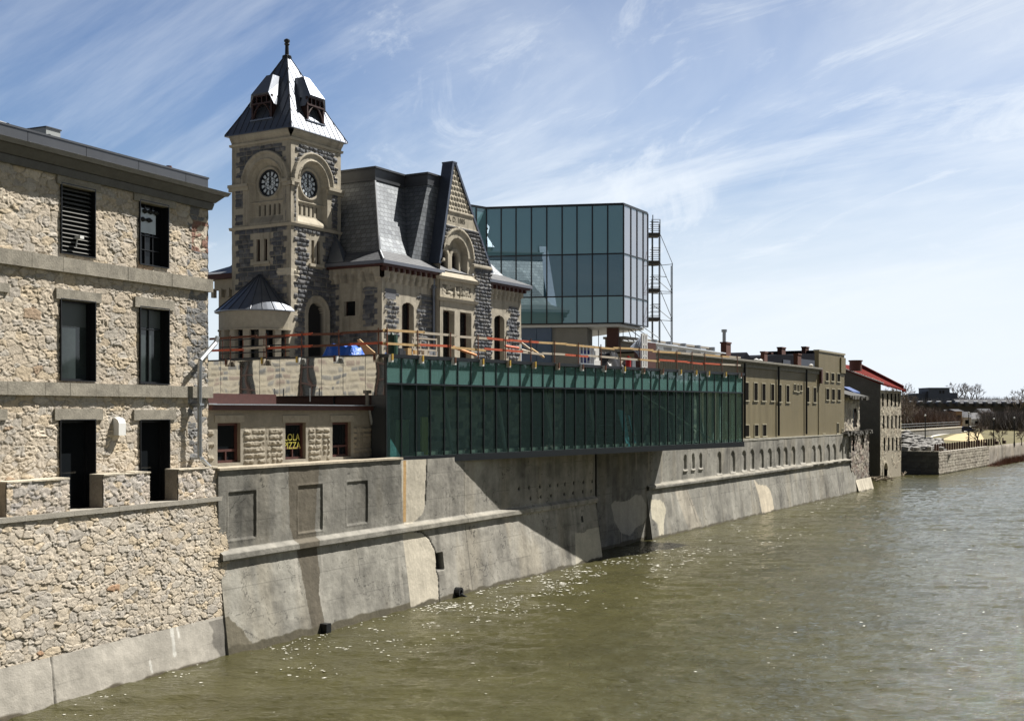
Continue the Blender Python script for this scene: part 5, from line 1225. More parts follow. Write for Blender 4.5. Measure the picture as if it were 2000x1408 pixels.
guard('guardrail', GF, [GF.a(x) for x in gpx], -.1, GLEN-.2, 'orange and pale board guardrail along the roof edge of the glass pavilion', seed=1)
guard('guardrail', MF, [MF.a(x) for x in (449, 519, 587.5, 661, 738.6)], .0, ML-.1, 'rusty orange guardrail along the top of the mirror wall', seed=4)
# second, inner rail line behind the left guard
b = MB(MF)
gi = thing('inner_guardrail', M_, (2.5, 1.6, GT), 'dark pipe guardrail on the terrace beside the stone building', 'guardrail')
for k in range(4): MB(MF).cyl((-.6+k*1.5, 1.5, GT-.02), (-.6+k*1.5, 1.5, GT+1.1), .028, n=5).build('post', RUST, gi)
for zr in (1.08, .72, .4, .12): MB(MF).cyl((-.8, 1.5, GT+zr), (4.2, 1.5, GT+zr), .028, n=5).build('pipe_rail', BLACK, gi)

# ---- things lying on the terrace
def grid_blob(face, a0, a1, d0, d1, z0, zf, n1=16, n2=10):
    b = MB(face); vs = []; 
    for j in range(n2+1):
        for i in range(n1+1):
            a = a0+(a1-a0)*i/n1; d = d0+(d1-d0)*j/n2; u_, w_ = i/n1, j/n2
            vs.append((a, d, z0+zf(u_, w_)))
    b.add(vs, [(j*(n1+1)+i, j*(n1+1)+i+1, (j+1)*(n1+1)+i+1, (j+1)*(n1+1)+i) for j in range(n2) for i in range(n1)]); return b
t0, t1 = MF.a(637, .9), MF.a(700, .9)
tb = grid_blob(MF, t0, t1, .5, 1.7, GT-.02, lambda u, w: .62*min(1, 8*min(u, 1-u)+.0)*min(1, 6*min(w, 1-w))*(1-.25*u)+.06*sin(u*23+w*7)*min(1, 8*min(u, 1-u)), 26, 12)
tb.build('tarpaulin_bundle', TARP, None, ((t0+t1)/2, 1.1, GT), label='bright blue tarpaulin bundle on the terrace in front of the tower', cat='tarpaulin')
p0, p1 = MF.a(697, .8), MF.a(737, .8)
b = MB(MF); b.add([(p0, .8, GT+.75), (p0+.15, .8, GT+.78), (p1, .8, GT+.02), (p0+.5, .8, GT+.02), (p0, .85, GT+.75), (p0+.15, .85, GT+.78), (p1, .85, GT+.02), (p0+.5, .85, GT+.02)], [(0, 3, 2, 1), (4, 5, 6, 7), (0, 1, 5, 4), (1, 2, 6, 5), (2, 3, 7, 6), (3, 0, 4, 7)])
b.build('plywood_sheet', mat('plywood', (.62, .44, .24), .8, noise=[(3, .12)]), None, (p0, .8, GT), label='plywood sheet leaning beside the blue tarpaulin', cat='plywood')
b = MB(GF); a = GF.a(766, 1.0); b.cyl((a, 1, GT), (a, 1, GT+.95), .27, .25, 14); b.cyl((a, 1, GT+.95), (a, 1, GT+1.05), .12, .05, 10)
b.build('green_barrel', mat('dark green enamel', (.01, .05, .03), .5), None, (a, 1, GT), label='dark green barrel behind the guardrail at the pavilion corner', cat='barrel', smooth=False)
def frame_rack(px0, px1, d, h_, m_, nm, label, cat, nv=4, nh=3):
    a0, a1 = GF.a(px0, d), GF.a(px1, d); b = MB(GF)
    for k in range(nv): x = a0+(a1-a0)*k/(nv-1); b.box(x-.03, x+.03, d, d+.05, GT, GT+h_)
    for k in range(nh): z = GT+.1+(h_-.15)*k/max(1, nh-1); b.box(a0, a1, d-.02, d, z-.035, z+.035)
    return b.build(nm, m_, None, ((a0+a1)/2, d, GT), label=label, cat=cat)
frame_rack(806, 853, 1.2, .95, LUMB, 'barricade_frame', 'white timber barricade frame behind the rail, before the gabled bay', 'barricade', 4, 4)
frame_rack(1133, 1160, .8, 1.15, GALV, 'stair_frame', 'silver metal stair frame standing behind the guardrail', 'metal frame', 5, 3)
a = GF.a(1160, 1); b = MB(GF); b.box(a, a+.7, 1, 1.5, GT, GT+.35); b.box(a+.1, a+.6, 1.05, 1.4, GT+.35, GT+1.1); b.box(a+.15, a+.3, 1.0, 1.05, GT+.5, GT+.9); b.build('white_machine', WHITE, None, (a, 1, GT), label='white machine beside the silver stair frame on the terrace', cat='machine')
a0, a1 = GF.a(1178, 1), GF.a(1212, 1)
grid_blob(GF, a0, a1, .6, 2.0, GT-.02, lambda u, w: .85*min(1, 3*min(u, 1-u))*min(1, 5*min(w, 1-w))+.07*sin(u*17+w*9)*min(1, 8*min(u, 1-u)), 20, 10).build('black_tarp_pile', mat('black plastic', (.012, .012, .014), .45), None, (a0, 1, GT), label='pile under black plastic behind the guardrail', cat='tarpaulin')
a = GF.a(1227, .9); b = MB(GF); b.cyl((a, .9, GT), (a, .9, GT+.62), .16, n=12); b.cyl((a, .9, GT+.62), (a, .9, GT+.72), .06, n=8); b.build('red_gas_can', mat('red enamel', (.50, .02, .02), .4), None, (a, .9, GT), label='small red gas bottle behind the guardrail', cat='gas bottle')
for k, (x, h_) in enumerate(((1161, .9), (1246, .6))):
    a = GF.a(x, 1.0); b = MB(GF); b.cyl((a, 1.6, GT), (a, 1.6, GT+h_), .24, .26, 12); b.cyl((a, 1.6, GT+h_), (a, 1.6, GT+h_+.03), .28, n=12); b.build('blue_drum', mat('blue drum plastic', (.01, .03, .22), .45), None, (a, 1.6, GT), label=('tall blue drum left of the black plastic pile', 'short blue drum right of the red gas bottle')[k], cat='drum')
a = GF.a(1238, 1.2); b = MB(GF); b.box(a-.25, a+.2, 1.2, 1.6, GT, GT+.6); b.box(a-.2, a+.15, 1.18, 1.2, GT+.1, GT+.5); b.build('grey_generator', mat('grey case', (.18, .2, .22), .5), None, (a, 1.2, GT), label='grey generator box behind the red gas bottle', cat='generator')
# white lift / panel with grey sail
a0, a1 = GF.a(1255, 1.2), GF.a(1264, 1.2); b = MB(GF)
for x in (a0, (a0+a1)/2, a1): b.box(x-.05, x+.05, 1.2, 1.3, GT, GT+2.15)
for z in (.1, .8, 1.5, 2.1): b.box(a0, a1, 1.2, 1.25, GT+z-.05, GT+z+.05)
b.build('white_ladder', WHITE, None, (a0, 1.2, GT), label='tall white ladder standing on the terrace left of the brown column', cat='ladder')
b = MB(GF); c0_, c1_ = GF.a(1232, 1.4), GF.a(1258, 1.4)
b.add([(c0_, 1.4, GT+1.3), (c1_, 1.4, GT+2.15), (c1_, 1.4, GT+.2), (c0_+1.0, 1.5, GT+.9), (c0_, 1.45, GT+1.3), (c1_, 1.45, GT+2.15), (c1_, 1.45, GT+.2), (c0_+1.0, 1.55, GT+.9)], [(0, 3, 2, 1), (4, 5, 6, 7), (0, 1, 5, 4), (1, 2, 6, 5), (2, 3, 7, 6), (3, 0, 4, 7)])
b.build('grey_tarpaulin', mat('blue grey cloth', (.30, .34, .42), .7), None, (c0_, 1.4, GT), label='blue grey tarpaulin hanging from the white ladder', cat='tarpaulin')
for k, (x0, y0, x1, y1, m_, lab) in enumerate(((1018, 683, 1047, 690, LUMB, 'pale plank lying left of the orange one behind the rail'), (1037, 681, 1062, 698, NEWWD, 'fresh pine plank sloping down to the roof edge'), (987, 676, 1013, 680, ORANGE, 'orange plank lying behind the guardrail'), (885, 678, 930, 694, mat('orange sheet', (.62, .26, .10), .7), 'orange plastic strip along the roof edge'), (1016, 668, 1040, 686, LUMB, 'pale board sloping down behind the guardrail'))):
    p = GF.hit(x0, y0, .6); q = GF.hit(x1, y1, .6); MB(GF).cyl((p[0], .6, p[1]), (q[0], .6, q[1]), .07, n=4).build('plank', m_, None, (p[0], .6, p[1]), label=lab, cat='plank')
for k in range(14):
    x = 760+k*12+random.uniform(-4, 4) if k < 8 else 1170+(k-8)*12
    a = GF.a(x, 2.2); b = MB(GF); s_ = random.uniform(.1, .3); b.box(a-s_, a+s_, 2, 2.3, GT, GT+random.uniform(.15, .35)); b.box(a-s_*.6, a+s_*.6, 1.9, 2.2, GT+.1, GT+.2+s_)
    b.build('material_crate', random.choice([LUMB, MEMB, NEWWD, GALV]), None, (a, 2, GT), label='%s small crate of site material from the left along the terrace' % ORD[k], cat='crate', group='small crates on the terrace')

# ================================================================== PIZZA SHOP on the river wall
SF = Face(A_, 'front', 2.35); zsb = ZT+.0
sh = thing('pizza_shop', A_, (5, 2.35, zsb), 'low stone pizza shop with red brown window frames behind the concrete wall', 'shop')
s0, s1 = SF.a(405), SF.a(725)
szt = 8.82
def sopen(x0, x1, y0): return (SF.a(x0), SF.a(x1), zsb+.12, SF.hit((x0+x1)/2, y0)[1])
sw_ = [sopen(424.5, 469.5, 826), sopen(557, 597, 825.5), sopen(649, 685, 824.5)]
def shopf(U, Z):
    r = np.floor((Z-zsb)/.235); zj = (Z-zsb)/.235-r
    h, rnd, jm = courses(U+.25*(r % 2), Z, 901, .235, .42, .035, .05)
    c = np.array([.235, .21, .165])*(.85+.3*rnd)[..., None]
    bulge = sst(zj, .12, .3)*sst(1-zj, .05, .3); ln = sst(fbm(U*6, Z*1.5, 2, 9), .25, .5)
    plain = np.zeros(U.shape, bool)
    for (p, q, _, t_) in sw_: plain |= (U > p-.22) & (U < q+.22); 
    plain |= (Z > szt-.75) | (U < s0+.95)&((r % 2) == 0)
    h = np.where(plain, .012*fbm(U*6, Z*6, 2, 3), .005+.10*bulge*ln*(fbm(U*7, Z*9, 3, 4)))
    c = np.where(plain[..., None], rgb(.245, .225, .185)*(.85+.3*fbm(U*2, Z*2, 3, 5))[..., None], c)
    c = c*(.88+.24*fbm(U, Z, 3, 8))[..., None]; return h, c
relief('front_wall', SF, ASHLAR, s0, s1, zsb, szt, .028, shopf, holes=sw_, parent=sh)
for i, q in enumerate(sw_):
    zr = q[2]+(q[3]-q[2])*.30
    wn = window(sh, SF, *q, depth=.22, frame=REDWD, fw=.10, hb=(.31,), bw=.09, reveal=RV, front=0, name='shop_window')
    m_ = (q[0]+q[1])/2; MB(SF).box(m_-.03, m_+.03, .16, .23, q[2]+.1, zr).build('lower_mullion', REDWD, wn)
    MB(SF).box(q[0]+.3, q[0]+.42, .25, .252, q[2]+.12, zr-.1).build('white_notice', WHITE, wn)
    MB(SF).box(q[0]-.16, q[1]+.2, -.03, .1, q[3]+.03, q[3]+.30).build('lintel', mat('grey lintel stone', (.30, .275, .225), .9, noise=[(4, .2)]), sh)
q = sw_[1]; NEON = mat('yellow sign paint', (.38, .34, .06), .5)
text_part('LOLA\nPIZZA', .40, SF, (q[0]+q[1])/2-.02, .17, q[3]-.78, NEON, sh, name='window_sign')
b = MB(SF); b.box(s0, s1, .35, 6, zsb-.6, szt); b.box(s1-.02, s1, .04, .35, zsb, szt); b.box(s0, s0+.04, .04, .35, zsb, szt); b.build('core', MATS['interior dark'], sh)
MB(SF).box(s0-.0, s1+.15, -.24, .1, szt-.08, szt+.11).build('fascia', REDWD, sh)
b = MB(SF); b.hexa([(s0-.05, -.34, szt+.112), (s1+.28, -.34, szt+.112), (s1+.28, 4.2, szt+.112), (s0-.05, 4.2, szt+.112)], [(s0-.05, -.34, szt+.15), (s1+.28, -.34, szt+.15), (s1+.28, 4.2, szt+.20), (s0-.05, 4.2, szt+.20)]); b.build('roof_sheet', GALV, sh)
MB(SF).box(s0, SF.a(536, 3.3), 3.2, 3.3, szt+.2, szt+.62).build('upstand', REDWD, sh)
MB(SF).cyl((s1-.35, -.12, szt+.1), (s1-.12, -.12, zsb+1.5), .06, n=6).build('leader_pipe', GALV, sh)
b = MB(SF); b.cyl((s1-.15, .1, szt-.2), (s1-.15, .1, szt+.75), .09, n=8); b.box(s1-.35, s1+.1, 0, .2, szt+.68, szt+.82); b.build('vent_stack', LIMEW, sh)
# louvred plant enclosure between shop and pavilion
b = MB(SF); e0 = s1+.06; e1 = MF and SF.a(757)
for k in range(12): b.box(e0+k*(e1-e0)/12, e0+k*(e1-e0)/12+.05, .35, .45, zsb, zsb+1.2)
b.box(e0, e1, .33, .47, zsb+1.2, zsb+1.32)
b.build('dark_railing', BLACK, None, (e0, .4, zsb), label='dark vertical bar railing between the shop and the pavilion', cat='railing')

# ================================================================== UPPER GLASS BOX behind the post office
KS = 1.17; KR = (8.16*KS, 88.0*KS); KL = (-1.91*KS, 89.8*KS); KB = (10.4*KS, 92.2*KS)
kz0, kz1 = H+6.45*KS, H+15.1*KS
kx = thing('upper_glass_box', WORLD, (KR[0], KR[1], kz0), 'tall teal glass box addition raised above the roofs with pale right end', 'building')
def gm(name, base, rmin, rough=.0): return glassmat(name, (0, 0, 0), rmin, .9, rough, (.80, .95, 1.), body=base, bodyfac=1.)
K_HI = gm('teal mirror glass', (.16, .32, .355), .24); K_MD = gm('dark teal mirror glass', (.065, .15, .205), .22); K_EN = gm('painted sheen glass', (.30, .285, .33), .22)  # pale end glass has the sun and sky sheen put into its colour
def frame2(p, q): return Fr(p[0], p[1], math.degrees(math.atan2(q[0]-p[0], q[1]-p[1]))), math.hypot(q[0]-p[0], q[1]-p[1])
def glass_wall(p, q, pxs, ys, mats, full=True):
    fr, ln = frame2(p, q); fc = Face(fr); o0 = None
    al = sorted([fc.a(x) for x in pxs]); al[0] = 0; al[-1] = ln
    zl = sorted(ys)
    def bu(b, nm, m_):     # build in this wall's frame but under the box's own Empty
        b2 = MB(); b2.v = [fr.pt(x, y, z) for x, y, z in b.v]; b2.p = b.p; b2.flip = False; return b2.build(nm, m_, kx)
    for i in range(len(al)-1):
        for j in range(len(zl)-1): bu(MB(fc).box(al[i]+.02, al[i+1]-.02, .0, .03, zl[j]+.02, zl[j+1]-.02), 'glass_panel', mats[j])
    for a in al: bu(MB(fc).box(a-.055, a+.055, -.06, .05, zl[0], zl[-1]), 'mullion', MULL)
    for z in zl: bu(MB(fc).box(0, ln, -.05, .06, z-.055, z+.055), 'transom', MULL)
    return fc
zr1 = H+(HY-579)/F*88.5*KS; zr2 = H+(HY-497)/F*88.5*KS
glass_wall(KL, KR, [949, 979, 1008, 1038, 1068, 1098, 1127, 1157, 1187, 1218], [kz0, zr1, zr2, kz1], [K_HI, K_MD, K_HI])
glass_wall(KR, KB, [1218, 1232, 1244, 1256, 1266], [kz0, zr1, zr2, kz1], [K_EN, K_EN, K_EN])
K2 = (-4.6*KS, 87.2*KS)
glass_wall(K2, KL, [900, 930, 949], [kz0, zr1, zr2, kz1], [K_HI, K_MD, K_HI])
pl = [K2, KL, KR, KB, (6, 122), (-9, 118)]
def inset(p): cxx, cyy = 1, 111; return (p[0]+(cxx-p[0])*.03, p[1]+(cyy-p[1])*.03)
b = wbox('core', [inset(p) for p in pl], kz0+.05, kz1-.03, mat('box core', (.05, .07, .07), .8), parent=None) if False else None
def wpoly(nm, pts, z0, z1, m_, par):
    b = MB(); n_ = len(pts); b.add([(x, y, z0) for x, y in pts]+[(x, y, z1) for x, y in pts], [tuple(range(n_))[::-1], tuple(range(n_, 2*n_))]+[(i, (i+1) % n_, n_+(i+1) % n_, n_+i) for i in range(n_)]); return b.build(nm, m_, par)
wpoly('core', [inset(p) for p in pl], kz0+.05, kz1-.05, mat('box core', (.05, .07, .07), .8), kx)
wpoly('roof_coping', pl, kz1+.06, kz1+.16, MULL, kx)
wpoly('soffit', [inset(p) for p in pl], kz0-.28, kz0-.06, mat('white soffit', (.70, .72, .72), .5), kx)
kc = Fr(KL[0], KL[1], frame2(KL, KR)[0].a*180/pi); KF = Face(kc)
cA, cB = KF.a(1185, 1.5), KF.a(1208, 1.5)
def kthing(b, nm, m_, lab, cat, o): return b.build(nm, m_, None, o, label=lab, cat=cat)
kthing(MB(KF).box(cA, cB, 1.5, 2.4, 10, kz0-.3).box(cA-.05, cB+.05, 1.45, 2.45, 13.3, 13.36), 'steel_column', mat('brown oxide steel', (.085, .035, .028), .6), 'thick brown steel column under the upper glass box', 'column', (cA, 1.9, 10))
kthing(MB(KF).box(KF.a(1125, -3), KF.a(1143, -3), -3, 5, 10, kz0-.3).box(KF.a(1059, 1), KF.a(1143, 1), 1.0, 5, 10, kz0-.31), 'concrete_pier', mat('smooth concrete', (.27, .265, .245), .8, noise=[(.8, .1)]), 'smooth grey concrete wall under the upper glass box', 'wall', (KF.a(1125), 1, 10)) if False else kthing(MB(KF).box(KF.a(1077, 1), KF.a(1147, 1), 1.0, 5, 10, kz0-.31).box(KF.a(1077, 1)-.05, KF.a(1147, 1)+.03, .97, 5.02, 10, 10.5), 'concrete_pier', mat('smooth concrete', (.27, .265, .245), .8, noise=[(.8, .1)]), 'smooth grey concrete wall under the upper glass box', 'wall', (KF.a(1077), 1, 10))
b = MB(KF); xs = [1018, 1048, 1077]
for p, q in zip(xs, xs[1:]): b.box(KF.a(p, .6)+.02, KF.a(q, .6)-.02, .6, .9, 10, kz0-.3)
b.box(KF.a(1018, .6), KF.a(1077, .6), .7, 1.0, 10, kz0-.3)
kthing(b, 'blue_sheathing_wall', mat('blue grey sheathing', (.11, .16, .25), .6, noise=[(.7, .1)]), 'blue grey sheathed wall between post office and concrete wall', 'wall', (KF.a(1018), .6, 10))
# ---- scaffold tower right of the glass box
SC = Fr(0, 93.5*KS, 90.); SCF = Face(SC)
sc = thing('scaffold_tower', SC, (SCF.a(1291), 0, 11.2), 'tall steel tube scaffold tower beside the upper glass box', 'scaffold')
def X_(px, d=0): return SCF.a(px, d)
def Z_(py, d=0): return SCF.hit(1290, py, d)[1]
zbase = 11.2
for (px_, yt, d) in ((1275, 420, 0), (1276.5, 426, 1.3), (1289, 430, 0), (1290.5, 433, 1.3), (1313, 514, 0), (1314.5, 516, 1.3)):
    MB(SCF).cyl((X_(px_), d, zbase), (X_(px_), d, Z_(yt)), .045, n=6).build('standard', STEEL, sc)
for lev in (459, 514, 568, 624):
    for dy in (0, -8, -16, -24, -30) if lev < 700 else (0,):
        for d in (0, 1.3): MB(SCF).cyl((X_(1270 if dy > -24 else 1272), d, Z_(lev+dy)), (X_(1290), d, Z_(lev+dy)), .03, n=5).build('ledger', STEEL, sc)
    MB(SCF).box(X_(1267), X_(1288), -.1, 1.4, Z_(lev+2), Z_(lev-4)).build('platform', mat('scaffold plank', (.10, .09, .08), .8), sc)
for (x0, y0, x1, y1) in ((1290, 459, 1313, 514), (1290, 514, 1313, 568), (1290, 568, 1313, 624), (1290, 624, 1312, 662), (1275, 459, 1272, 568), (1272, 568, 1313, 570), (1272, 520, 1314, 516), (1272, 624, 1314, 627), (1272, 574, 1314, 573), (1276, 540, 1313, 572), (1276, 596, 1313, 626), (1290, 540, 1302, 541)):
    MB(SCF).cyl((X_(x0), .0, Z_(y0)), (X_(x1), .0, Z_(y1)), .03, n=5).build('brace', STEEL, sc)
for (x0, y0, x1, y1) in ((1226, 641, 1270, 672), (1238, 639, 1285, 668), (1255, 638, 1288, 661), (1226, 641, 1234, 664), (1217, 631, 1217, 690), (1241, 635, 1241, 690), (1169, 633, 1169, 690)):
    MB(SCF).cyl((X_(x0, -1.5), -1.5, Z_(y0, -1.5)), (X_(x1, -1.5), -1.5, Z_(y1, -1.5)), .035, n=5).build('brace', STEEL, sc)
# ================================================================== BEIGE METAL-CLAD BUILDING on the far wall
CFc = Face(W_, 'front', .95)
SIDING = mat('beige corrugated siding', (.185, .155, .09), .6, noise=[(.35, .10), (2.5, .07, (1, 1, .08)), (9, .05, (1, 1, .1))], extra=waves(.32, .025))
be = thing('beige_clad_building', W_, (0, .95, 6.2), 'long beige corrugated metal building with slit windows standing on the river wall', 'building')
b0, b1, b2 = CFc.a(1262), CFc.a(1598), CFc.a(1648)
zw = CFc.hit(1452, 709)[1]; ztall = CFc.hit(1622, 690)[1]
MB(CFc).box(b0, b1, 0, 4.5, 6.0, zw).build('wall', SIDING, be)
MB(CFc).box(b1, b2, -.06, 4.5, 6.0, zw+.3).box(b1, b2, -.06, .36, zw+.3, ztall).build('tall_wall', SIDING, be)
MB(CFc).box(b1-.15, b2+.15, -.14, .44, ztall, ztall+.18).build('parapet_cap', mat('beige flashing', (.30, .27, .19), .6), be)
SOF = mat('weathered soffit', (.20, .19, .165), .85, noise=[(2, .3, (1, 1, 5)), (12, .2)])
b = MB(CFc); b.box(b0, b1-.02, -.30, .0, zw-.0, zw+.12); b.box(b0, b1-.02, -.12, .0, zw-.35, zw-.002); b.hexa([(b0, -.45, zw+.122), (b1-.02, -.45, zw+.122), (b1-.02, 4.6, zw+.122), (b0, 4.6, zw+.122)], [(b0, -.45, zw+.28), (b1-.02, -.45, zw+.28), (b1-.02, 4.6, zw+.45), (b0, 4.6, zw+.45)]); b.build('eave', SOF, be)
FRM = mat('pale window trim', (.36, .33, .24), .6)
DARKP = mat('dull dark pane', (.010, .009, .008), .8, ior=1.08)
def cwin(x0, x1, y0, y1, d=0., nm='window'):
    a0, z1 = CFc.hit(x0, y0); a1, _ = CFc.hit(x1, y0); z0 = CFc.hit(x0, y1)[1]; b = MB(CFc); t = .075
    b.box(a0-t, a0, d-.05, d+.01, z0-t, z1+t); b.box(a1, a1+t, d-.05, d+.01, z0-t, z1+t); b.box(a0, a1, d-.05, d+.01, z1, z1+t); b.box(a0-.2, a1+.2, d-.09, d+.01, z0-t*1.3, z0)
    wn = b.build(nm, FRM, be); MB(CFc).box(a0, a1, d-.012, d+.0-.004, z0, z1).build('pane', DARKP, wn)
for x0, x1, y0, y1 in ((1454, 1461.5, 747, 781.5), (1472, 1479, 748, 782), (1487.7, 1494.5, 749.5, 782.5), (1505, 1511.5, 750.5, 782.5), (1519.5, 1525.5, 751.5, 784.5), (1535.3, 1541, 753, 785), (1550, 1553.7, 750.5, 763), (1556.5, 1559.5, 751.5, 764.5), (1562.2, 1565.8, 751.5, 762.5), (1575, 1580, 756.5, 785), (1588.3, 1593.5, 757, 785.5), (1455.5, 1462.5, 830.5, 852.5), (1473.3, 1480.5, 830, 852), (1489, 1496.3, 829.5, 851.5), (1607, 1610, 840.5, 846)): cwin(x0, x1, y0, y1)
for x0, x1, y0, y1 in ((1611, 1616.5, 727.5, 743.5), (1622, 1627.5, 729, 744), (1633.5, 1639, 729.8, 745.2), (1612, 1617.5, 759, 780.5), (1623, 1628.7, 760.2, 781.3), (1634.3, 1640, 760.5, 781.3), (1633, 1636.5, 827, 846), (1643.3, 1645, 837.5, 842.5)): cwin(x0, x1, y0, y1, -.06)
for x, yt in ((1451, 713), (1517.3, 720), (1572, 727)):
    a = CFc.a(x); MB(CFc).cyl((a, -.16, 6.5), (a, -.16, zw+.1), .10, n=6).build('rainwater_pipe', BLACK, be)
a = CFc.a(1600.5); MB(CFc).box(a-.35, a+.05, -.32, -.07, CFc.hit(1600, 749)[1], CFc.hit(1600, 718)[1]).build('brown_panel', REDWD, be)
a0, a1 = CFc.a(1639.5), CFc.a(1648); MB(CFc).box(a0, b2+.05, -.2, -.06, CFc.hit(1644, 729)[1], ztall-.3).build('corner_panel', SIDING, be)
# roofs and chimneys behind the eave line
def blk(nm, x0, x1, yt, yb, d, dep, m_, label, cat, group=None, cap=True):
    xm = x0+.55*(x1-x0); a0, zt = CFc.hit(xm, yt, d); a1 = CFc.a(x1, d); zb = CFc.hit(x0, yb, d)[1]; Yc = W_.y+W_.u[1]*a0+W_.v[1]*(.95+d)
    dep = (xm-x0)/(F*(.866+.5*(xm-CX)/F)/Yc)
    b = MB(CFc); b.box(a0, a1, d, d+dep, zb-1, zt-.14 if cap else zt)
    if cap: b.box(a0-.06, a1+.06, d-.06, d+dep+.06, zt-.14, zt)
    return b.build(nm, m_, None, (a0, d, zb-1), label=label, cat=cat, group=group)
DR = mat('dark roof sheet', (.012, .013, .018), .9, ior=1.1)
bb = thing('dark_roof_block', W_, (CFc.a(1450, 8), 9, 8), 'dark roofed block with blue grey panels behind the beige building', 'building')
x = [(1455, 697), (1470, 693), (1503, 692.5), (1505, 693), (1550, 693.5), (1565, 692), (1597, 687)]
pts = [CFc.hit(px, py, 7) for px, py in ((1440, 702), (1452, 698), (1459, 688), (1466, 698), (1484, 697), (1519, 692.5), (1536, 692.5), (1550, 694), (1566, 691.5), (1590, 690.5), (1591, 684), (1600, 684))]
b = MB(Face(W_, 'front', .95+7)); zb_ = 8
b.prism([(pts[0][0], zb_), (pts[-1][0], zb_)]+pts[::-1], 0, 6); b.build('roof_block', DR, bb)
for (x0, x1, y0, y1) in ((1501, 1516, 705, 712), (1535, 1549, 702, 714), (1569, 1596, 700.5, 717)):
    a0, z1 = CFc.hit(x0, y0, 6.6); a1 = CFc.a(x1, 6.6); MB(CFc).box(a0, a1, 6.9, 6.97, CFc.hit(x0, y1, 6.6)[1]-1, z1).build('blue_panel', mat('blue grey panel', (.04, .05, .075), .8), bb)
BR = BRICKC
blk('chimney', 1407.5, 1427.5, 667.5, 697, 5, 1.5, BR, 'square dark brick chimney carrying a tall metal flue', 'chimney', 'brick chimneys on the roofs')
a, z = CFc.hit(1414.5, 667, 5.7); b = MB(CFc); b.cyl((a, 5.7, z-.2), (a, 5.7, CFc.hit(1414, 648, 5.7)[1]), .17, n=10); b.cyl((a, 5.7, CFc.hit(1414, 648.5, 5.7)[1]), (a, 5.7, CFc.hit(1414, 643.5, 5.7)[1]), .27, n=10); b.build('metal_flue', GALV, None, (a, 5.7, z), label='tall grey metal flue on top of the square brick chimney', cat='flue')
for x0, x1, yt, yb, d, lab in ((1485.5, 1499, 686, 710, 3.5, 'narrow brick chimney nearest the metal flue'), (1502, 1509, 688.5, 695, 8, 'tiny red brick chimney between two larger ones'), (1518, 1534.5, 677.5, 694, 8, 'broad brick chimney on the dark roof with a small vent'), (1549.8, 1565, 690, 716, 3.5, 'brick chimney standing low at the eave, front of the tallest one'), (1565.5, 1580, 676.5, 692, 8, 'tallest brick chimney next to the tall beige wall')):
    blk('chimney', x0, x1, yt, yb, d, 1.3 if x1-x0 > 8 else .7, BR, lab, 'chimney', 'brick chimneys on the roofs')
for k, (x, y) in enumerate(((1477, 706), (1485, 707), (1584, 716))):
    a, z = CFc.hit(x, y, 2.5); b = MB(CFc); b.cyl((a, 2.5, zw+.2), (a, 2.5, z), .12, n=8); b.lathe((a, 2.5, z), [(.0, 0), (.25, 0), (.25, .18), (.0, .3)], 8); b.build('roof_vent', WHITE, None, (a, 2.5, zw+.3), label=('white roof vent left of its twin on the beige building', 'white roof vent beside the narrow brick chimney', 'white roof vent near the tall beige wall')[k], cat='roof vent')
# plant and pipes on the near end of that roof, long tan building behind
tb_ = thing('tan_building', W_, (-6, 14, 8), 'long low tan building with a cornice behind the terrace rail', 'building')
TF = Face(W_, 'front', 12.)
TANM = mat('tan render', (.25, .22, .18), .85, noise=[(.5, .15)])
t0, t1 = TF.a(1212), TF.a(1386); zt_ = TF.hit(1386, 679)[1]
MB(TF).box(t0, t1, 0, 1.5, 6, zt_-.2).build('wall', TANM, tb_); b = MB(TF); b.box(t0, t1+.4, -.4, 1.7, zt_-.2, zt_); b.box(t0, t1+.2, -.2, 0, zt_-.45, zt_-.2); b.build('cornice', mat('pale cornice', (.36, .33, .28), .8), tb_)
for k, (x0, x1) in enumerate(((1284, 1296), (1302, 1319), (1328, 1341), (1366, 1380))):
    MB(TF).box(TF.a(x0), TF.a(x1), -.03, -.005, TF.hit(x0, 689+k*1)[1], TF.hit(x0, 680.5+k*1.2)[1]).build('window', DGLASS, tb_)
wc = CFc
col2 = MB(GF).box(GF.a(1265, 3), GF.a(1281, 3), 3, 4, 10.8, GF.hit(1270, 669, 3)[1]); col2.box(GF.a(1265, 3)-.05, GF.a(1281, 3)+.05, 2.95, 4.05, GT, GT+.12); col2.build('steel_column', MATS['brown oxide steel'], None, (GF.a(1265, 3), 3, 11), label='short brown steel column right of the white ladder', cat='column')
b = MB(CFc)
for k in range(4): b.cyl((b0+1, 1.+k*.4, zw+.9+.02*k), (CFc.a(1440), 1.+k*.4, zw+.75), .06, n=5)
b.build('roof_pipes', GALV, None, (b0+1, 1, zw+.5), label='bundle of grey pipes running along the beige building roof', cat='pipes')
for k in range(5):
    a = CFc.a(1290+k*28, 2); b = MB(CFc); b.box(a-.6, a+.6, 2, 3, zw+.3, zw+.9+.2*(k % 2)); b.cyl((a, 2.5, zw+.9), (a, 2.5, zw+1.35), .25, n=10); b.build('roof_fan', GALV, None, (a, 2.5, zw+.4), label='%s grey fan box from the left on the beige building roof' % ORD[k], cat='roof fan', group='fan boxes on the beige building roof')

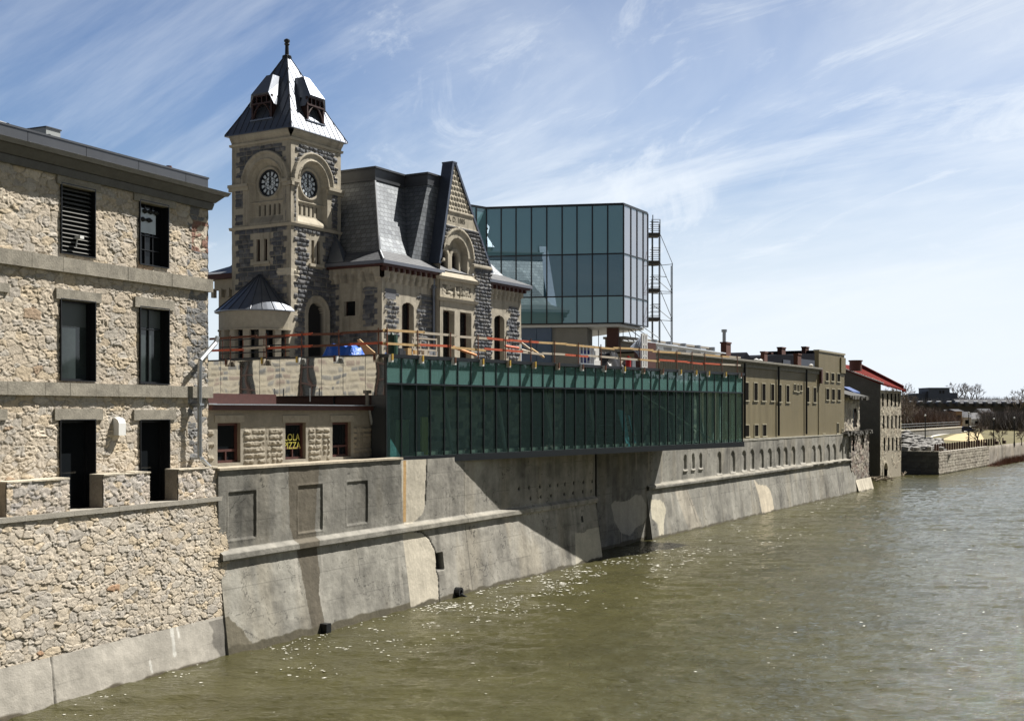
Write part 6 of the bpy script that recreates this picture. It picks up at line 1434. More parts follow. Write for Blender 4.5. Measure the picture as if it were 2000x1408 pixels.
# ================================================================== RUIN and MILL
EF = Face(W_, 'front', .35); e0 = W_END; e1 = EF.a(1696)
ru2 = thing('ruined_stone_building', W_, (e0+2, .5, 0), 'half ruined rubble building with a broken ledge between the beige building and the mill', 'building')
ez1 = EF.hit(1680, 846)[1]
RP = [(.30, .26, .22), (.22, .19, .17), (.38, .34, .28), (.26, .20, .17), (.33, .30, .26)]
def ruin(U, Z):
    h, (r1, r2, r3), jm = rubble(U, Z, .55, .33, 401, .10); c = pick(r2, RP)*(.6+.5*r3)[..., None]; return h, c*jm[..., None]+rgb(.28, .25, .2)*(1-jm[..., None])
ea0, ea1 = EF.a(1661), e1
rz = lambda x0, x1, y0, y1: (EF.a(x0), EF.a(x1), EF.hit(x0, y1)[1], EF.hit(x0, y0)[1])
hl = [rz(1663.5, 1667, 850, 881), rz(1683, 1686, 849, 877)]
relief('lower_wall', EF, STONE, ea0, ea1, .9, ez1, .11, ruin, holes=hl, parent=ru2)
for q in hl: window(ru2, EF, *q, depth=.4, frame=BLACK, fw=.1, reveal=None, name='window')
MB(EF).box(ea0, ea1, .5, 6, -.6, ez1-.1).box(ea1-.05, ea1, .05, 6, .9, ez1-.05).build('core', mat('shaded rubble', (.12, .10, .085), .95, noise=[(2, .3)]), ru2)
def apr(U, Z): 
    st = fbm(U*2.5, Z*.2, 3, 3); return .05*fbm(U, Z, 2, 3), wetline(U, Z, rgb(.46, .42, .34)[None, None]*(.7+.6*st)[..., None], 4, .05)
relief('apron', EF, CONC, EF.a(1668), e1+.3, -.6, 1.35, .09, apr, parent=ru2, prof=lambda U, Z: -(1.35-Z)*.28-.15)
random.seed(5)
b = MB(EF)
for k in range(60):
    a = random.uniform(EF.a(1651), e1+.4); s_ = random.uniform(.1, .35); z = ez1+random.uniform(-.15, .22); b.box(a-s_, a+s_*1.2, -.5+random.uniform(0, .5), .4, z-.06, z+.08+s_*.2)
b.build('broken_ledge', mat('broken dark stone', (.10, .095, .085), .95, noise=[(5, .3)]), ru2)
UF2 = Face(W_, 'front', 2.2)
def ruin2(U, Z):
    h, (r1, r2, r3), jm = rubble(U, Z, .6, .4, 431, .10); c = pick(r2, [(.46, .41, .32), (.36, .32, .26), (.50, .46, .38), (.28, .25, .21)])*(.75+.4*r3)[..., None]; return h, c
q = (UF2.a(1665), UF2.a(1672), UF2.hit(1665, 834)[1], UF2.hit(1665, 798)[1])
u0_, u1_ = UF2.a(1645), UF2.a(1677.5); uz = UF2.hit(1660, 775)[1]
relief('upper_wall', UF2, STONE, u0_, u1_, ez1-.3, uz, .12, ruin2, holes=[q], parent=ru2)
window(ru2, UF2, *q, depth=.3, frame=mat('pale blue frame', (.40, .46, .52), .6), fw=.22, reveal=None)
MB(UF2).box(u0_, u1_, .3, 6, ez1-.3, uz-.1).box(u1_-.05, u1_, .06, 6, ez1-.3, uz).build('upper_core', MATS['shaded rubble'], ru2)
b = MB(UF2); zr_ = UF2.hit(1660, 757)[1]
b.hexa([(u0_, -.9, uz-.1), (u1_+.5, -.9, uz-.1), (u1_+.5, 7, uz-.1), (u0_, 7, uz-.1)], [(u0_, -.9, uz+.12), (u1_+.5, -.9, uz+.12), (u1_+.5, 7, zr_+1.2), (u0_, 7, zr_+1.2)])
b.build('roof', mat('old grey roofing', (.07, .07, .068), .9, noise=[(1, .3)]), ru2)
b = MB(UF2)
for k in range(16): a = random.uniform(u0_, u1_+.5); b.box(a-.25, a+.25, -1.0, -.6, uz-.25+random.uniform(-.1, .05), uz+.1)
b.build('broken_eave', MATS['broken dark stone'], ru2)
b = MB(UF2); a0, z0 = UF2.hit(1662, 757, 2.5); b.hexa([(a0, 2.2, z0-.7), (a0+3.2, 2.2, z0-.7), (a0+3.2, 3.5, z0-.1), (a0, 3.5, z0-.1)], [(a0, 2.2, z0-.5), (a0+3.2, 2.2, z0-.5), (a0+3.2, 3.5, z0+.15), (a0, 3.5, z0+.15)])
b.build('blue_roof_tarp', mat('dark blue sheet', (.02, .06, .20), .7), None, (a0, 2.4, z0), label='blue tarpaulin strip on the grey roof beside the mill', cat='tarpaulin')

D_ = Fr(47.2, 154.3, 34.0); DF = Face(D_); DS = Face(D_, 'left', 0)
ml = thing('stone_mill', D_, (0, 0, 0), 'tall pale stone mill with a red roof and three rows of narrow windows', 'building')
dl = DF.a(1759.5); dz = DF.hit(1720, 762)[1]
def mill(U, Z):
    h, (r1, r2, r3), jm = rubble(U, Z, .45, .28, 461, .055, rough=.03); n1 = fbm(U*.7, Z*.7, 3, 9)
    c = pick(r2, [(.42, .37, .28), (.34, .29, .22), (.46, .42, .33), (.27, .24, .19), (.38, .34, .27)])*(.75+.45*r3)[..., None]
    p = n1 > .55; c = np.where(p[..., None], rgb(.36, .32, .25), c); h = np.where(p, .02, h)
    return h, c
mh = []
for ys, xs in (((768.5, 793.5), (1723.8, 1733, 1740.7, 1748.2, 1755.2)), ((811.5, 836.5), (1725.4, 1733.7, 1741.6, 1749.6, 1756.4)), ((854.5, 879.5), (1727, 1735.3, 1743.3, 1750.8, 1757.5))):
    for x in xs:
        a, z1 = DF.hit(x, ys[0]); z0 = DF.hit(x, ys[1])[1]; mh.append((a-.33, a+.33, z0, z1))
ad, zd_ = DF.hit(1728.8, 903.5); dr = .85
relief('front_wall', DF, STONE, 0, dl, -.5, dz, .10, mill, holes=mh+[(ad-dr, ad+dr, -.5, zd_-dr)], drop=lambda U, Z: (np.hypot(U-ad, Z-zd_+dr) < dr), parent=ml)
for q in mh: window(ml, DF, *q, depth=.30, frame=BLACK, fw=.04, pane=DARKP, reveal=BLACK, front=-.02)
MB(DF).box(0.05, dl-.02, .38, 12, -.5, dz).build('core', BLACK, ml)
MB(DF).arch(ad, zd_-dr, dr, dr+.28, -.1, .3, 0, pi, 12).box(ad-dr-.28, ad-dr, -.1, .3, -.5, zd_-dr).build('door_surround', mat('pale mill stone', (.48, .43, .34), .9), ml)
vp, zp = DS.hit(1649, 720.7); zf = DS.hit(1718, 748)[1]
sl_ = (zp-zf)/vp if vp else .4
print('mill', vp, zp, zf, dz, dl)
vd = vp+1.5; zq = zf+sl_*vd
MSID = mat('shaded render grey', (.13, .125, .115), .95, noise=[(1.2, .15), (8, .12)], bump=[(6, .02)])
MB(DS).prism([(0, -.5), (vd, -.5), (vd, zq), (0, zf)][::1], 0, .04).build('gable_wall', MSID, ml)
MB(DF).box(.02, .3, -.02, .4, -.5, zf).build('corner_pier', MATS['pale mill stone'], ml)
RED = mat('red sheet roof', (.12, .014, .010), .9, ior=1.15, noise=[(1, .15)], extra=seams(1, .6, .06, .6))
b = MB(DF); zr2_ = zf+sl_*vd
b.hexa([(-.25, -.5, zf-.28-.05), (dl+.4, -.5, dz-.05), (dl+.4, vd, zr2_-.1), (-.25, vd, zr2_-.1)], [(-.25, -.5, zf-.05), (dl+.4, -.5, dz+.15), (dl+.4, vd, zr2_+.15), (-.25, vd, zr2_+.15)])
rr = b.build('roof', RED, ml)
MB(DF).box(dl+.4, dl+.65, -.5, 0, dz-.1, dz+.35).build('eave_end', RED, ml)
b = MB(DF); b.hexa([(dl+.1, -.3, dz+.2), (dl+.4, -.3, dz+.2), (dl+.4, vd, zr2_+.15), (dl+.1, vd, zr2_+.15)], [(dl+.1, -.3, dz+.75), (dl+.4, -.3, dz+.75), (dl+.4, vd, zr2_+.75), (dl+.1, vd, zr2_+.75)]); b.build('verge_board', mat('dark red verge', (.12, .02, .018), .6), ml)
b = MB(DF); b.hexa([(-.32, -.55, zf-.1), (-.25, -.55, zf-.1), (-.25, vd, zr2_-.0), (-.32, vd, zr2_-.0)], [(-.32, -.55, zf+.05), (-.25, -.55, zf+.05), (-.25, vd, zr2_+.17), (-.32, vd, zr2_+.17)]); b.build('white_barge', WHITE, ml)
ca_, cz_ = DF.hit(1671, 706, vp-2.2); ca_ -= .77; c1_ = DF.a(1680, vp-2.5)
c1_ = ca_+1.55; b = MB(DF); b.cyl(((ca_+c1_)/2, vp-2.2, cz_-1.2), ((ca_+c1_)/2, vp-2.2, cz_), (c1_-ca_)/2, n=14); b.cyl(((ca_+c1_)/2, vp-2.2, cz_), ((ca_+c1_)/2, vp-2.2, cz_+.15), (c1_-ca_)/2+.12, n=14); b.build('chimney', mat('red brown chimney', (.15, .06, .05), .8), rr)
# low red roof between ruin and mill
LRF = Face(W_, 'front', 9.); a0, z0 = LRF.hit(1640, 757); a1 = LRF.a(1681); b = MB(LRF)
lr = thing('red_roofed_annexe', W_, (a0, 9, 8), 'small annexe with a dark red roof tucked behind the ruined building', 'building')
b.hexa([(a0, 0, z0), (a1, 0, z0), (a1, 5, z0+1.1), (a0, 5, z0+1.1)], [(a0, 0, z0+.2), (a1, 0, z0+.2), (a1, 5, z0+1.3), (a0, 5, z0+1.3)]).build('roof', RED, lr); MB(LRF).box(a0, a1-.2, .3, 5, 5, z0+.05).build('wall', MSID, lr)

# ================================================================== FAR BANK: quay wall, lawn, rocks, trees, houses
F_ = Fr(58.0, 163.6, 32.7); FF = Face(F_); FZ = 3.12
fl = FF.a(1931); fe = 420
qw = thing('stone_quay_wall', F_, (0, 0, 0), 'stone block quay wall along the far river bank with a dark shaded end', 'retaining wall')
def quay(U, Z):
    h, r, jm = courses(U, Z, 481, .42, .8, .03, .07); c = pick(r, [(.34, .31, .26), (.30, .27, .22), (.38, .35, .29), (.26, .23, .19)]); c = c*(.75+.5*fbm(U*.8, Z*.6, 3, 4))[..., None]; return h, wetline(U, Z, c, 6, .1)
relief('quay_face', FF, STONE, 0, fl, -.5, FZ, .12, quay, parent=qw)
FE = Face(F_, 'left', 0.)
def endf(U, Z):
    h, r, jm = courses(U, Z, 485, .42, .8, .03, .05); return h, rgb(.11, .11, .11)*(.8+.4*r)[..., None]*(.8+.2*jm)[..., None]  # shade of the end face put into a darker stone colour
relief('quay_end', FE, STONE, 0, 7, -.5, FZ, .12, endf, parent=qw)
MB(FF).box(0.05, fl, .06, 1, FZ-.4, FZ+.01).box(.02, .5, 0, 7, FZ, FZ+.14).build('coping', mat('pale kerb', (.45, .42, .36), .9), qw)
ql = thing('concrete_quay_wall', F_, (fl, 0, 0), 'plain pinkish concrete quay wall at the far right of the river bank', 'retaining wall')
def quay2(U, Z): c = stains(U, Z, 491, rgb(.40, .36, .31)); return .03*fbm(U*.5, Z, 2, 4)-.08*(Z > 2.9), c
relief('quay_face', FF, CONC, fl, fe, -.5, FZ, .3, quay2, parent=ql)
# terrain (one large sheet)
def terr(u, v):
    t = np.clip(v/85., 0, 1); z = 3.0+2.9*t*t*(3-2*t)+.0*u
    z = z+1.0*np.exp(-((u-75)/40.)**2)*sst(v, 8, 40)*(1-sst(v, 50, 90)); return z-.02
us = np.concatenate([np.linspace(.3, 160, 90), np.linspace(170, 2600, 40)]); vs_ = np.concatenate([np.linspace(.6, 120, 60), np.linspace(130, 1800, 40)])
U, V = np.meshgrid(us, vs_); Z = terr(U, V); hillz = sst(U, 240, 700)*6+sst(V, 150, 600)*3; Z = Z+hillz
bq = MB(FF); bq.v = [(float(a), float(c), float(z)) for a, c, z in zip(U.ravel(), V.ravel(), Z.ravel())]
nu = len(us); bq.p = [(j*nu+i, j*nu+i+1, (j+1)*nu+i+1, (j+1)*nu+i) for j in range(len(vs_)-1) for i in range(nu-1)]
bq.build('ground', mat('spring grass', (.115, .10, .042), .95, noise=[(.06, .25), (.6, .2), (5, .15)]), kind='structure', smooth=True)
# town ground behind the walls
wt = [A_.pt(-60, 3)[:2], A_.pt(31, 3)[:2], W_.pt(0, 3)[:2], W_.pt(W_END, 3)[:2], D_.pt(1, 3)[:2], D_.pt(8, 3)[:2], F_.pt(.3, 7)[:2], F_.pt(.3, 260)[:2], (-400, 420), (-400, -40)]
b = MB(); b.add([(x, y, 6.15 if i not in (6, 7) else 3.1) for i, (x, y) in enumerate(wt)], [tuple(range(len(wt)))]); b.build('town_ground', GROUND, kind='structure')
def fp(px, py, Y): return ((px-CX)/F*Y, Y, H+(HY-py)/F*Y)
def toF(x, y):
    dx, dy = x-F_.x, y-F_.y; return dx*F_.u[0]+dy*F_.u[1], dx*F_.v[0]+dy*F_.v[1]
def gz(x, y):
    u, v = toF(x, y); u = max(u, .3); return float(terr(np.array(u), np.array(max(v, .6))))+float(sst(np.array(u), 240, 700))*6+float(sst(np.array(v), 150, 600))*3
def atg(px, Y): x = (px-CX)/F*Y; return x, Y, gz(x, Y)
# sandy bank patch and white path as thin sheets following the ground
def patch(name, pts, m_, n_=14, up=.05):
    """quad strip between two pixel/depth polylines laid on the terrain"""
    b = MB(); (l0, l1) = pts
    rows = 6; vs = []
    for j in range(rows+1):
        for i in range(len(l0)):
            x = l0[i][0]+(l1[i][0]-l0[i][0])*j/rows; y = l0[i][1]+(l1[i][1]-l0[i][1])*j/rows; vs.append((x, y, gz(x, y)+up))
    k = len(l0); b.add(vs, [(j*k+i, j*k+i+1, (j+1)*k+i+1, (j+1)*k+i) for j in range(rows) for i in range(k-1)]); return b.build(name, m_, kind='structure')
def gpt(px, py):   # solve the depth at which this pixel meets the terrain
    lo, hi = 150., 600.
    for _ in range(40):
        Y = (lo+hi)/2; x = (px-CX)/F*Y
        if H+(HY-py)/F*Y > gz(x, Y): lo = Y
        else: hi = Y
    return (px-CX)/F*lo, lo
SAND = mat('dry sandy ground', (.42, .34, .19), .95, noise=[(.2, .15), (2, .12)])
def line(a, b_, n_=8): return [(a[0]+(b_[0]-a[0])*i/n_, a[1]+(b_[1]-a[1])*i/n_) for i in range(n_+1)]
patch('sandy_bank', (line(gpt(1838, 859), gpt(1926, 864)), line(gpt(1868, 848), gpt(1912, 842))), SAND)
patch('footpath', (line(gpt(1812, 856), gpt(1900, 840.5)), line(gpt(1822, 851), gpt(1902, 837))), mat('pale concrete path', (.55, .53, .48), .9), up=.09)
patch('upper_path', (line(gpt(1905, 838), gpt(2060, 833)), line(gpt(1905, 836), gpt(2060, 831.5))), MATS['pale concrete path'], up=.09)
# low grey retaining wall with rail on the left of the lawn
p, q = gpt(1757, 858), gpt(1878, 846); fr2, ln2 = frame2(p, q); f2 = Face(fr2)
z2 = f2.hit(1800, 840)[1]
lw = thing('low_retaining_wall', fr2, (0, 0, 3), 'long low grey retaining wall with a rail above the rock slope', 'retaining wall')
MB(f2).box(-30, ln2, 0, .5, 2.5, z2).build('wall', mat('streaked grey concrete', (.17, .165, .155), .9, noise=[(.8, .2, (1, 1, .2))]), lw); MB(f2).box(-30, ln2+.2, -.1, .6, z2, z2+.25).build('coping', MATS['pale kerb'], lw)
b = MB(f2)
for k in range(int(ln2/2.5)): b.cyl((k*2.5, .3, z2+.2), (k*2.5, .3, z2+1.3), .04, n=4)
b.cyl((0, .3, z2+1.3), (ln2, .3, z2+1.3), .04, n=4); b.cyl((0, .3, z2+.8), (ln2, .3, z2+.8), .04, n=4); b.build('hand_rail', STEEL, lw)
# riprap
random.seed(11); b = MB()
def rock(b, x, y, z, s_):
    vs = []
    n1 = [(random.gauss(0, 1), random.gauss(0, 1), random.gauss(0, 1)) for _ in range(9)]
    ax = (random.uniform(.7, 1.4), random.uniform(.7, 1.2), random.uniform(.45, .8))
    for k in range(2):
        for i in range(5):
            t = 2*pi*i/5+random.uniform(-.3, .3); r_ = s_*random.uniform(.75, 1.15); vs.append((x+r_*cos(t)*ax[0], y+r_*sin(t)*ax[1], z+(k-.5)*s_*ax[2]*1.2+random.uniform(-.15, .15)*s_))
    vs.append((x, y, z+s_*ax[2])); vs.append((x, y, z-s_*ax[2]))
    b.add(vs, [(i, (i+1) % 5, 5+(i+1) % 5, 5+i) for i in range(5)]+[(5+i, 5+(i+1) % 5, 10) for i in range(5)]+[((i+1) % 5, i, 11) for i in range(5)])
for k in range(300):
    px = random.uniform(1764, 1838); t = (px-1764)/94.; ylo = 882-3*t; yhi = 848+24*max(0, t-.15)+random.uniform(0, 3)
    py = random.uniform(yhi, ylo)
    if py < yhi: continue
    Y = 166+ (ylo-py)*1.15; x, y, z = fp(px, py, Y); z += random.uniform(-.25, .3); rock(b, x, y, z, random.uniform(.38, .75))
b.build('rock_slope', mat('broken limestone rock', (.22, .215, .205), .9, noise=[(.5, .6), (2, .5), (6, .2)]), kind='stuff', label='slope of broken grey rocks behind the dark quay end', cat='rocks')
b = MB()
vs = [fp(1758, 886, 165.5), fp(1858, 881, 168), fp(1858, 872, 182), fp(1800, 856, 200), fp(1764, 846, 206)]; b.tri(*[(x, y, z-.5) for x, y, z in vs]); b.build('gap_shade_sheet', mat('painted gap shade', (.035, .033, .03), .95), kind='structure')  # dark sheet painting the shade in the gaps between the rocks
# timber posts on the quay
for k in range(25):
    a = FF.a(1836+k*4.7); b = MB(FF); h_ = .95+.1*random.random(); b.box(a-.13, a+.13, .5, .75, FZ, FZ+h_); b.hexa([(a-.13, .5, FZ+h_), (a+.13, .5, FZ+h_), (a+.13, .75, FZ+h_), (a-.13, .75, FZ+h_)], [(a-.04, .58, FZ+h_+.12), (a+.04, .58, FZ+h_+.12), (a+.04, .67, FZ+h_+.12), (a-.04, .67, FZ+h_+.12)])
    b.build('timber_post', mat('dark rust brown timber', (.065, .035, .025), .85), None, (a, .6, FZ), label='%s short brown timber post from the dark end of the quay' % ORD[k], cat='post', group='timber posts along the quay edge')
for k in range(3):
    a = FF.a((1938, 1960, 1974)[k]); b = MB(FF); b.box(a-.5, a+.5, .8, 1.3, FZ, FZ+.55); b.box(a-.4, a+.4, 1.2, 1.3, FZ+.55, FZ+1.0); b.build('park_bench', MATS['dark rust brown timber'], None, (a, 1, FZ), label=('dark bench at the end of the timber posts', 'dark bench between two bare trees on the quay', 'dark bench beside the right lamp post')[k], cat='bench')
# lamp posts
LBL = ['black lamp post on the rock slope, leftmost of four', 'black lamp post left of the widest bare tree', 'black lamp post between the two bare trees', 'black lamp post near the right edge of the photo']
for k, (px, py, yt) in enumerate(((1807, 862, 808), (1892, 864, 803), (1941, 866, 815), (1981, 863, 813))):
    Y = 185 if k == 0 else 190+k*4; x = (px-CX)/F*Y; z0 = gz(x, Y) if k else H+(HY-py)/F*Y; zt = H+(HY-yt)/F*Y
    lp = thing('street_lamp', WORLD, (x, Y, z0), LBL[k], 'street lamp', 'lamp posts on the far bank')
    b = MB(); b.cyl((x, Y, z0-.3), (x, Y, zt-.45), .10, .07, 8); b.cyl((x, Y, z0), (x, Y, z0+.6), .16, .12, 8); b.build('pole', BLACK, lp)
    MB().lathe((x, Y, zt-.42), [(.05, 0), (.13, .06), (.16, .2), (.10, .3), (.0, .34)], 10).build('lamp_globe', mat('white lamp globe', (.7, .7, .68), .3), lp)
# bare trees
BARK = mat('bare bark', (.085, .068, .055), .9); TWIG = mat('bare twigs', (.15, .12, .10), .9)
def tree_mesh(seed, hgt=6., spread=.5, lv=5, trunk=.28, r0=.16, nb=3, rmin=.018):
    rd = random.Random(seed); T = MB(); C = MB()
    def br(p, d, ln, r, l):
        q = p; dd = d
        for s_ in range(2):
            dd = dd+np.array([rd.gauss(0, .10), rd.gauss(0, .10), .05]); dd /= np.linalg.norm(dd); q2 = q+dd*ln/2; rr = max(rmin, r*(1-.2*s_)); r2 = max(rmin, r*(.8-.2*s_))
            (T if l >= lv-1 else C).cyl(q, q2, rr, r2, 6 if l >= lv-1 else 3, cap=False); q = q2
        if l == 0: return
        for k in range(nb+(1 if rd.random() < .4 else 0)):
            t = rd.uniform(0, 2*pi); a = rd.uniform(.35, .75)*(spread/.5)
            e = np.cross(dd, (cos(t), sin(t), .1)); e /= np.linalg.norm(e); nd_ = dd*cos(a)+e*sin(a); nd_[2] += .12; nd_ /= np.linalg.norm(nd_)
            st = p+(q-p)*rd.uniform(.45, 1) if k else q
            br(st, nd_, ln*rd.uniform(.62, .82), r*.6, l-1)
    br(np.zeros(3), np.array((0, 0, 1.)), hgt*trunk, r0, lv); return T, C
def make_tree(seed, label, **kw):
    T, C = tree_mesh(seed, **kw); r = thing('bare_tree', WORLD, (0, 0, 0), label, 'tree', 'bare trees on the far bank')
    T.build('trunk', BARK, r); C.build('crown', TWIG, r); return r
tp = [make_tree(3, 'x', hgt=6, spread=.62, lv=5, trunk=.24, r0=.17), make_tree(8, 'x', hgt=6, spread=.5, lv=5, trunk=.27, r0=.12), make_tree(21, 'x', hgt=11, spread=.5, lv=6, trunk=.22, r0=.25, nb=2, rmin=.022), make_tree(33, 'x', hgt=10, spread=.42, lv=6, trunk=.24, r0=.22, nb=2, rmin=.022)]
def place(t, px, Y, sc, rz, label, first=[set()], dz=0):
    x, y, z = atg(px, Y)
    if t in first[0]: o = dup(tp[t], (x, y, z-.1+dz), rz, sc, label)
    else: o = tp[t]; first[0].add(t); o.location = (x, y, z-.1+dz); o.rotation_euler = (0, 0, rz); o.scale = (sc, sc, sc); o['label'] = label
    return o
place(0, 1911, 200, 1.0, .3, 'broad bare tree on the lawn in front of the white houses')
place(1, 1955, 205, .72, 1.3, 'small bare tree with a vase shaped crown right of the broad one')
place(1, 1995, 205, .75, 2.9, 'slim bare tree at the right edge of the photo')
random.seed(9)
k = 0
grp = lambda q: 0 if q[0] < 1866 and q[1] < 345 else (1 if q[0] > 1920 and q[1] < 360 else (2 if q[1] > 400 else 3))
TL_ = [(1768, 250, 3, 1.0), (1776, 262, 2, .9), (1783, 255, 3, .85), (1765, 290, 2, 1.2), (1775, 330, 2, 1.3), (1790, 300, 3, .8), (1800, 305, 2, .7), (1809, 300, 3, .75), (1818, 310, 2, .75), (1827, 305, 3, .75), (1836, 312, 2, .72), (1845, 306, 3, .7), (1854, 312, 2, .66), (1862, 318, 3, .62), (1806, 330, 2, .85), (1822, 335, 3, .85), (1840, 335, 2, .8), (1788, 340, 3, 1.0),
                     (1925, 330, 2, .8), (1938, 340, 3, .85), (1950, 335, 2, .8), (1962, 345, 3, .85), (1974, 335, 2, .8), (1986, 345, 3, .85), (1997, 335, 2, .9), (2010, 340, 3, .9), (1992, 420, 2, 2.0), (2006, 410, 3, 1.9), (1882, 560, 3, 2.0), (1896, 600, 2, 2.0), (1872, 610, 2, 2.2), (1908, 640, 3, 1.9), (1770, 520, 3, 2.0), (1758, 480, 2, 2.1), (1890, 345, 2, .7), (1905, 350, 3, .7), (1916, 345, 2, .75)]
for px, Y, t, sc in TL_:
    cat_ = 0 if px < 1866 and Y < 345 else (1 if px > 1920 and Y < 360 else (2 if Y > 400 else 3))
    lab = '%s bare winter tree from the left %s' % (ORD[sum(1 for q in TL_ if q[0] < px and grp(q) == cat_)], ('in the brown thicket right of the mill', 'in the wood below the row of dormers', 'rising above the distant roofs', 'behind the white houses')[cat_])
    place(t, px, Y, sc*random.uniform(.9, 1.1), random.uniform(0, 6), lab)
# undergrowth masses (uncountable brush) made of twig blades
def brush(name, pxs, Ys, hts, n_, m_, label, seed, gzf=None, wv=.05):
    rd = random.Random(seed); b = MB()
    for _ in range(n_):
        t = rd.random(); px = pxs[0]+(pxs[1]-pxs[0])*t; Y = rd.uniform(*Ys); x = (px-CX)/F*Y; z = gz(x, Y) if gzf is None else gzf(x, Y, px, t)
        h_ = rd.uniform(.35, 1)*(hts[0]+(hts[1]-hts[0])*t); dx, dy = rd.gauss(0, .25)*h_, rd.gauss(0, .25)*h_; a = rd.uniform(0, pi); ex, ey = cos(a)*wv, sin(a)*wv
        zz = z+rd.random()*h_*.3
        b.add([(x-ex, y_-ey, zz) if False else (x-ex, Y-ey, zz), (x+ex, Y+ey, zz), (x+dx, Y+dy, z+h_)], [(0, 1, 2)])
    return b.build(name, m_, kind='stuff', label=label, cat='brush')
BRN = mat('brown brush', (.15, .105, .085), .95)
brush('bank_thicket', (1764, 1872), (292, 345), (6.2, 4.2), 9000, BRN, 'brown leafless thicket on the far bank right of the mill', 3, wv=.09)
brush('wooded_bank', (1915, 2040), (320, 370), (5.0, 6.0), 9000, mat('grey brown brush', (.10, .088, .082), .95), 'dark leafless wood under the row of dormers', 5, wv=.10)
brush('distant_wood', (1755, 2080), (520, 700), (9, 6), 9000, mat('far grey wood', (.14, .14, .15), .95), 'distant leafless wood on the horizon', 7, wv=.28)
def wf(x, Y, px, t): return .0
brush('water_edge_scrub', (1925, 2040), (0, 0), (1, 1), 1, BRN, 'x', 1) if False else None
b = MB(FF); rd = random.Random(4)
for _ in range(7000):
    u = fl+rd.random()**1.0*75-2; v = -rd.random()*1.6; h_ = rd.uniform(.2, .9)*min(1, (u-fl+4)/14.)+.1; a = rd.uniform(0, pi)
    b.add([(u-.05*cos(a), v, -.05), (u+.05*cos(a), v+.04, -.05), (u+rd.gauss(0, .2), v+rd.gauss(0, .15), h_*1.4)], [(0, 1, 2)])
b.build('water_edge_scrub', mat('reddish dry scrub', (.17, .085, .06), .95, noise=[(1, .4)]), kind='stuff', label='reddish dry scrub along the foot of the far right quay wall', cat='scrub')
# driftwood by the mill
b = MB(); rd = random.Random(6)
for k in range(26):
    x0, y0, z0 = fp(rd.uniform(1704, 1736), rd.uniform(934, 944), 150); p = (x0, y0+rd.uniform(-3, 2), rd.uniform(.05, .4)); q = (p[0]+rd.uniform(-1.6, 1.6), p[1]+rd.uniform(-1, 1), rd.uniform(.0, .7)); b.cyl(p, q, rd.uniform(.05, .13), .03, 5)
b.build('driftwood_pile', mat('grey driftwood', (.22, .18, .13), .9, noise=[(2, .3)]), kind='stuff', label='pile of driftwood at the foot of the mill', cat='driftwood')
b = MB(); 
for k, (x0, y0, x1, y1) in enumerate(((1762, 928, 1771, 922), (1760, 922, 1766, 928), (1764, 929, 1768, 920))): b.cyl(fp(x0, y0, 162), fp(x1, y1, 162.5), .10, .05, 5)
b.build('fallen_branch', MATS['grey driftwood'], None, fp(1764, 928, 162), label='pale fallen branch in the corner between mill and quay', cat='branch')
# distant buildings
FAR = mat('far slate grey render', (.12, .135, .17), .9, noise=[(.1, .1)]); FARR = mat('far dark roof', (.07, .073, .085), .9)
fb = thing('distant_grey_block', WORLD, (*fp(1834, 800, 560)[:2], 8), 'dark grey block like building with a taller centre on the far horizon', 'building')
def fbox(par, nm, x0, x1, yt, Y, dep, m_, zb=6):
    p, q = fp(x0, yt, Y), fp(x1, yt, Y); return MB().box(p[0], q[0], Y, Y+dep, zb, p[2]).build(nm, m_, par)
fbox(fb, 'tower', 1814, 1855, 758, 560, 14, FAR); fbox(fb, 'roof_rim', 1813.5, 1855.5, 757, 559.8, 14.4, FARR, fp(0, 758, 560)[2]+.004)
fbox(fb, 'left_wing', 1790, 1813.8, 768, 562, 12, FAR); fbox(fb, 'left_wing', 1776, 1789.8, 770.5, 562.5, 12, FAR); fbox(fb, 'right_wing', 1855.2, 1869.5, 767, 562, 12, FAR); fbox(fb, 'lift_housing', 1809, 1813.8, 764.5, 561, 6, FARR)
for x in (1834.5, 1840.5): p = fp(x, 765, 560); MB().box(p[0], p[0]+.9, Y-10 if False else 559.9, 559.95, p[2]-.8, p[2]+.6).build('window', BLACK, fb)
dr_ = thing('dormer_row_house', WORLD, (*fp(1900, 800, 452)[:2], 8), 'very long dark roofed row with evenly spaced white capped dormers on the far bank', 'building')
p, q = fp(1772, 783, 455), fp(2060, 783, 455); zt = fp(0, 779.5, 455)[2]
MB().box(p[0], q[0], 455, 470, 6, fp(0, 788, 455)[2]).build('wall', mat('far brown grey brick', (.085, .08, .082), .9), dr_)
pl0 = fp(1868, 0, 455)[0]
b = MB(); zz0 = fp(0, 788, 455)[2]; b.hexa([(pl0, 454, zz0), (q[0], 454, zz0), (q[0], 470, zz0), (pl0, 470, zz0)], [(pl0, 458, zt), (q[0], 458, zt), (q[0], 466, zt), (pl0, 466, zt)]); b.build('roof', FARR, dr_)
for k, x in enumerate((1782, 1800, 1818.8, 1835.7, 1856.6, 1873.5, 1890, 1909, 1927, 1946, 1964, 1983, 1998.8, 2016)):
    Y = 452; p = fp(x, 786, Y); b = MB(); b.box(p[0]-.5, p[0]+.5, Y, Y+4, p[2]-1.5, p[2]); dd = b.build('dormer', FARR, dr_)
    MB().prism([(p[0]-.35, p[2]+.05), (p[0]+.3, p[2]+.25), (p[0]+.4, p[2]+.6), (p[0]-.15, p[2]+.45)], Y-.3, Y+4).build('dormer_cap', mat('pale cap', (.45, .46, .48), .7), dd)
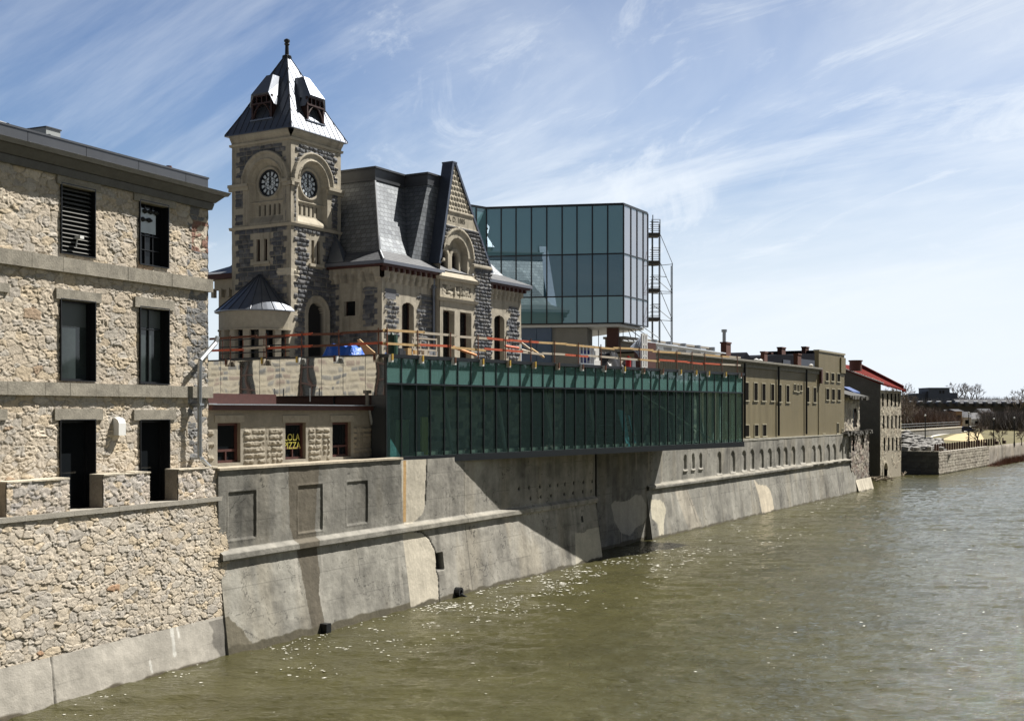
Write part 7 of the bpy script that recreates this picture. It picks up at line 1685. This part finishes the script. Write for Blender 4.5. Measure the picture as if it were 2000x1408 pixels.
def house(px0, px1, yb, ye, yr, Y, wallm, roofm, label, win=True):
    p, q = fp(px0, yb, Y), fp(px1, yb, Y); ze_ = fp(0, ye, Y)[2]; zr_ = fp(0, yr, Y)[2]; h = thing('house', WORLD, ((p[0]+q[0])/2, Y, p[2]), label, 'house')
    MB().box(p[0], q[0], Y, Y+8, p[2]-1.5, ze_).build('wall', wallm, h)
    b = MB(); b.hexa([(p[0]-.4, Y-.5, ze_), (q[0]+.4, Y-.5, ze_), (q[0]+.4, Y+8.5, ze_), (p[0]-.4, Y+8.5, ze_)], [(p[0]-.4, Y+3.9, zr_), (q[0]+.4, Y+3.9, zr_), (q[0]+.4, Y+4.1, zr_), (p[0]-.4, Y+4.1, zr_)]); b.build('roof', roofm, h)
    n_ = max(1, int((q[0]-p[0])/2.6))
    for k in range(n_):
        x = p[0]+(k+.5)*(q[0]-p[0])/n_; z = p[2]+(ze_-p[2])*.35; MB().box(x-.5, x+.5, Y-.03, Y-.005, z, z+(ze_-p[2])*.4).build('window', DGLASS, h)
    return h
house(1855, 1867, 833, 812, 800, 345, mat('cream render', (.34, .30, .23), .9), FARR, 'cream house with a dark roof left of the tan gabled one')
house(1867, 1879, 834, 803, 799, 330, mat('tan orange board', (.46, .30, .17), .8), FARR, 'tall tan orange house front among the bare trees')
house(1880, 1897, 835, 815, 804, 335, mat('white board wall', (.58, .58, .57), .7), FARR, 'white house left of the broad bare tree')
house(1898, 1917, 835, 818, 806, 342, MATS['white board wall'], mat('mid grey roof', (.10, .10, .11), .8), 'white house with a grey roof behind the broad bare tree')
house(1920, 1940, 832, 808, 798, 372, mat('grey board wall', (.16, .16, .17), .8), FARR, 'grey house in the wood below the dormer row')
# parked cars
def car(px, Y, m_, label, rz=.2):
    x, y, z = atg(px, Y); c = thing('parked_car', WORLD, (x, y, z), label, 'car', 'cars parked by the houses on the far bank'); c.rotation_euler = (0, 0, rz); o = ORI[c.name]
    def mb(): return MB()
    prof = [(-2.1, .3), (2.1, .3), (2.15, .75), (1.25, .9), (.6, 1.38), (-1.0, 1.4), (-1.7, .95), (-2.15, .85)]
    b = MB(); b.prism([(x+a, z+h_) for a, h_ in prof], y-.85, y+.85); b.build('body', m_, c)
    b = MB(); b.prism([(x+1.1, z+.93), (x+.55, z+1.3), (x-.95, z+1.32), (x-1.5, z+.95)], y-.87, y+.87); b.build('windows', DGLASS, c)
    for wx in (-1.3, 1.3):
        for wy in (-.8, .8): MB().cyl((x+wx, y+wy-.12, z+.33), (x+wx, y+wy+.12, z+.33), .33, n=10).build('wheel', BLACK, c)
car(1886, 290, mat('dark blue car paint', (.01, .015, .06), .3), 'dark blue car parked at the top of the pale path')
car(1903, 300, mat('white car paint', (.6, .6, .6), .3), 'white car parked right of the dark blue one', .1)
